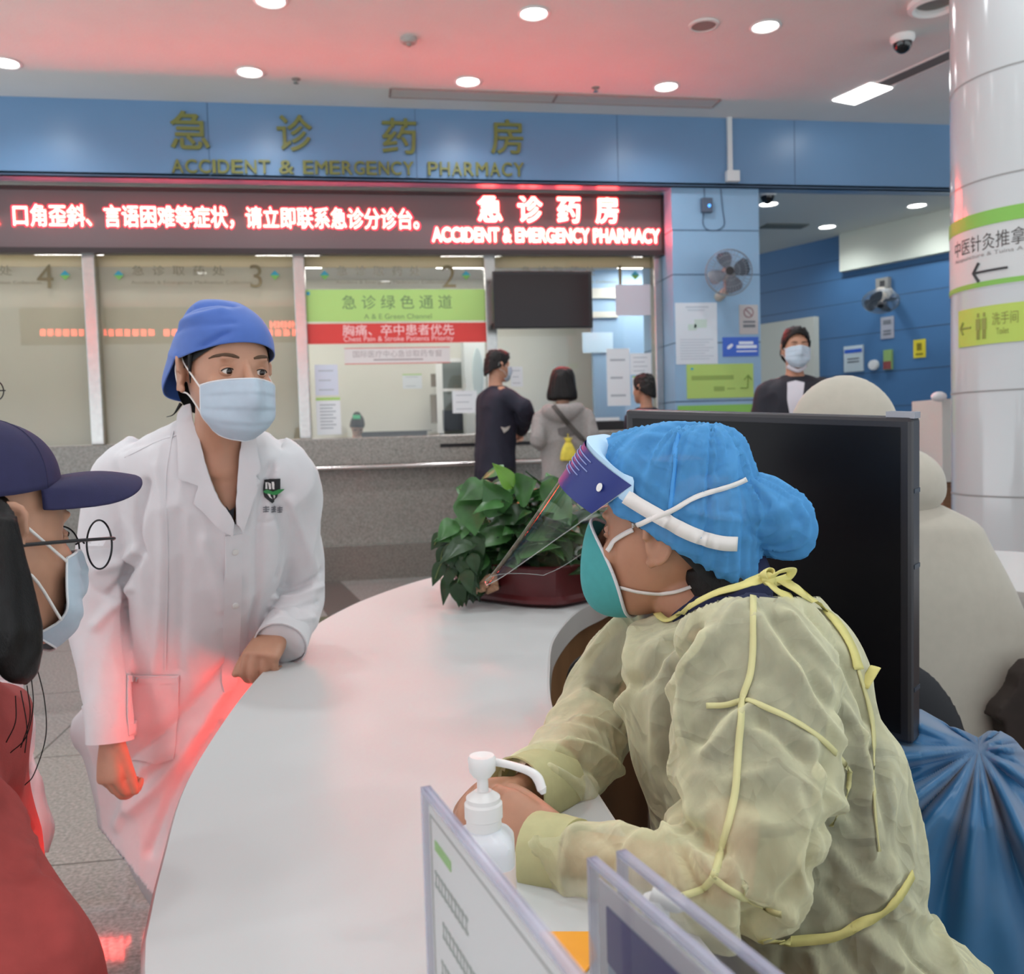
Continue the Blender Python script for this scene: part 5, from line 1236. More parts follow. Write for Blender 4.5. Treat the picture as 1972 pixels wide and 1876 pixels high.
# ------------------------------------------------------------------ doctor in the white coat
M_coat = mat('white_coat_cotton', '#d9d8da', .75, var=.02, vscale=30, bump=.05, bscale=900, sheen=.15)
M_capblue = mat('royal_blue_cap', '#4468b4', .7, var=.04, vscale=50, sheen=.2)
def doctor():
    fd = camv(math.sin(.72), -.06, -math.cos(.72)); eye = W(472, 716, 1.66)
    H = Head((0, 0, 0), fd, CU-CR*.06, 1.04); H.c = eye-H.M @ A(0, -.080*1.04, 0)
    f = unit(camv(.22, 0, -1)*A(1, 1, 0)); l = A(-f[1], f[0], 0); k = .98
    hip = W(345, 1430, 2.07); neck = W(424, 866, 1.80)
    RS, LS = W(246, 925, 1.875), W(545, 918, 1.84); RE, LE = W(194, 1165, 1.88), W(588, 1125, 2.0); RW, LW = W(216, 1412, 1.82), W(536, 1214, 1.895)
    kR = W(212, 1490, 1.80)-RW; kL = W(510, 1252, 1.835)-LW
    # coat
    g = G()
    g.loft([(W(cx_, y, z), CR*(hw*z/FPX), CF*th) for y, cx_, hw, z, th in ((812, 415, 62, 1.81, .055), (846, 403, 122, 1.83, .08), (880, 394, 166, 1.84, .10), (930, 398, 172, 1.86, .115), (1000, 404, 160, 1.88, .12), (1100, 400, 146, 1.92, .122), (1200, 386, 140, 1.97, .13), (1300, 362, 146, 2.02, .14), (1385, 332, 177, 2.05, .15), (1450, 342, 164, 2.06, .15), (1540, 345, 144, 2.06, .15), (1640, 352, 142, 2.05, .15), (1790, 360, 135, 2.05, .15))], n=56, m=6, e=2.3)
    g.tube([W(285, 905, 1.86), W(238, 935, 1.87), W(212, 1060, 1.88), W(191, 1180, 1.88), (W(200, 1290, 1.85)), W(210, 1380, 1.82), W(212, 1424, 1.815)], [.075, .068, .062, .056, .048, .040, .041], n=28, m=6)
    g.tube([W(520, 900, 1.84), W(556, 925, 1.86), W(570, 1010, 1.92), W(580, 1110, 1.99), (W(572, 1170, 1.96)), W(553, 1215, 1.905), W(541, 1240, 1.865)], [.068, .060, .050, .050, .048, .046, .050], n=28, m=6)
    lines = [([(283, 930), (268, 1010), (276, 1062)], .010, -.012), ([(262, 1060), (235, 1080), (190, 1095)], .012, .007), ([(270, 1075), (240, 1110), (215, 1140)], .010, -.008), ([(255, 1130), (215, 1165), (185, 1205)], .012, .008), ([(244, 1090), (240, 1180), (246, 1290)], .009, -.014),
             ([(160, 1110), (190, 1140), (230, 1150)], .010, -.005), ([(300, 900), (315, 1000), (310, 1150), (300, 1290)], .012, .004), ([(345, 990), (350, 1120), (345, 1290)], .012, -.004), ([(395, 1040), (420, 1120), (430, 1170)], .014, .005), ([(520, 900), (500, 1000), (492, 1150), (480, 1260)], .010, -.007),
             ([(530, 960), (545, 1040), (530, 1110)], .009, -.008), ([(560, 960), (590, 1050), (612, 1110)], .010, .005), ([(618, 1100), (580, 1128), (535, 1135)], .008, -.008), ([(616, 1128), (570, 1150), (525, 1150)], .008, .007), ([(610, 1160), (570, 1172), (520, 1180)], .007, -.007), ([(600, 1190), (560, 1195), (520, 1165)], .007, .005),
             ([(240, 1470), (330, 1400), (440, 1280)], .016, -.008), ([(250, 1560), (330, 1480), (430, 1330)], .016, .009), ([(290, 1640), (340, 1520), (420, 1400)], .014, -.009), ([(225, 1590), (260, 1500), (330, 1440)], .014, .006), ([(236, 870), (290, 850), (340, 840)], .006, -.003), ([(505, 1010), (535, 1000)], .004, -.003)]
    cme = cloth(g, .0055, 5, amp=.011, axes=[CR, CU, CF], scale=(15, 3.2, 12), seed=4, amp2=.006, scale2=(28, 9, 24), lines=[(p_, w_*.85, h_*1.5) for p_, w_, h_ in lines])
    full = bvh_of(cme)
    legs = [(h, kn+l*.05, an+l*.12, toe) for h, kn, an, toe in std_legs(hip, f, l, k)]
    ex = G(); patch(ex, full, [(356, 812), (372, 880), (400, 955), (446, 1030), (462, 960), (474, 880), (488, 826), (455, 800), (395, 792)], -.040, .030, 9)
    J = Body(H=H, f=f, l=l, k=k, neck=neck, chest=W(405, 1010, 1.885), waist=W(392, 1200, 1.97), hip=hip, legs=legs, slim=.78, hs=1.06, extra=ex,
             arms=[(RS, RE, RW, kR, camv(.55, 0, .75), camv(.85, 0, -.5), ((.6, 1.15, .9), .22, .05)), (LS, LE, LW, kL, camv(.05, -.8, .55), camv(-1, -.2, 0), ((.9, .85, .5), .35, .16))])
    t = thing('person', (hip[0], hip[1], 0), 'standing woman in white coat, royal blue cap and pale mask, hand on the desk', 'person')
    me = body_mesh(J, .0032, 5)
    pc = proj(getco(me)); sel = inpoly(pc[:, 0], pc[:, 1], [(355, 850), (372, 880), (400, 955), (446, 1030), (462, 960), (474, 880), (484, 850)]) & (pc[:, 2] < 1.95)
    ob = bpy.data.objects.new('tmp', me); vg = ob.vertex_groups.new(name='v'); vg.add([int(i) for i in np.nonzero(sel)[0]], 1, 'REPLACE'); COL.objects.link(ob)
    sm = ob.modifiers.new('s', 'SMOOTH'); sm.factor = .5; sm.iterations = 60; sm.vertex_group = 'v'; me = evalmesh(ob); bpy.data.objects.remove(ob)
    link('body', me, M_skin, t, 180); skb = bvh_of(me)
    eyes(H, t, (.12, -1, -.10), bvh=skb)
    mk = facemask(H, t, top=-.013, drop=-.122, wide=.070)
    # hair shows at the temple and nape
    R = dome(H, cap_base(.056, .004, -.075, .0765, .101, .010), (0, .03, .098), k=.7); hm = shell(R); link('hair', hm, M_hair, t, 180)
    g = G(); g.tube([H.w(-.074, -.022, .03), H.w(-.0735, -.018, .005), H.w(-.071, -.012, -.02)], [.005, .003, .001], n=8).tube([H.w(-.060, .060, -.055), H.w(-.072, .066, -.075), H.w(-.084, .070, -.080)], [.004, .0012, .0005], n=6); g.obj('hair_wisp', M_hair, t)
    # cap
    R = dome(H, cap_base(.050, .022, -.055, .0845, .106, .010), (-.003, .045, .118), k=.62)
    m_, n_ = R.shape[:2]; P = R.reshape(-1, 3); L = H.local(P)
    tail = np.exp(-np.sum(((L-A(-.055, .085, -.005))/A(.04, .04, .05))**2, 1)); L += tail[:, None]*A(-.018, .020, -.016)
    crest = np.exp(-np.sum(((L-A(-.02, .0, .125))/A(.05, .05, .03))**2, 1)); L[:, 2] += .010*crest
    d = (folds(L, np.eye(3), (6, 10, 16), 11)-.5)*.012*np.clip((L[:, 2]-.04)/.05, .15, 1)
    dirn = L-A(0, .01, .03); L += (d/np.linalg.norm(dirn, axis=1))[:, None]*dirn
    me = shell(H.wv(L).reshape(m_, n_, 3)); bv = bvh_of(me); c = getco(me); nn = getno(me); q = np.zeros(len(c))
    for pts, wd, ht in (([(350, 712), (372, 682), (410, 655), (440, 640)], .005, -.006), ([(362, 706), (388, 684), (430, 658)], .006, .004), ([(318, 650), (345, 625), (400, 606), (430, 600)], .007, .005), ([(360, 600), (385, 590), (420, 586), (450, 590)], .006, -.006), ([(325, 680), (345, 690), (360, 705)], .005, .005), ([(330, 640), (370, 628), (450, 622)], .006, -.003)):
        Ln = castline(bv, pts)
        if Ln is not None: q += 1.5*ht*np.exp(-(seg_dist(c, Ln)/wd)**2)
    sgn_ = np.sign(np.mean(np.sum(nn*(c-H.w(0, .01, .03)), 1))); setco(me, c+nn*(q*sgn_)[:, None])
    me = bake(me, ('SUBSURF', dict(levels=1)), ('SOLIDIFY', dict(thickness=.002, offset=1)))
    cp = link('surgical_cap', me, M_capblue, t, 180)
    b0 = np.array(R[0]); 
    V = [(362, 800), (382, 885), (408, 958), (446, 1020), (458, 1000), (466, 940), (474, 873), (484, 830), (480, 785), (362, 780)]
    zn = proj(neck)[2]
    def kill(c, n):
        p = proj(c); a_ = inpoly(p[:, 0], p[:, 1], V) & (p[:, 2] < zn+.06)
        b_ = (p[:, 1] < 822)
        h_ = (p[:, 1] > 1612+(p[:, 0]-205)*1.27) & (p[:, 1] > 1590)
        return a_ | (b_ & (np.abs(p[:, 0]-424) < 62)) | h_
    drop_faces(cme, kill)
    cme = bake(cme, ('SOLIDIFY', dict(thickness=.0025, offset=-1)))
    coat = link('white_coat', cme, M_coat, t, 180)
    g = G(); patch(g, full, [(436, 974), (449, 1012), (452, 978), (444, 985)], -.005, .001, 5); g.obj('undershirt', mat('dark_undershirt', '#30343a', .8), t)
    # collar and lapels
    for nm, poly in (('lapel', [(345, 806), (345, 870), (347, 924), (384, 934), (373, 968), (408, 1000), (446, 1034), (450, 1004), (424, 956), (398, 889), (376, 815), (371, 784), (356, 790)]), ('lapel', [(452, 1006), (453, 940), (461, 873), (471, 826), (480, 818), (492, 850), (500, 888), (502, 906), (491, 914), (499, 923), (482, 980), (464, 1026)])):
        g = G(); patch(g, full, poly, .007, .005, 7); m2 = bake(g.mesh('l'), ('SMOOTH', dict(factor=.4, iterations=3))); link(nm, m2, M_coat, coat, 60)
    g = G(); strap(g, full, [(450, 1030), (449, 1120), (446, 1220), (441, 1330)], .034, .0012, .0016); g.obj('button_placket', M_coat, coat, 60)
    for y in (1062, 1165):
        h = cast(full, 452, y); Mx = frame(-h[1], CU); q = G(); q.lathe((0, 0, 0), [(.0, .0035), (.004, .0035), (.0062, .0028), (.0066, .0015), (.006, 0)], n=20); g = G(); g.add(h[0]+h[1]*.003+(q.v[0][:, [0, 1, 2]] @ np.stack([Mx[:, 0], Mx[:, 2], h[1]], 0)), q.f); g.obj('button', mat('coat_button', '#d6d6d2', .3), coat)
    pk = G(); patch(pk, full, [(243, 1300), (346, 1300), (343, 1380), (336, 1462), (300, 1470), (250, 1462), (243, 1380)], .002, .002, 9); pk = pk.obj('hip_pocket', M_coat, coat, 60)
    g = G(); strap(g, full, [(243, 1308), (295, 1310), (345, 1308)], .012, .0045, .0008); g.obj('pocket_hem', M_coat, pk, 60)
    g = G(); patch(g, full, [(505, 975), (556, 975), (558, 1040), (505, 1040)], .001, .001, 9)
    g = G(); strap(g, full, [(333, 830), (318, 930), (322, 1080), (318, 1290)], .004, .0008, .0008, 8); g.obj('princess_seam', M_coat, coat, 60)
    g = G(); strap(g, full, [(345, 836), (300, 852), (240, 880)], .004, .0008, .0008, 8); g.obj('yoke_seam', M_coat, coat, 60)
    # turned cuffs
    g = G(); g.tube([W(206, 1352, 1.832), W(211, 1392, 1.82), W(212, 1428, 1.815)], [.047, .0455, .045], n=32, m=4, caps=False); link('cuff', bake(g.mesh('c'), ('SOLIDIFY', dict(thickness=.003))), M_coat, coat, 60)
    g = G(); g.tube([W(556, 1206, 1.925), W(546, 1228, 1.885), W(540, 1243, 1.86)], [.051, .053, .055], n=32, m=4, caps=False); link('cuff', bake(g.mesh('c'), ('SOLIDIFY', dict(thickness=.003))), M_coat, coat, 60)
    # chest emblem and embroidered name
    bg_ = G(); patch(bg_, full, [(506, 923), (538, 921), (538, 940), (534, 955), (522, 969), (511, 957), (506, 942)], .0035, .0006, 4); e = bg_.obj('chest_emblem', mat('emblem_black', '#1d2023', .6), coat, 0)
    g = G()
    for q in ([(513, 928), (517, 928), (517, 941), (513, 941)], [(526, 927), (530, 927), (530, 940), (526, 940)], [(519, 928), (524, 930), (524, 941), (520, 941)], [(516, 950), (520, 950), (521, 960), (518, 957)], [(525, 950), (529, 950), (526, 958), (524, 960)]): patch(g, full, q, .0043, .0005, 4)
    g.obj('emblem_white', M_white, e, 0)
    g = G(); patch(g, full, [(508, 946), (516, 942), (526, 945), (536, 940), (546, 940), (538, 947), (526, 951), (514, 950)], .005, .0005, 4); g.obj('emblem_swoosh', mat('emblem_green', '#2f8a4a', .5), e, 0)
    g = G()
    for x in (508, 521, 534):
        for q in ([(x, 976), (x+10, 975), (x+10, 977), (x, 978)], [(x, 980), (x+10, 979), (x+10, 981), (x, 982)], [(x+4, 974), (x+6, 974), (x+6, 986), (x+4, 986)], [(x, 984), (x+9, 983), (x+9, 985), (x, 986)]): patch(g, full, q, .0032, .0004, 5)
    g.obj('embroidered_name', mat('thread_grey', '#6f7076', .7), coat, 0)
    # trousers and shoes
    g = G()
    for h, kn, an, toe in legs: g.tube([h, kn, an+A(0, 0, .03)], [.095, .075, .065], n=20, m=5)
    link('trousers', remesh(g, .010, 3), mat('white_trousers', '#c9c8c9', .75), t, 180)
    for h, kn, an, toe in legs:
        q = G(); q.loft([(an-toe*.07+A(0, 0, -.045), np.cross(toe, A(0, 0, 1))*.035, A(0, 0, .03)), (an+toe*.05+A(0, 0, -.04), np.cross(toe, A(0, 0, 1))*.045, A(0, 0, .035)), (an+toe*.17+A(0, 0, -.052), np.cross(toe, A(0, 0, 1))*.04, A(0, 0, .022))], n=18, m=4); link('shoe', remesh(q, .008, 3), M_white, t, 180)
doctor()

# ------------------------------------------------------------------ nurse in the yellow gown
M_gown = mat('yellow_nonwoven_gown', '#eeecc2', .8, var=.10, vscale=55, vstretch=(1, 1, .5), bump=.15, bscale=240, trans=.34, transl=.20, sheen=.2)
def gown_nodes(m, trans, depth, scale):
    """sheer weave: clearer where seen square on, denser where it turns away or creases"""
    nt = m.node_tree; mixes = [n for n in nt.nodes if n.type == 'MIX_SHADER']; last = [n for n in mixes if n.inputs[2].links and n.inputs[2].links[0].from_node.type == 'BSDF_TRANSPARENT'][0]
    lw = nt.nodes.new('ShaderNodeLayerWeight'); lw.inputs['Blend'].default_value = .35; mm = nt.nodes.new('ShaderNodeMath'); mm.operation = 'MULTIPLY_ADD'; mm.inputs[1].default_value = -trans; mm.inputs[2].default_value = trans; mm.use_clamp = True
    nt.links.new(lw.outputs['Facing'], mm.inputs[0]); nt.links.new(mm.outputs[0], last.inputs[0])
    tc = nt.nodes.new('ShaderNodeTexCoord'); b = nt.nodes['Principled BSDF']; prev = b.inputs['Normal'].links[0].from_node if b.inputs['Normal'].links else None
    for sc_, st, ds in ((scale, 1.0, 1.6), (scale*2.3, .6, 1.0)):
        n = nt.nodes.new('ShaderNodeTexNoise'); n.inputs['Scale'].default_value = sc_; n.inputs['Detail'].default_value = 1.5; n.inputs['Distortion'].default_value = ds; nt.links.new(tc.outputs['Object'], n.inputs['Vector'])
        s_ = nt.nodes.new('ShaderNodeMath'); s_.operation = 'SUBTRACT'; s_.inputs[1].default_value = .5; a_ = nt.nodes.new('ShaderNodeMath'); a_.operation = 'ABSOLUTE'; nt.links.new(n.outputs['Fac'], s_.inputs[0]); nt.links.new(s_.outputs[0], a_.inputs[0])
        p_ = nt.nodes.new('ShaderNodeMath'); p_.operation = 'MINIMUM'; p_.inputs[1].default_value = .10; nt.links.new(a_.outputs[0], p_.inputs[0])
        bp = nt.nodes.new('ShaderNodeBump'); bp.invert = True; bp.inputs['Strength'].default_value = st; bp.inputs['Distance'].default_value = depth; nt.links.new(p_.outputs[0], bp.inputs['Height'])
        if prev: nt.links.new(prev.outputs[0], bp.inputs['Normal'])
        prev = bp
    nt.links.new(prev.outputs[0], b.inputs['Normal'])
    for n in nt.nodes:
        if n.type == 'BSDF_TRANSLUCENT': nt.links.new(prev.outputs[0], n.inputs['Normal'])
gown_nodes(M_gown, .55, .027, 6.5)
M_gownedge = mat('gown_binding', '#d9d184', .75, var=.05, vscale=60)
M_gownseam = mat('gown_seam', '#d3cf97', .8)
M_bouff = mat('bouffant_blue', '#5fb0ea', .75, var=.06, vscale=60, bump=.1, bscale=500, trans=.24, transl=.2)
gown_nodes(M_bouff, .50, .016, 9.0)
M_scrub = mat('navy_shirt', '#1c2344', .85, var=.1, vscale=60)
def nurse():
    fd = camv(-math.cos(.53), .06, math.sin(.53)); H = Head(W(1287, 1032, 1.29), fd, CU, 1.03)
    f = unit(camv(-.86, 0, .5)*A(1, 1, 0)); l = A(-f[1], f[0], 0); k = .98
    neck, chest, waist, hip = W(1392, 1190, 1.245), W(1440, 1360, 1.20), W(1510, 1620, 1.16), W(1610, 1900, 1.13)
    LS, RS = W(1440, 1262, 1.075), W(1305, 1250, 1.38); LE, RE = W(1400, 1695, .885), W(1150, 1372, 1.36); LWr, RWr = W(1072, 1640, .955), W(1010, 1530, 1.12)
    kL = W(965, 1580, 1.005)-LWr; kR = W(915, 1540, 1.07)-RWr
    legs = []
    for s_ in (1, -1):
        h = hip+l*s_*.09-A(0, 0, .02); kn = h+f*.20+l*s_*.05+A(0, 0, .02); kn[2] = max(kn[2], .42); an = kn+f*.03; an[2] = .075; legs.append((h, kn, an, f))
    J = Body(H=H, f=f, l=l, k=k, neck=neck, chest=chest, waist=waist, hip=hip, legs=legs, slim=.72,
             arms=[(LS, LE, LWr, kL, camv(-.15, -.35, .9), camv(-.2, .9, .2), ((.45, .7, .5), .25, .06)), (RS, RE, RWr, kR, camv(-.1, -.5, -.85), camv(0, .8, -.2), ((.6, .8, .5), .3, .06))])
    t = thing('person', (hip[0], hip[1], 0), 'seated woman in yellow isolation gown, blue bouffant cap and clear face shield', 'person')
    me = body_mesh(J, .0028, 3); link('body', me, M_skin2, t, 180); skb = bvh_of(me)
    eyes(H, t, brow=False)
    # hair below the cap
    R = dome(H, cap_base(.058, .004, -.095, .0775, .103, .012), (0, .035, .108), k=.7); P = H.local(R.reshape(-1, 3)); hm = shell(H.wv(P).reshape(R.shape)); g0 = G()
    link('hair', hm, M_hair, t, 180)
    g = G(); g.ball(W(1475, 1000, 1.27), .048, .042, .040, M=np.stack([CR, CF, CU], 1)); g.tube([H.w(0, .07, -.03), H.w(0, .085, -.085), H.w(0, .075, -.12)], [.055, .050, .045], n=20)
    link('hair_bun', remesh(g, .006, 4), M_hair, t, 180)
    # bouffant cap: crown plus bun pouch
    g = G(); R = dome(H, cap_base(.078, .012, -.062, .093, .118, .006), (0, .042, .150), k=.58); g.rings(R); last = G()
    g.loft([(W(1385, 975, 1.27), CU*.062, CF*.075), (W(1440, 985, 1.27), CU*.050, CF*.066), (W(1490, 1000, 1.27), CU*.052, CF*.066), (W(1530, 1012, 1.27), CU*.045, CF*.058), (W(1553, 1020, 1.27), CU*.022, CF*.03)], n=32, m=5)
    me = remesh(g, .0038, 5); c = getco(me); n = getno(me); L = H.local(c)
    rad = np.stack([np.arctan2(L[:, 0], L[:, 1]-.05)*1.0, L[:, 2]*4, L[:, 1]*4], -1)
    d = (folds(rad, np.eye(3), (7, 1.5, 1.5), 31)-.5)*.013+(folds(c, np.eye(3), (20, 20, 26), 33)-.5)*.004
    bv = bvh_of(me)
    for pts, wd, ht in (([(1308, 806), (1300, 860), (1294, 930), (1290, 985)], .0028, .0022), ([(1195, 870), (1260, 940), (1330, 985), (1420, 1000), (1500, 985), (1545, 960)], .006, .0035), ([(1440, 925), (1490, 950), (1535, 985), (1548, 1000)], .005, .003), ([(1400, 985), (1480, 1010), (1540, 1000)], .006, -.003), ([(1330, 960), (1400, 940), (1440, 930)], .006, -.004), ([(1230, 850), (1300, 838), (1350, 860)], .005, .002), ([(1250, 838), (1310, 826), (1360, 842)], .004, -.002), ([(1420, 870), (1410, 905), (1380, 930)], .006, .004), ([(1400, 862), (1390, 895), (1360, 920)], .005, -.004), ([(1435, 1040), (1490, 1045), (1535, 1015)], .006, .003)):
        Ln = castline(bv, pts)
        if Ln is not None: d += ht*np.exp(-(seg_dist(c, Ln)/wd)**2)
    setco(me, c+n*d[:, None])
    capb = bvh_of(me)
    lowpoly = [(1080, 1010), (1180, 972), (1225, 1002), (1290, 1046), (1335, 1074), (1395, 1070), (1415, 1052), (1470, 1060), (1560, 1075), (1600, 1300), (1080, 1300)]
    low = [(H.w(x, y, z)) for x, y, z in ()]
    def kill(c_, n_):
        l_ = H.local(c_); base = np.where(l_[:, 1] < .06, .066-.78*(l_[:, 1]+.10), -.058)
        return (l_[:, 2] < base-.012) & (l_[:, 1] < .118)
    drop_faces(me, kill); cap = link('bouffant_cap', bake(me, ('SOLIDIFY', dict(thickness=.0012, offset=1))), M_bouff, t, 180)
    g = G(); strap(g, capb, [(1307, 828), (1301, 865), (1295, 930), (1291, 985)], .007, .002, .0006); g.obj('cap_seam', mat('cap_seam_blue', '#4795d6', .75), cap, 180)
    # respirator
    q = G(); n1, n2 = 44, 20; P = []
    for j in range(n2):
        r_ = math.cos(PI/2*j/(n2-1)*.985); hgt = math.sin(PI/2*j/(n2-1))
        for i in range(n1):
            a_ = 2*PI*i/n1; ex, ez = .060*math.cos(a_), .066*math.sin(a_)
            ey = -.070-.034*math.sin(a_)-.010*math.sin(a_)**2+.016*abs(math.cos(a_))**2
            ec_ = A(0, -.062, -.052); tip = A(0, -.118, -.058); cs, sn = math.cos(PI/2*j/(n2-1)*.985)**.62, math.sin(PI/2*j/(n2-1))**.9
            e_ = A(ex, ey, ez-.052); P.append(A(e_[0]*cs, e_[1]+(tip[1]-e_[1])*sn, tip[2]*(1-cs)+e_[2]*cs-.008*math.sin(PI*j/(n2-1))*(1 if ez < 0 else 0)))
    q.rings(np.array(P).reshape(n2, n1, 3), caps=False); q.f.append(tuple((n2-1)*n1+i for i in range(n1))); q.mi.append(0)
    rg = G().add(H.wv(q.v[0]), q.f); resp = link('respirator', bake(rg.mesh('r'), ('SOLIDIFY', dict(thickness=.0025, offset=0)), ('SUBSURF', dict(levels=1))), mat('respirator_teal', '#47a3a4', .75, var=.04, vscale=80, bump=.1, bscale=500), t, 180)
    edge = H.wv(P[:n1]+[P[0]])
    G().tube(edge, .0024, n=8, m=1, caps=False).obj('white_seal', M_maskw, resp)
    allb = bvh_of(me, skb and bpy.data.objects[t.children[0].name].data, hm)
    g = G(); strap(g, allb, [(1172, 1062), (1186, 1042), (1206, 1028), (1222, 1020)], .0068, .004, .0007, 8, 3); strap(g, allb, [(1222, 1012), (1240, 1008), (1290, 985), (1368, 945), (1436, 924)], .0068, .0065, .0007, 8, 8); g.obj('upper_strap', M_elastic, resp, 180)
    g = G(); strap(g, allb, [(1196, 1130), (1235, 1139), (1290, 1142), (1330, 1132), (1358, 1120)], .0048, .003, .0007, 8); g.obj('lower_strap', M_elastic, resp, 180)
    # face shield
    sh = thing('face_shield', H.w(0, -.11, .1), 'clear face shield with dark blue printed band worn by the nurse in yellow', 'face shield')
    def T(u): q = u*1.66; return A(.096*math.sin(q), -.124+.098*(1-math.cos(q)), .128-.055*(1-math.cos(q)))
    def B(u): q = u*1.05; return A(.105*math.sin(q), -.268+.075*(1-math.cos(q)), -.083-.012*(1-math.cos(q)))
    def S(u, v, off=0.):
        cc = v
        if v > .86: u = u*(1-.10*((v-.86)/.14)**2)
        p = T(u)*(1-cc)+B(u)*cc; o_ = unit(A(math.sin(u*1.2), -math.cos(u*1.2), .25)); return p+o_*off
    nu, nv = 49, 33
    def sheet(v0, v1, off, u0=-1, u1=1, nu=nu, nv=nv):
        P = [H.w(*S(u0+(u1-u0)*i/(nu-1), v0+(v1-v0)*j/(nv-1), off)) for j in range(nv) for i in range(nu)]
        return G().add(P, [(j*nu+i, j*nu+i+1, (j+1)*nu+i+1, (j+1)*nu+i) for j in range(nv-1) for i in range(nu-1)])
    vis = sheet(0, 1, 0).obj('clear_visor', glass('shield_film', refl=.035, rough=.03), sh, 180)
    rim = [H.w(*S(-1, v)) for v in np.linspace(.05, 1, 14)]+[H.w(*S(u, 1)) for u in np.linspace(-1, 1, 25)][1:]+[H.w(*S(1, v)) for v in np.linspace(1, .05, 14)][1:]
    G().tube(rim, .0008, n=6, m=1).obj('visor_edge', mat('visor_edge', '#cfd6d4', .1, trans=.72, spec=.9), sh)
    bd = sheet(.0, .26, .0012, nv=8).obj('printed_band', mat('band_navy', '#202f78', .35), sh, 180)
    g = G()
    for r_, (u0, u1) in enumerate(((.18, .62), (.16, .60), (.20, .66), (.14, .58), (.22, .60), (.18, .5))):
        v = .035+.026*r_; g.tube([H.w(*S(u0+(u1-u0)*i/9, v+.0, .0022)) for i in range(10)], .0009, n=5, m=1)
    for u0 in (-.05, .0, .05): g.tube([H.w(*S(u0+i*.012, .04+.02*i, .0022)) for i in range(6)], .0012, n=5, m=1)
    g.obj('band_print', mat('band_print', '#8f9cd0', .6), bd, 180)
    for u0 in (.86, -.86, .0):
        c_ = H.w(*S(u0, .11, .003)); o_ = H.M @ unit(A(math.sin(u0*1.2), -math.cos(u0*1.2), .25)); x_ = unit(np.cross(o_, CU)); G().lathe(c_, [(.0062, 0), (.0058, .0012), (0, .0016)], M=np.stack([x_, np.cross(o_, x_), o_], 1)).obj('rivet', M_white, sh)
    R = []
    for u in np.linspace(-1, 1, 41):
        o_ = T(u); fade = math.sqrt(max(0, 1-abs(u)**3)); i_ = A(o_[0]*.80, -.083+(.05)*(1-math.cos(u*1.2)), o_[2]-.004); i_ = o_*(1-fade)+i_*fade; dn = A(0, .0, -.026)
        R.append([H.w(*(o_+A(0, .002, .006))), H.w(*((o_+i_)/2+A(0, 0, .011))), H.w(*(i_+A(0, 0, .004))), H.w(*(i_+dn)), H.w(*(o_+A(0, .002, 0)+dn))])
    G().rings(R).obj('foam_pad', mat('foam_paleblue', '#b9dcf4', .8), sh, 60)
    g = G(); strap(g, allb, [(1207, 957), (1240, 976), (1285, 1003), (1335, 1030), (1380, 1045), (1414, 1047)], (.020, .019), .006, .0009, 8, 10); g.obj('elastic_band', M_elastic, sh, 180)
    # navy shirt: nested inside the gown, with a stand collar at the nape
    TOR = ((1140, 1415, 72, 1.24, .075, 16), (1172, 1420, 140, 1.23, .125, 18), (1230, 1425, 196, 1.21, .165, 10), (1330, 1430, 226, 1.19, .165, 0), (1440, 1465, 246, 1.17, .160, 0), (1560, 1500, 246, 1.16, .155, 0), (1660, 1515, 240, 1.15, .15, 0), (1745, 1535, 212, 1.14, .145, 8), (1790, 1565, 205, 1.135, .145, 12), (1850, 1625, 232, 1.13, .155, 12), (1950, 1680, 270, 1.12, .17, 10), (2150, 1720, 330, 1.12, .20, 0), (2420, 1700, 340, 1.12, .21, 0))
    NEAR = ([W(1470, 1225, 1.10), W(1448, 1290, 1.045), W(1452, 1420, .985), W(1440, 1560, .925), W(1412, 1670, .875), W(1388, 1735, .845)], [.085, .088, .086, .082, .072, .050])
    FAR = ([W(1310, 1230, 1.38), W(1215, 1290, 1.40), W(1155, 1372, 1.37), W(1120, 1440, 1.27), W(1060, 1505, 1.15), W(1010, 1525, 1.095)], [.085, .075, .060, .056, .050, .040])
    g = G(); g.loft([(W(cx_, y, z), CR*(hw*.84*z/FPX), CF*(th*.84)) for y, cx_, hw, z, th, tl in TOR[2:10]], n=40, m=5)
    g.tube(NEAR[0][:4], [r_*.74 for r_ in NEAR[1][:4]], n=24, m=5).tube(FAR[0][:3], [r_*.72 for r_ in FAR[1][:3]], n=24, m=5)
    g.loft([(W(1392, 1222, 1.25), camv(.066, .02, 0), camv(0, 0, .070)), (W(1385, 1140, 1.258), camv(.072, .024, 0), camv(0, .01, .066)), (W(1402, 1085, 1.262), camv(.048, .020, 0), camv(0, .01, .05))], n=32)
    link('navy_shirt', remesh(g, .006, 4), M_scrub, t, 180)
    g = G()
    for h, kn, an, toe in legs: g.tube([h, h*.5+kn*.5, kn], [.10, .085, .07], n=18).tube([kn, kn*.5+an*.5, an+A(0, 0, .02)], [.07, .06, .055], n=18)
    link('navy_trousers', remesh(g, .010, 3), M_scrub, t, 180)
    # gown
    g = G()
    g.loft([(W(cx_, y, z), CR*(hw*z/FPX)+CU*(tl*z/FPX), CF*th) for y, cx_, hw, z, th, tl in TOR], n=60, m=6, e=2.25)
    g.tube(NEAR[0], NEAR[1], n=36, m=6)
    g.tube([W(1405, 1712, .85), W(1340, 1712, .855), W(1240, 1680, .885), W(1150, 1660, .92), W(1085, 1655, .945), W(1052, 1652, .955)], [.050, .052, .040, .037, .040, .042], n=30, m=6)
    g.tube(FAR[0], FAR[1], n=32, m=6)
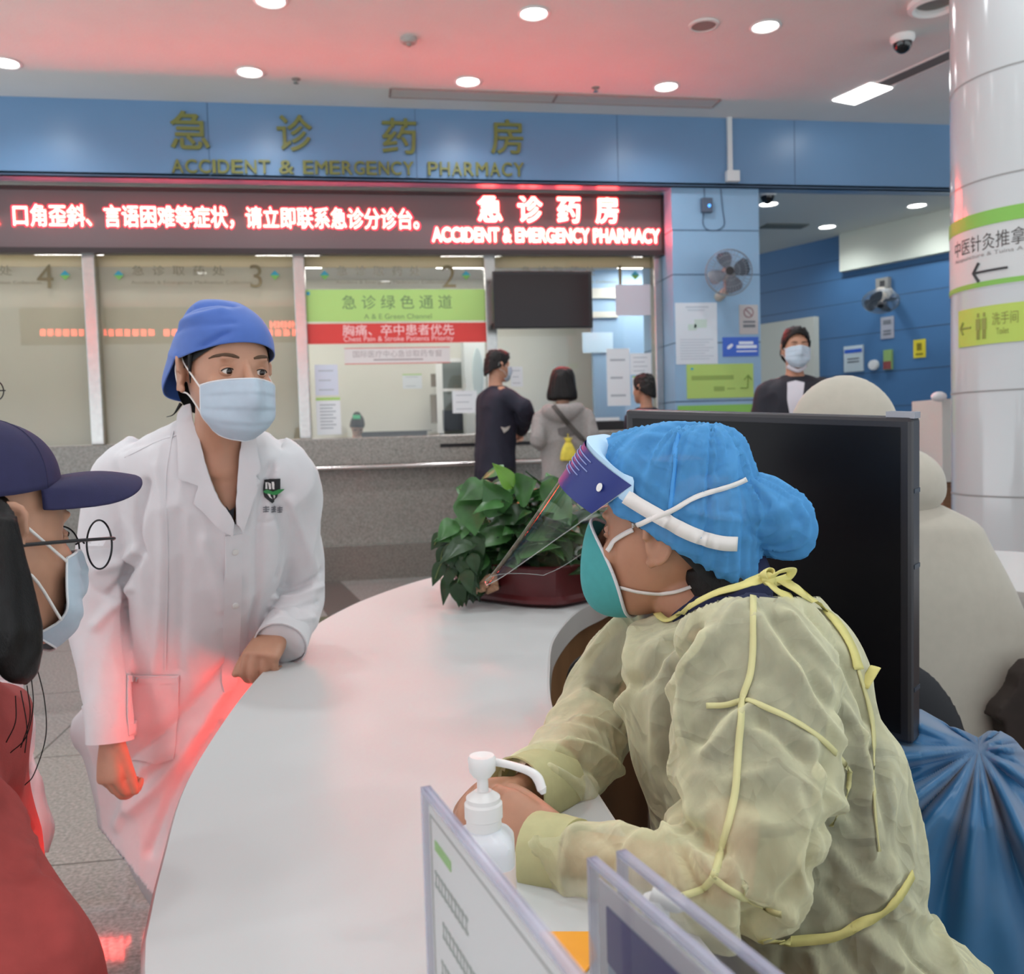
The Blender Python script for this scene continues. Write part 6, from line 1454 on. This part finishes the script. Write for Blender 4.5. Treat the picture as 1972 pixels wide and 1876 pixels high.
    lines = [([(1250, 1170), (1225, 1250), (1215, 1330), (1190, 1400)], .012, .008), ([(1300, 1230), (1245, 1300), (1200, 1330)], .012, -.008), ([(1335, 1210), (1290, 1300), (1285, 1420), (1290, 1560)], .014, -.014), ([(1360, 1230), (1325, 1330), (1320, 1430)], .012, .008), ([(1420, 1180), (1360, 1260), (1300, 1330)], .012, .006),
             ([(1430, 1345), (1380, 1370), (1340, 1420)], .010, -.008), ([(1440, 1360), (1400, 1410), (1360, 1450)], .010, .006), ([(1460, 1200), (1520, 1300), (1570, 1370), (1610, 1430)], .010, .007), ([(1490, 1200), (1550, 1290), (1620, 1400)], .010, -.006), ([(1520, 1190), (1590, 1290), (1650, 1420)], .010, .006), ([(1560, 1180), (1620, 1260), (1672, 1380)], .009, -.006),
             ([(1470, 1390), (1540, 1440), (1590, 1480)], .010, -.006), ([(1560, 1440), (1590, 1510), (1612, 1575)], .010, .007), ([(1640, 1490), (1620, 1560), (1590, 1595)], .010, -.008), ([(1650, 1420), (1660, 1530), (1665, 1640)], .010, .007), ([(1690, 1450), (1705, 1560), (1720, 1640)], .009, -.006), ([(1600, 1480), (1585, 1560), (1560, 1640), (1570, 1700)], .010, -.006),
             ([(1300, 1580), (1340, 1600), (1390, 1640)], .008, -.012), ([(1290, 1595), (1330, 1640), (1370, 1690)], .007, .009), ([(1300, 1600), (1335, 1680), (1360, 1720)], .006, -.008), ([(1280, 1600), (1300, 1670), (1325, 1740)], .007, .007), ([(1420, 1700), (1480, 1740), (1520, 1765)], .008, .008), ([(1430, 1770), (1480, 1755), (1530, 1700)], .009, -.007),
             ([(1560, 1660), (1600, 1720), (1640, 1760)], .009, -.007), ([(1600, 1640), (1640, 1690), (1690, 1720)], .009, .007), ([(1560, 1830), (1570, 1876)], .008, .007), ([(1620, 1820), (1660, 1876)], .009, -.008), ([(1660, 1800), (1720, 1860)], .010, .009), ([(1700, 1770), (1760, 1840), (1800, 1876)], .010, -.007), ([(1740, 1740), (1800, 1800), (1840, 1870)], .010, .007), ([(1510, 1830), (1500, 1876)], .008, -.006),
             ([(1090, 1440), (1140, 1450), (1190, 1490)], .008, .010), ([(1080, 1460), (1130, 1480), (1180, 1520)], .008, -.008), ([(1060, 1480), (1110, 1510), (1150, 1560)], .009, .006), ([(1040, 1500), (1080, 1530), (1100, 1570)], .008, -.006), ([(1150, 1330), (1190, 1360), (1200, 1400)], .010, -.009), ([(1110, 1390), (1150, 1400), (1190, 1430)], .009, .007),
             ([(1110, 1600), (1100, 1660), (1095, 1720)], .009, .005), ([(1160, 1610), (1190, 1640), (1180, 1700)], .009, -.005), ([(1240, 1610), (1215, 1650), (1210, 1720)], .009, .006)]
    me = cloth(g, .0050, 5, amp=.013, axes=[CR, CU, CF], scale=(13, 8, 13), seed=8, amp2=.010, scale2=(30, 17, 30), lines=[(p_, w_*.9, h_*1.5) for p_, w_, h_ in lines])
    gb = bvh_of(me)
    def killg(c_, n_):
        p = proj(c_); cuff1 = np.linalg.norm(c_-W(1038, 1650, .957), axis=1) < .040; cuff2 = np.linalg.norm(c_-W(992, 1530, 1.08), axis=1) < .038
        topn = (p[:, 1] < 1150+(1415-p[:, 0])*.12*0) & (p[:, 1] < 1152)
        vn = inpoly(p[:, 0], p[:, 1], [(1225, 1120), (1262, 1165), (1283, 1200), (1302, 1196), (1345, 1172), (1430, 1140), (1445, 1090), (1225, 1090)])
        return cuff1 | cuff2 | topn | vn
    drop_faces(me, killg); gown = link('isolation_gown', me, M_gown, t, 180)
    def seam(nm, pts, w_, m_, off=.0008):
        g = G(); strap(g, gb, pts, w_, off+.0015, .0006, 8, 5); return g.obj(nm, m_, gown, 180)
    seam('armhole_seam', [(1450, 1150), (1452, 1230), (1446, 1300), (1430, 1348), (1424, 1410), (1420, 1490), (1410, 1560), (1396, 1620), (1374, 1690)], .007, M_gownseam)
    seam('sleeve_seam', [(1362, 1360), (1398, 1358), (1430, 1349), (1462, 1358), (1520, 1385), (1590, 1432), (1637, 1486)], .006, M_gownseam)
    seam('sleeve_seam', [(1637, 1486), (1632, 1530), (1600, 1590)], .005, M_gownseam)
    seam('sleeve_seam', [(1374, 1690), (1350, 1715), (1310, 1726)], .006, M_gownseam)
    seam('sleeve_seam', [(1374, 1690), (1410, 1718), (1460, 1742), (1505, 1760)], .006, M_gownseam)
    seam('neck_binding', [(1312, 1182), (1345, 1163), (1385, 1144), (1430, 1132), (1470, 1116)], .016, M_gownedge, .0015)
    seam('neck_binding', [(1244, 1168), (1262, 1180), (1283, 1198), (1300, 1192), (1314, 1182)], .010, M_gownedge, .0015)
    seam('back_flap_edge', [(1500, 1118), (1550, 1150), (1600, 1190), (1636, 1245), (1650, 1290)], .020, M_gownedge, .0015)
    seam('back_flap_edge', [(1650, 1290), (1680, 1400), (1680, 1540), (1690, 1640)], .006, M_gownseam)
    seam('waist_belt', [(1470, 1806), (1530, 1812), (1600, 1802), (1670, 1772), (1722, 1730), (1752, 1682)], .011, M_gownedge, .003)
    # neck bow and side tie
    kx = cast(gb, 1478, 1124); kp = kx[0]+kx[1]*.006 if kx[0] is not None else W(1478, 1118, 1.15); zk = proj(kp)[2]
    g = G(); tie = lambda pts, r_: g.tube([W(x, y, z_) for x, y, z_ in pts], r_, n=8, m=5, flat=.25)
    tie(((1478, 1120, zk), (1500, 1102, zk-.01), (1524, 1098, zk), (1518, 1112, zk+.01), (1490, 1122, zk)), .006); tie(((1478, 1120, zk), (1468, 1106, zk-.005), (1476, 1098, zk+.01), (1488, 1104, zk+.01), (1482, 1120, zk)), .006); tie(((1478, 1120, zk-.004), (1500, 1140, zk-.012), (1525, 1150, zk-.004)), .007); g.ball(kp, .008, n=12, m=8)
    g.obj('neck_tie_bow', M_gownedge, gown, 180)
    h = cast(gb, 1664, 1322); hp = proj(h[0])[2] if h[0] is not None else 1.15
    G().tube([W(1662, 1324, hp), W(1674, 1304, hp+.005), W(1686, 1284, hp+.01)], .008, n=8, m=3, flat=.2).obj('loose_tie_end', M_gownedge, gown, 180)
    g = G(); g.tube([W(1118, 1657, .932), W(1085, 1655, .945), W(1060, 1653, .953), W(1040, 1652, .960)], [.0405, .0445, .0455, .047], n=32, m=3, caps=False); link('cuff', bake(g.mesh('c'), ('SOLIDIFY', dict(thickness=.002))), mat('gown_cuff', '#d6d3a0', .8, var=.06, vscale=60, trans=.06, transl=.2), gown, 60)
    g = G(); g.tube([W(1058, 1506, 1.15), W(1030, 1518, 1.115), W(1010, 1525, 1.095), W(992, 1530, 1.08)], [.050, .046, .044, .044], n=32, m=3, caps=False); link('cuff', bake(g.mesh('c'), ('SOLIDIFY', dict(thickness=.002))), mat('gown_cuff', '#d6d3a0', .8, var=.06, vscale=60, trans=.06, transl=.2), gown, 60)
nurse()

# ------------------------------------------------------------------ people at the counter and in the corridor
def bystander(label, hc, z, fd, up=None, skin=M_skin, top_m=None, leg_m=None, hair='short', arms=None, mask=False, group=None, k=1., seated=False, hood=False, wide=1., long_top=.0, open_jacket=None, headtilt=0.):
    H = Head(W(hc[0], hc[1], z), fd if headtilt == 0 else unit(np.asarray(fd)-A(0, 0, headtilt)), CU, k)
    f = unit(A(fd[0], fd[1], 0)); l = A(-f[1], f[0], 0); c = H.c
    Ht = c[2]+.11*k; kk = k if seated else Ht/1.72
    neck = c-A(0, 0, .165*k)-f*.02+(-f*.04 if headtilt else 0); hz = (c[2]-.66) if seated else .53*Ht
    hip = A(neck[0], neck[1], hz)-f*.03; chest = neck*.70+hip*.30+f*.01; waist = neck*.35+hip*.65
    S = [neck+l*s_*.160*kk*wide-A(0, 0, .065) for s_ in (1, -1)]; arr = []
    for s_, sh in zip((1, -1), S):
        if arms and arms.get(s_): e_, w_ = arms[s_]
        else: e_ = sh+l*s_*.05-A(0, 0, .29*kk)-f*.02; w_ = e_+f*.09-A(0, 0, .23*kk)+l*s_*.0
        arr.append((sh, e_, w_, unit(w_-e_), -l*s_, f, ((.35, .4, .3), .4, .1)))
    if seated:
        legs = []
        for s_ in (1, -1): h = hip+l*s_*.09; kn = h+f*.38; an = A(kn[0], kn[1], .08); legs.append((h, kn, an, f))
    else: legs = std_legs(hip, f, l, kk)
    J = Body(H=H, f=f, l=l, k=kk*.98, neck=neck, chest=chest, waist=waist, hip=hip, legs=legs, arms=arr, slim=.85)
    t = thing('person', (hip[0], hip[1], 0), label, 'person', group)
    link('body', body_mesh(J, .009, 3), skin, t, 180)
    if fd @ CF < .2: eyes(H, t, skin=skin)
    if hair == 'short':
        R = dome(H, cap_base(.078, -.012, -.075, .083, .106, .010), (0, .025, .128), k=.55); L = H.local(R.reshape(-1, 3)); L += (vnoise(L*90, 2)-.5)[:, None]*A(.010, .010, .020); hm = shell(H.wv(L).reshape(R.shape))
        link('hair', bake(hm, ('SOLIDIFY', dict(thickness=.012, offset=-1))), M_hair, t, 180)
        g = G()
        for s_ in (1, -1): g.tube([H.w(s_*.073, -.028, .045), H.w(s_*.075, -.020, .015), H.w(s_*.073, -.016, -.012)], [.009, .007, .002], n=8)
        g.obj('sideburns', M_hair, t)
    elif hair == 'bob':
        g = G(); secs = [((0, .01, .128), .03, .03), ((0, .012, .105), .070, .080), ((0, .014, .06), .088, .102), ((0, .02, .0), .100, .104), ((0, .03, -.06), .112, .096), ((0, .034, -.105), .112, .090), ((0, .034, -.118), .098, .078)]
        q = G(); q.loft([(c_, A(rx, 0, 0), A(0, ry, 0)) for c_, rx, ry in secs], n=36, m=4); g.add(H.wv(q.v[0]), q.f); me = remesh(g, .008, 3); cc = getco(me); setco(me, cc+getno(me)*((folds(H.local(cc), np.eye(3), (40, 40, 4), 3)-.5)*.008)[:, None]); link('hair', me, M_hair, t, 180)
    elif hair == 'bun':
        R = dome(H, cap_base(.066, -.02, -.085, .082, .104, .010), (0, .02, .130), k=.55); link('hair', bake(shell(R), ('SOLIDIFY', dict(thickness=.012, offset=-1))), M_hair, t, 180)
        G().ball(H.w(0, .10, .06), .045).obj('hair_bun', M_hair, t)
    if mask: facemask(H, t)
    # top garment
    g = G(); zt = hip[2]-.10*kk-long_top
    low = A(hip[0], hip[1], zt)
    g.loft([(neck+A(0, 0, .01), l*.070, f*.064), (neck*.93+chest*.07, l*.110*kk*wide, f*.085*kk), (neck*.78+chest*.22, l*.165*kk*wide, f*.10*kk), (neck*.55+chest*.45, l*.195*kk*wide, f*.115*kk), (chest, l*.182*kk*wide, f*.128*kk), (waist, l*.170*kk*wide, f*.125*kk), (hip, l*.178*kk*wide, f*.132*kk), (low, l*.172*kk*wide, f*.128*kk)], n=40, m=5, e=2.4)
    for sh, e_, w_, *_r in arr: g.tube([sh*.6+neck*.4-A(0, 0, .03), sh-A(0, 0, .01), (sh+e_)/2, e_, (e_+w_)/2, w_], [.045*kk, .064*kk, .066*kk, .060*kk, .054*kk, .045*kk], n=24, m=5)
    if hood: g.tube([neck+f*.06+l*.07-A(0, 0, .01), neck+l*.11-f*.03-A(0, 0, .02), neck-f*.13-A(0, 0, .05), neck-l*.11-f*.03-A(0, 0, .02), neck+f*.06-l*.07-A(0, 0, .01)], [.03, .05, .065, .05, .03], n=16, m=6)
    me = cloth(g, .0095, 4, amp=.018, axes=np.eye(3), scale=(9, 9, 6), seed=int(abs(hc[0])) % 50); top_o = link('top', me, top_m, t, 180)
    g = G()
    for h, kn, an, toe in legs: g.tube([h+A(0, 0, .02), (h+kn)/2, kn, (kn+an)/2, an-A(0, 0, .01)], [.105*kk, .092*kk, .075*kk, .068*kk, .062*kk], n=20, m=5)
    link('trousers', remesh(g, .011, 3), leg_m or mat('black_trousers', '#17171b', .8, var=.1), t, 180)
    for h, kn, an, toe in legs:
        q = G(); q.loft([(an-toe*.07+A(0, 0, -.045), np.cross(toe, A(0, 0, 1))*.035, A(0, 0, .028)), (an+toe*.05+A(0, 0, -.04), np.cross(toe, A(0, 0, 1))*.045, A(0, 0, .033)), (an+toe*.17+A(0, 0, -.052), np.cross(toe, A(0, 0, 1))*.04, A(0, 0, .02))], n=16, m=4); q.obj('shoe', M_black, t, 180)
    return t, H, top_o, J, me

M_navyj = mat('navy_jacket', '#1b1c2c', .8, var=.15, vscale=20)
t, H, top, J, me = bystander('person with short black hair in dark navy sweater and trousers at the pharmacy counter', (959, 706), 7.05, camv(.88, 0, .45), top_m=M_navyj, arms={-1: (W(1012, 790, 6.85), W(1004, 832, 7.15)), 1: (W(935, 800, 7.25), W(975, 830, 7.35))}, wide=1.02, mask=True)
bv = bvh_of(me); g = G(); patch(g, bv, [(964, 822), (972, 824), (982, 820), (978, 828), (970, 834)], .004, .003, 4); g.obj('pale_print', mat('print_offwhite', '#b9b6ae', .7), top, 0)
t, H, top, J, me = bystander('person with bobbed black hair in a grey hoodie with crossbody strap', (1084, 741), 6.7, camv(.2, 0, 1), top_m=mat('grey_marl', '#8f8b88', .9, var=.08, vscale=60), hair='bob', hood=True, wide=.98, long_top=.02, arms={1: (W(1037, 848, 6.62), W(1055, 862, 6.95)), -1: (W(1140, 846, 6.62), W(1128, 858, 6.95))})
bv = bvh_of(me); g = G(); strap(g, bv, [(1066, 782), (1085, 805), (1108, 832), (1132, 856)], .035, .006, .003); g.obj('bag_strap', mat('strap_dark', '#4a4642', .7), t, 60)
g = G(); patch(g, bv, [(1074, 826), (1098, 820), (1106, 838), (1090, 842), (1076, 838)], .003, .002, 5); g.obj('dark_print', mat('print_charcoal', '#5f5b5a', .8), top, 0)
h = cast(bv, 1093, 862); hp = h[0]+h[1]*.035
yp = thing('drawstring_pouch', hp-A(0, 0, .10), 'small yellow drawstring pouch on the back of the grey hoodie', 'pouch')
q = G(); q.loft([(hp-A(0, 0, .095), CR*.055, CF*.02), (hp-A(0, 0, .08), CR*.062, CF*.028), (hp-A(0, 0, .02), CR*.050, CF*.028), (hp+A(0, 0, .03), CR*.026, CF*.018), (hp+A(0, 0, .042), CR*.016, CF*.012), (hp+A(0, 0, .07), CR*.032, CF*.014)], n=24, m=4); q.obj('bag', mat('pouch_yellow', '#d8c64a', .7, var=.12, vscale=40), yp, 180)
G().tube([hp+A(0, 0, .042)+CR*.018*math.cos(a)+CF*.014*math.sin(a) for a in np.linspace(0, 2*PI, 17)], .005, n=6, m=1, caps=False).tube([hp+A(0, 0, .045), hp+A(0, 0, .10)-CF*-.01], .004, n=6, m=1).obj('drawstring', mat('pouch_cord', '#b9a838', .7), yp)
bystander('person with short black hair whose head shows just above the monitor top', (1240, 750), 7.15, camv(-.6, 0, .75), top_m=M_navyj, k=.95)
M_suit = mat('dark_suit', '#1e1e28', .75, var=.1)
t, H, top, J, me = bystander('person in dark suit and white shirt with pale blue mask in the corridor', (1532, 672), 5.5, camv(-.05, 0, -1), top_m=M_suit, mask=True, k=1.03)
bv = bvh_of(me); g = G(); patch(g, bv, [(1516, 738), (1532, 734), (1549, 738), (1545, 770), (1537, 805), (1530, 830), (1522, 805), (1516, 770)], .004, .003, 5); g.obj('white_shirt', mat('white_shirt', '#cfcbd2', .8), top, 0)
g = G(); g.tube([H.w(-.05, -.02, -.105), H.w(0, -.055, -.135), H.w(.05, -.02, -.105)], [.014, .012, .014], n=8); g.obj('shirt_collar', mat('white_shirt', '#cfcbd2', .8), t)
t, H, top, J, me = bystander('person with dark hair and a green hair clip bent over the work behind window 2', (688, 820), 9.75, camv(.25, 0, -1), top_m=mat('clinic_tunic', '#c9ced2', .8), hair='bun', seated=True, k=.95, headtilt=1.1)
c_ = H.w(-.02, -.0, .132); G().obox(c_, H.M[:, 0]*.04, H.M[:, 1]*.03, H.M[:, 2]*.008).obj('green_hair_clip', mat('clip_green', '#2f9a6a', .5), t, smooth=0, bevel=.004)
st = thing('stool', (J.hip[0], J.hip[1], 0), 'stool under the seated clerk behind window 2', 'stool'); G().lathe((J.hip[0], J.hip[1], J.hip[2]-.16), [(0, 0), (.17, 0), (.18, .03), (0, .05)]).obj('seat', M_black, st); G().tube([(J.hip[0], J.hip[1], .02), (J.hip[0], J.hip[1], J.hip[2]-.16)], .03, m=1).obj('pole', M_steel, st); G().lathe((J.hip[0], J.hip[1], 0), [(0, 0), (.2, 0), (.19, .02), (0, .03)]).obj('base', M_steel, st)

# ------------------------------------------------------------------ person in white coat cut by the photo's edge
t, H, top, J, me = bystander('person in white coat and glasses mostly cut off by the photo edge behind the cap', (-106, 752), 1.95, camv(.9, 0, -.15), top_m=M_coat, mask=True, long_top=.40, arms={-1: (W(-130, 1130, 1.95), W(-140, 1380, 1.95)), 1: (W(-170, 1130, 2.1), W(-190, 1380, 2.1))}, k=1.0, wide=1.05)
g = G()
for s_ in (1, -1):
    ctr = A(s_*.032, -.096, .002); g.tube([H.w(*(ctr+A(.024*math.cos(a), 0, .021*math.sin(a)))) for a in np.linspace(0, 2*PI, 25)], .0014, n=6, m=1, caps=False); g.tube([H.w(s_*.056, -.100, .004), H.w(s_*.078, -.02, .006), H.w(s_*.078, .02, .0)], .0014, n=6)
g.tube([H.w(-.008, -.106, 0), H.w(.008, -.106, 0)], .0014, n=6, m=1)
g.obj('glasses', M_black, t)
# hem flare of that coat
g = G(); P_ = []
ny_, nx_ = 40, 26
for j in range(ny_):
    y = 1310+j*(1640-1310)/(ny_-1); xr = np.interp(y, [1310, 1360, 1420, 1480, 1540, 1590, 1640], [38, 46, 60, 70, 84, 92, 86])+4*math.sin(y*.06)
    for i in range(nx_):
        x = -120+(xr+120)*i/(nx_-1); u = i/(nx_-1); P_.append(W(x, y, 1.80+.12*u*u+.012*math.sin(x*.11+y*.01)))
g.add(P_, [(j*nx_+i, j*nx_+i+1, (j+1)*nx_+i+1, (j+1)*nx_+i) for j in range(ny_-1) for i in range(nx_-1)])
link('coat_front_edge', bake(g.mesh('e'), ('SOLIDIFY', dict(thickness=.012))), M_coat, t, 180)

# ------------------------------------------------------------------ woman in navy cap
M_capnavy = mat('navy_cap', '#24234a', .8, var=.06, vscale=80, bump=.12, bscale=900)
M_redtop = mat('brick_red_knit', '#9c3d39', .85, var=.07, vscale=60, bump=.12, bscale=500)
def visitor():
    fd = camv(math.cos(1.08), -.03, math.sin(1.08)); k = 1.0; H = Head(W(-50, 1042, .935), fd, CU-CR*.14, k)
    f = unit(camv(.95, 0, .25)*A(1, 1, 0)); l = A(-f[1], f[0], 0)
    neck, chest, waist, hip = W(-135, 1330, 1.0), W(-195, 1600, 1.01), W(-150, 1850, 1.02), W(-130, 2080, 1.02)
    LS, RS = W(-190, 1440, 1.17), W(-120, 1600, .90)
    arr = []
    for s_, sh in ((1, LS), (-1, RS)):
        e_ = W(-120, 1800, 1.16) if s_ > 0 else W(10, 1850, .82); w_ = W(-30, 1960, 1.12) if s_ > 0 else W(130, 2060, .86); arr.append((sh, e_, w_, f, -A(0, 0, 1), -l*s_, ((.4, .5, .4), .4, .1)))
    legs = []
    for s_ in (1, -1): h = hip+l*s_*.09; kn = h+f*.06+l*s_*.02; an = A(kn[0], kn[1], .08); legs.append((h, kn, an, f))
    t = thing('person', (hip[0], hip[1], 0), 'person in navy baseball cap, black glasses and brick red top, long dark hair', 'person')
    J = Body(H=H, f=f, l=l, k=.98, neck=neck, chest=chest, waist=waist, hip=hip, legs=legs, arms=arr, slim=.8)
    me = body_mesh(J, .0035, 5); link('body', me, M_skin, t, 180)
    eyes(H, t, skin=M_skin, brow=False)
    mk = facemask(H, t, top=-.014, drop=-.122, wide=.066, puff=-.002, push=.005)
    # cap crown and peak
    R = dome(H, cap_base(.062, .036, .004, .085, .103, .020), (0, .030, .122), k=.56); m_, n_ = R.shape[:2]
    me = bake(shell(R), ('SOLIDIFY', dict(thickness=.0025, offset=1))); cap = link('baseball_cap', me, M_capnavy, t, 180)
    P = []; nu, nv = 33, 14
    for j in range(nv):
        v = j/(nv-1)
        for i in range(nu):
            u = 2*i/(nu-1)-1; a = u*1.12; x0, y0 = .084*math.sin(a), .020-.102*math.cos(a)
            ln = .112*max(0, 1-abs(u)**7)**.5
            P.append((x0*(1-.03*v), y0-ln*v, .066+.008*v-.022*u*u-.030*(u*u)*v+.006*math.sin(PI*v)))
    g = G().add(H.wv(P), [(j*nu+i, j*nu+i+1, (j+1)*nu+i+1, (j+1)*nu+i) for j in range(nv-1) for i in range(nu-1)])
    link('peak', bake(g.mesh('p'), ('SOLIDIFY', dict(thickness=.0045, offset=0)), ('SUBSURF', dict(levels=1))), M_capnavy, cap, 180)
    cb = bvh_of(me); g = G()
    for a0 in (0, PI/3, 2*PI/3, PI, 4*PI/3, 5*PI/3):
        i = int(a0/(2*PI)*n_) % n_; g.tube([R[j][i]+unit(R[j][i]-H.w(0, .01, .03))*.0025 for j in range(0, m_, 3)], .0008, n=5, m=2)
    g.obj('cap_seam', mat('cap_seam_navy', '#201f42', .8), cap, 180); G().ball(H.w(0, .02, .154), .006, n=12, m=8).obj('top_button', M_capnavy, cap)
    # hair
    g = G(); q = G(); q.loft([((0, .035, .05), A(.070, 0, 0), A(0, .070, 0)), ((0, .045, .0), A(.079, 0, 0), A(0, .066, 0)), ((0, .055, -.06), A(.080, 0, 0), A(0, .060, 0)), ((0, .062, -.13), A(.080, 0, 0), A(0, .056, 0)), ((-.002, .065, -.20), A(.076, 0, 0), A(0, .05, 0)), ((-.005, .066, -.26), A(.066, 0, 0), A(0, .042, 0)), ((-.008, .066, -.32), A(.04, 0, 0), A(0, .03, 0))], n=40, m=5); g.add(H.wv(q.v[0]), q.f)
    q = G(); q.tube([W(-30, 985, .885), W(-8, 1030, .865), W(10, 1090, .86), W(22, 1150, .86), W(28, 1210, .86), W(40, 1262, .865), W(52, 1298, .87), W(58, 1318, .875)], [.020, .021, .020, .021, .024, .021, .014, .005], n=18, m=5); g.add(q.v[0], q.f)
    q = G(); q.tube([(.073, -.008, .045), (.078, .0, .0), (.082, .006, -.06), (.080, .006, -.13), (.074, .006, -.2)], [.010, .014, .024, .03, .01], n=18, m=5); g.add(H.wv(q.v[0]), q.f)
    me = remesh(g, .004, 3); c = getco(me); L = H.local(c); setco(me, c+getno(me)*((folds(L, np.eye(3), (48, 48, 5), 5)-.5)*.009)[:, None]); link('long_hair', me, M_hair, t, 180)
    g = G(); rng = random.Random(4)
    for pts in (((72, 1288), (86, 1350), (88, 1420), (66, 1490), (48, 1512)), ((60, 1300), (64, 1360), (50, 1420), (20, 1450)), ((40, 1330), (52, 1400), (48, 1450)), ((30, 1340), (30, 1390), (12, 1430)), ((52, 1320), (58, 1380), (40, 1440))):
        g.tube([W(x, y, .93) for x, y in pts], .0006, n=5, m=6)
    g.obj('loose_strands', M_hair, t, 180)
    # glasses
    g = G()
    for s_ in (1, -1):
        ctr = A(s_*.034, -.121, -.010); tl = .10*s_
        g.tube([H.w(*(ctr+A(.0275*math.cos(a), .008*s_*math.cos(a)*.6, .0275*math.sin(a)))) for a in np.linspace(0, 2*PI, 37)], .0011, n=6, m=1, caps=False)
    fr = g.tube([H.w(-.0075, -.122, -.006), H.w(0, -.124, -.003), H.w(.0075, -.122, -.006)], .0011, n=6).obj('glasses_rim', M_black, t, 180)
    for s_ in (1, -1):
        tp = G().tube([H.w(s_*.0615, -.119, -.006), H.w(s_*.068, -.108, -.006), H.w(s_*.079, -.03, -.010), H.w(s_*.083, .018, -.013)], [.0013, .0017, .0020, .0020], n=8).obj('glasses_temple', M_black, t, 180)
        G().ball(H.w(s_*.0620, -.1185, -.006), .0022, n=8, m=6).obj('glasses_hinge', M_steel, tp, 180)
    for s_ in (1, -1):
        ctr = A(s_*.034, -.121, -.010); P = [H.w(*(ctr+A(r_*math.cos(a), .008*s_*math.cos(a)*.6*r_/.0275, r_*math.sin(a)))) for r_ in (.001, .012, .0272) for a in np.linspace(0, 2*PI, 24, endpoint=False)]
        G().add(P, [(j*24+i, j*24+(i+1) % 24, (j+1)*24+(i+1) % 24, (j+1)*24+i) for j in range(2) for i in range(24)]).obj('glasses_lens', M_clear, t, 180)
    # red top
    g = G(); g.loft([(neck+A(0, 0, .0)-f*.005, l*.072, f*.066), (neck*.88+chest*.12, l*.115, f*.085), (neck*.70+chest*.30, l*.165, f*.105), (chest, l*.175, f*.125), (waist, l*.170, f*.125), (hip, l*.18, f*.13), (hip-A(0, 0, .08), l*.18, f*.13)], n=44, m=5, e=2.3)
    g.tube([RS*.6+neck*.4-A(0, 0, .03), RS-A(0, 0, .01), W(-85, 1700, .87), W(-20, 1800, .83), W(50, 1900, .80), W(120, 2050, .85)], [.060, .074, .074, .070, .066, .050], n=28, m=6)
    g.tube([LS*.7+neck*.3, LS, (LS+arr[0][1])/2, arr[0][1], arr[0][2]], [.075, .074, .068, .060, .048], n=24, m=6)
    me = cloth(g, .006, 5, amp=.012, axes=[CR, CU, CF], scale=(9, 6, 9), seed=9, lines=[([(20, 1520), (70, 1620), (110, 1700)], .010, -.006), ([(40, 1560), (66, 1610), (72, 1640)], .006, .006), ([(90, 1700), (120, 1800), (130, 1876)], .014, .006), ([(20, 1640), (60, 1760), (80, 1876)], .014, -.006)])
    link('red_top', me, M_redtop, t, 180)
    g = G()
    for h, kn, an, toe in legs: g.tube([h, (h+kn)/2, kn], [.10, .088, .072], n=18).tube([kn, (kn+an)/2, an], [.072, .062, .055], n=18)
    link('trousers', remesh(g, .011, 3), mat('dark_jeans', '#23283a', .85), t, 180)
    st = thing('stool', (hip[0], hip[1], 0), 'round stool under the visitor in the navy cap', 'stool'); G().lathe((hip[0], hip[1], hip[2]-.31), [(0, 0), (.17, 0), (.18, .03), (0, .05)]).obj('seat', M_black, st); G().tube([(hip[0], hip[1], .02), (hip[0], hip[1], hip[2]-.31)], .03, m=1).obj('pole', M_steel, st); G().lathe((hip[0], hip[1], 0), [(0, 0), (.19, 0), (.18, .02), (0, .03)]).obj('base', M_steel, st)
visitor()
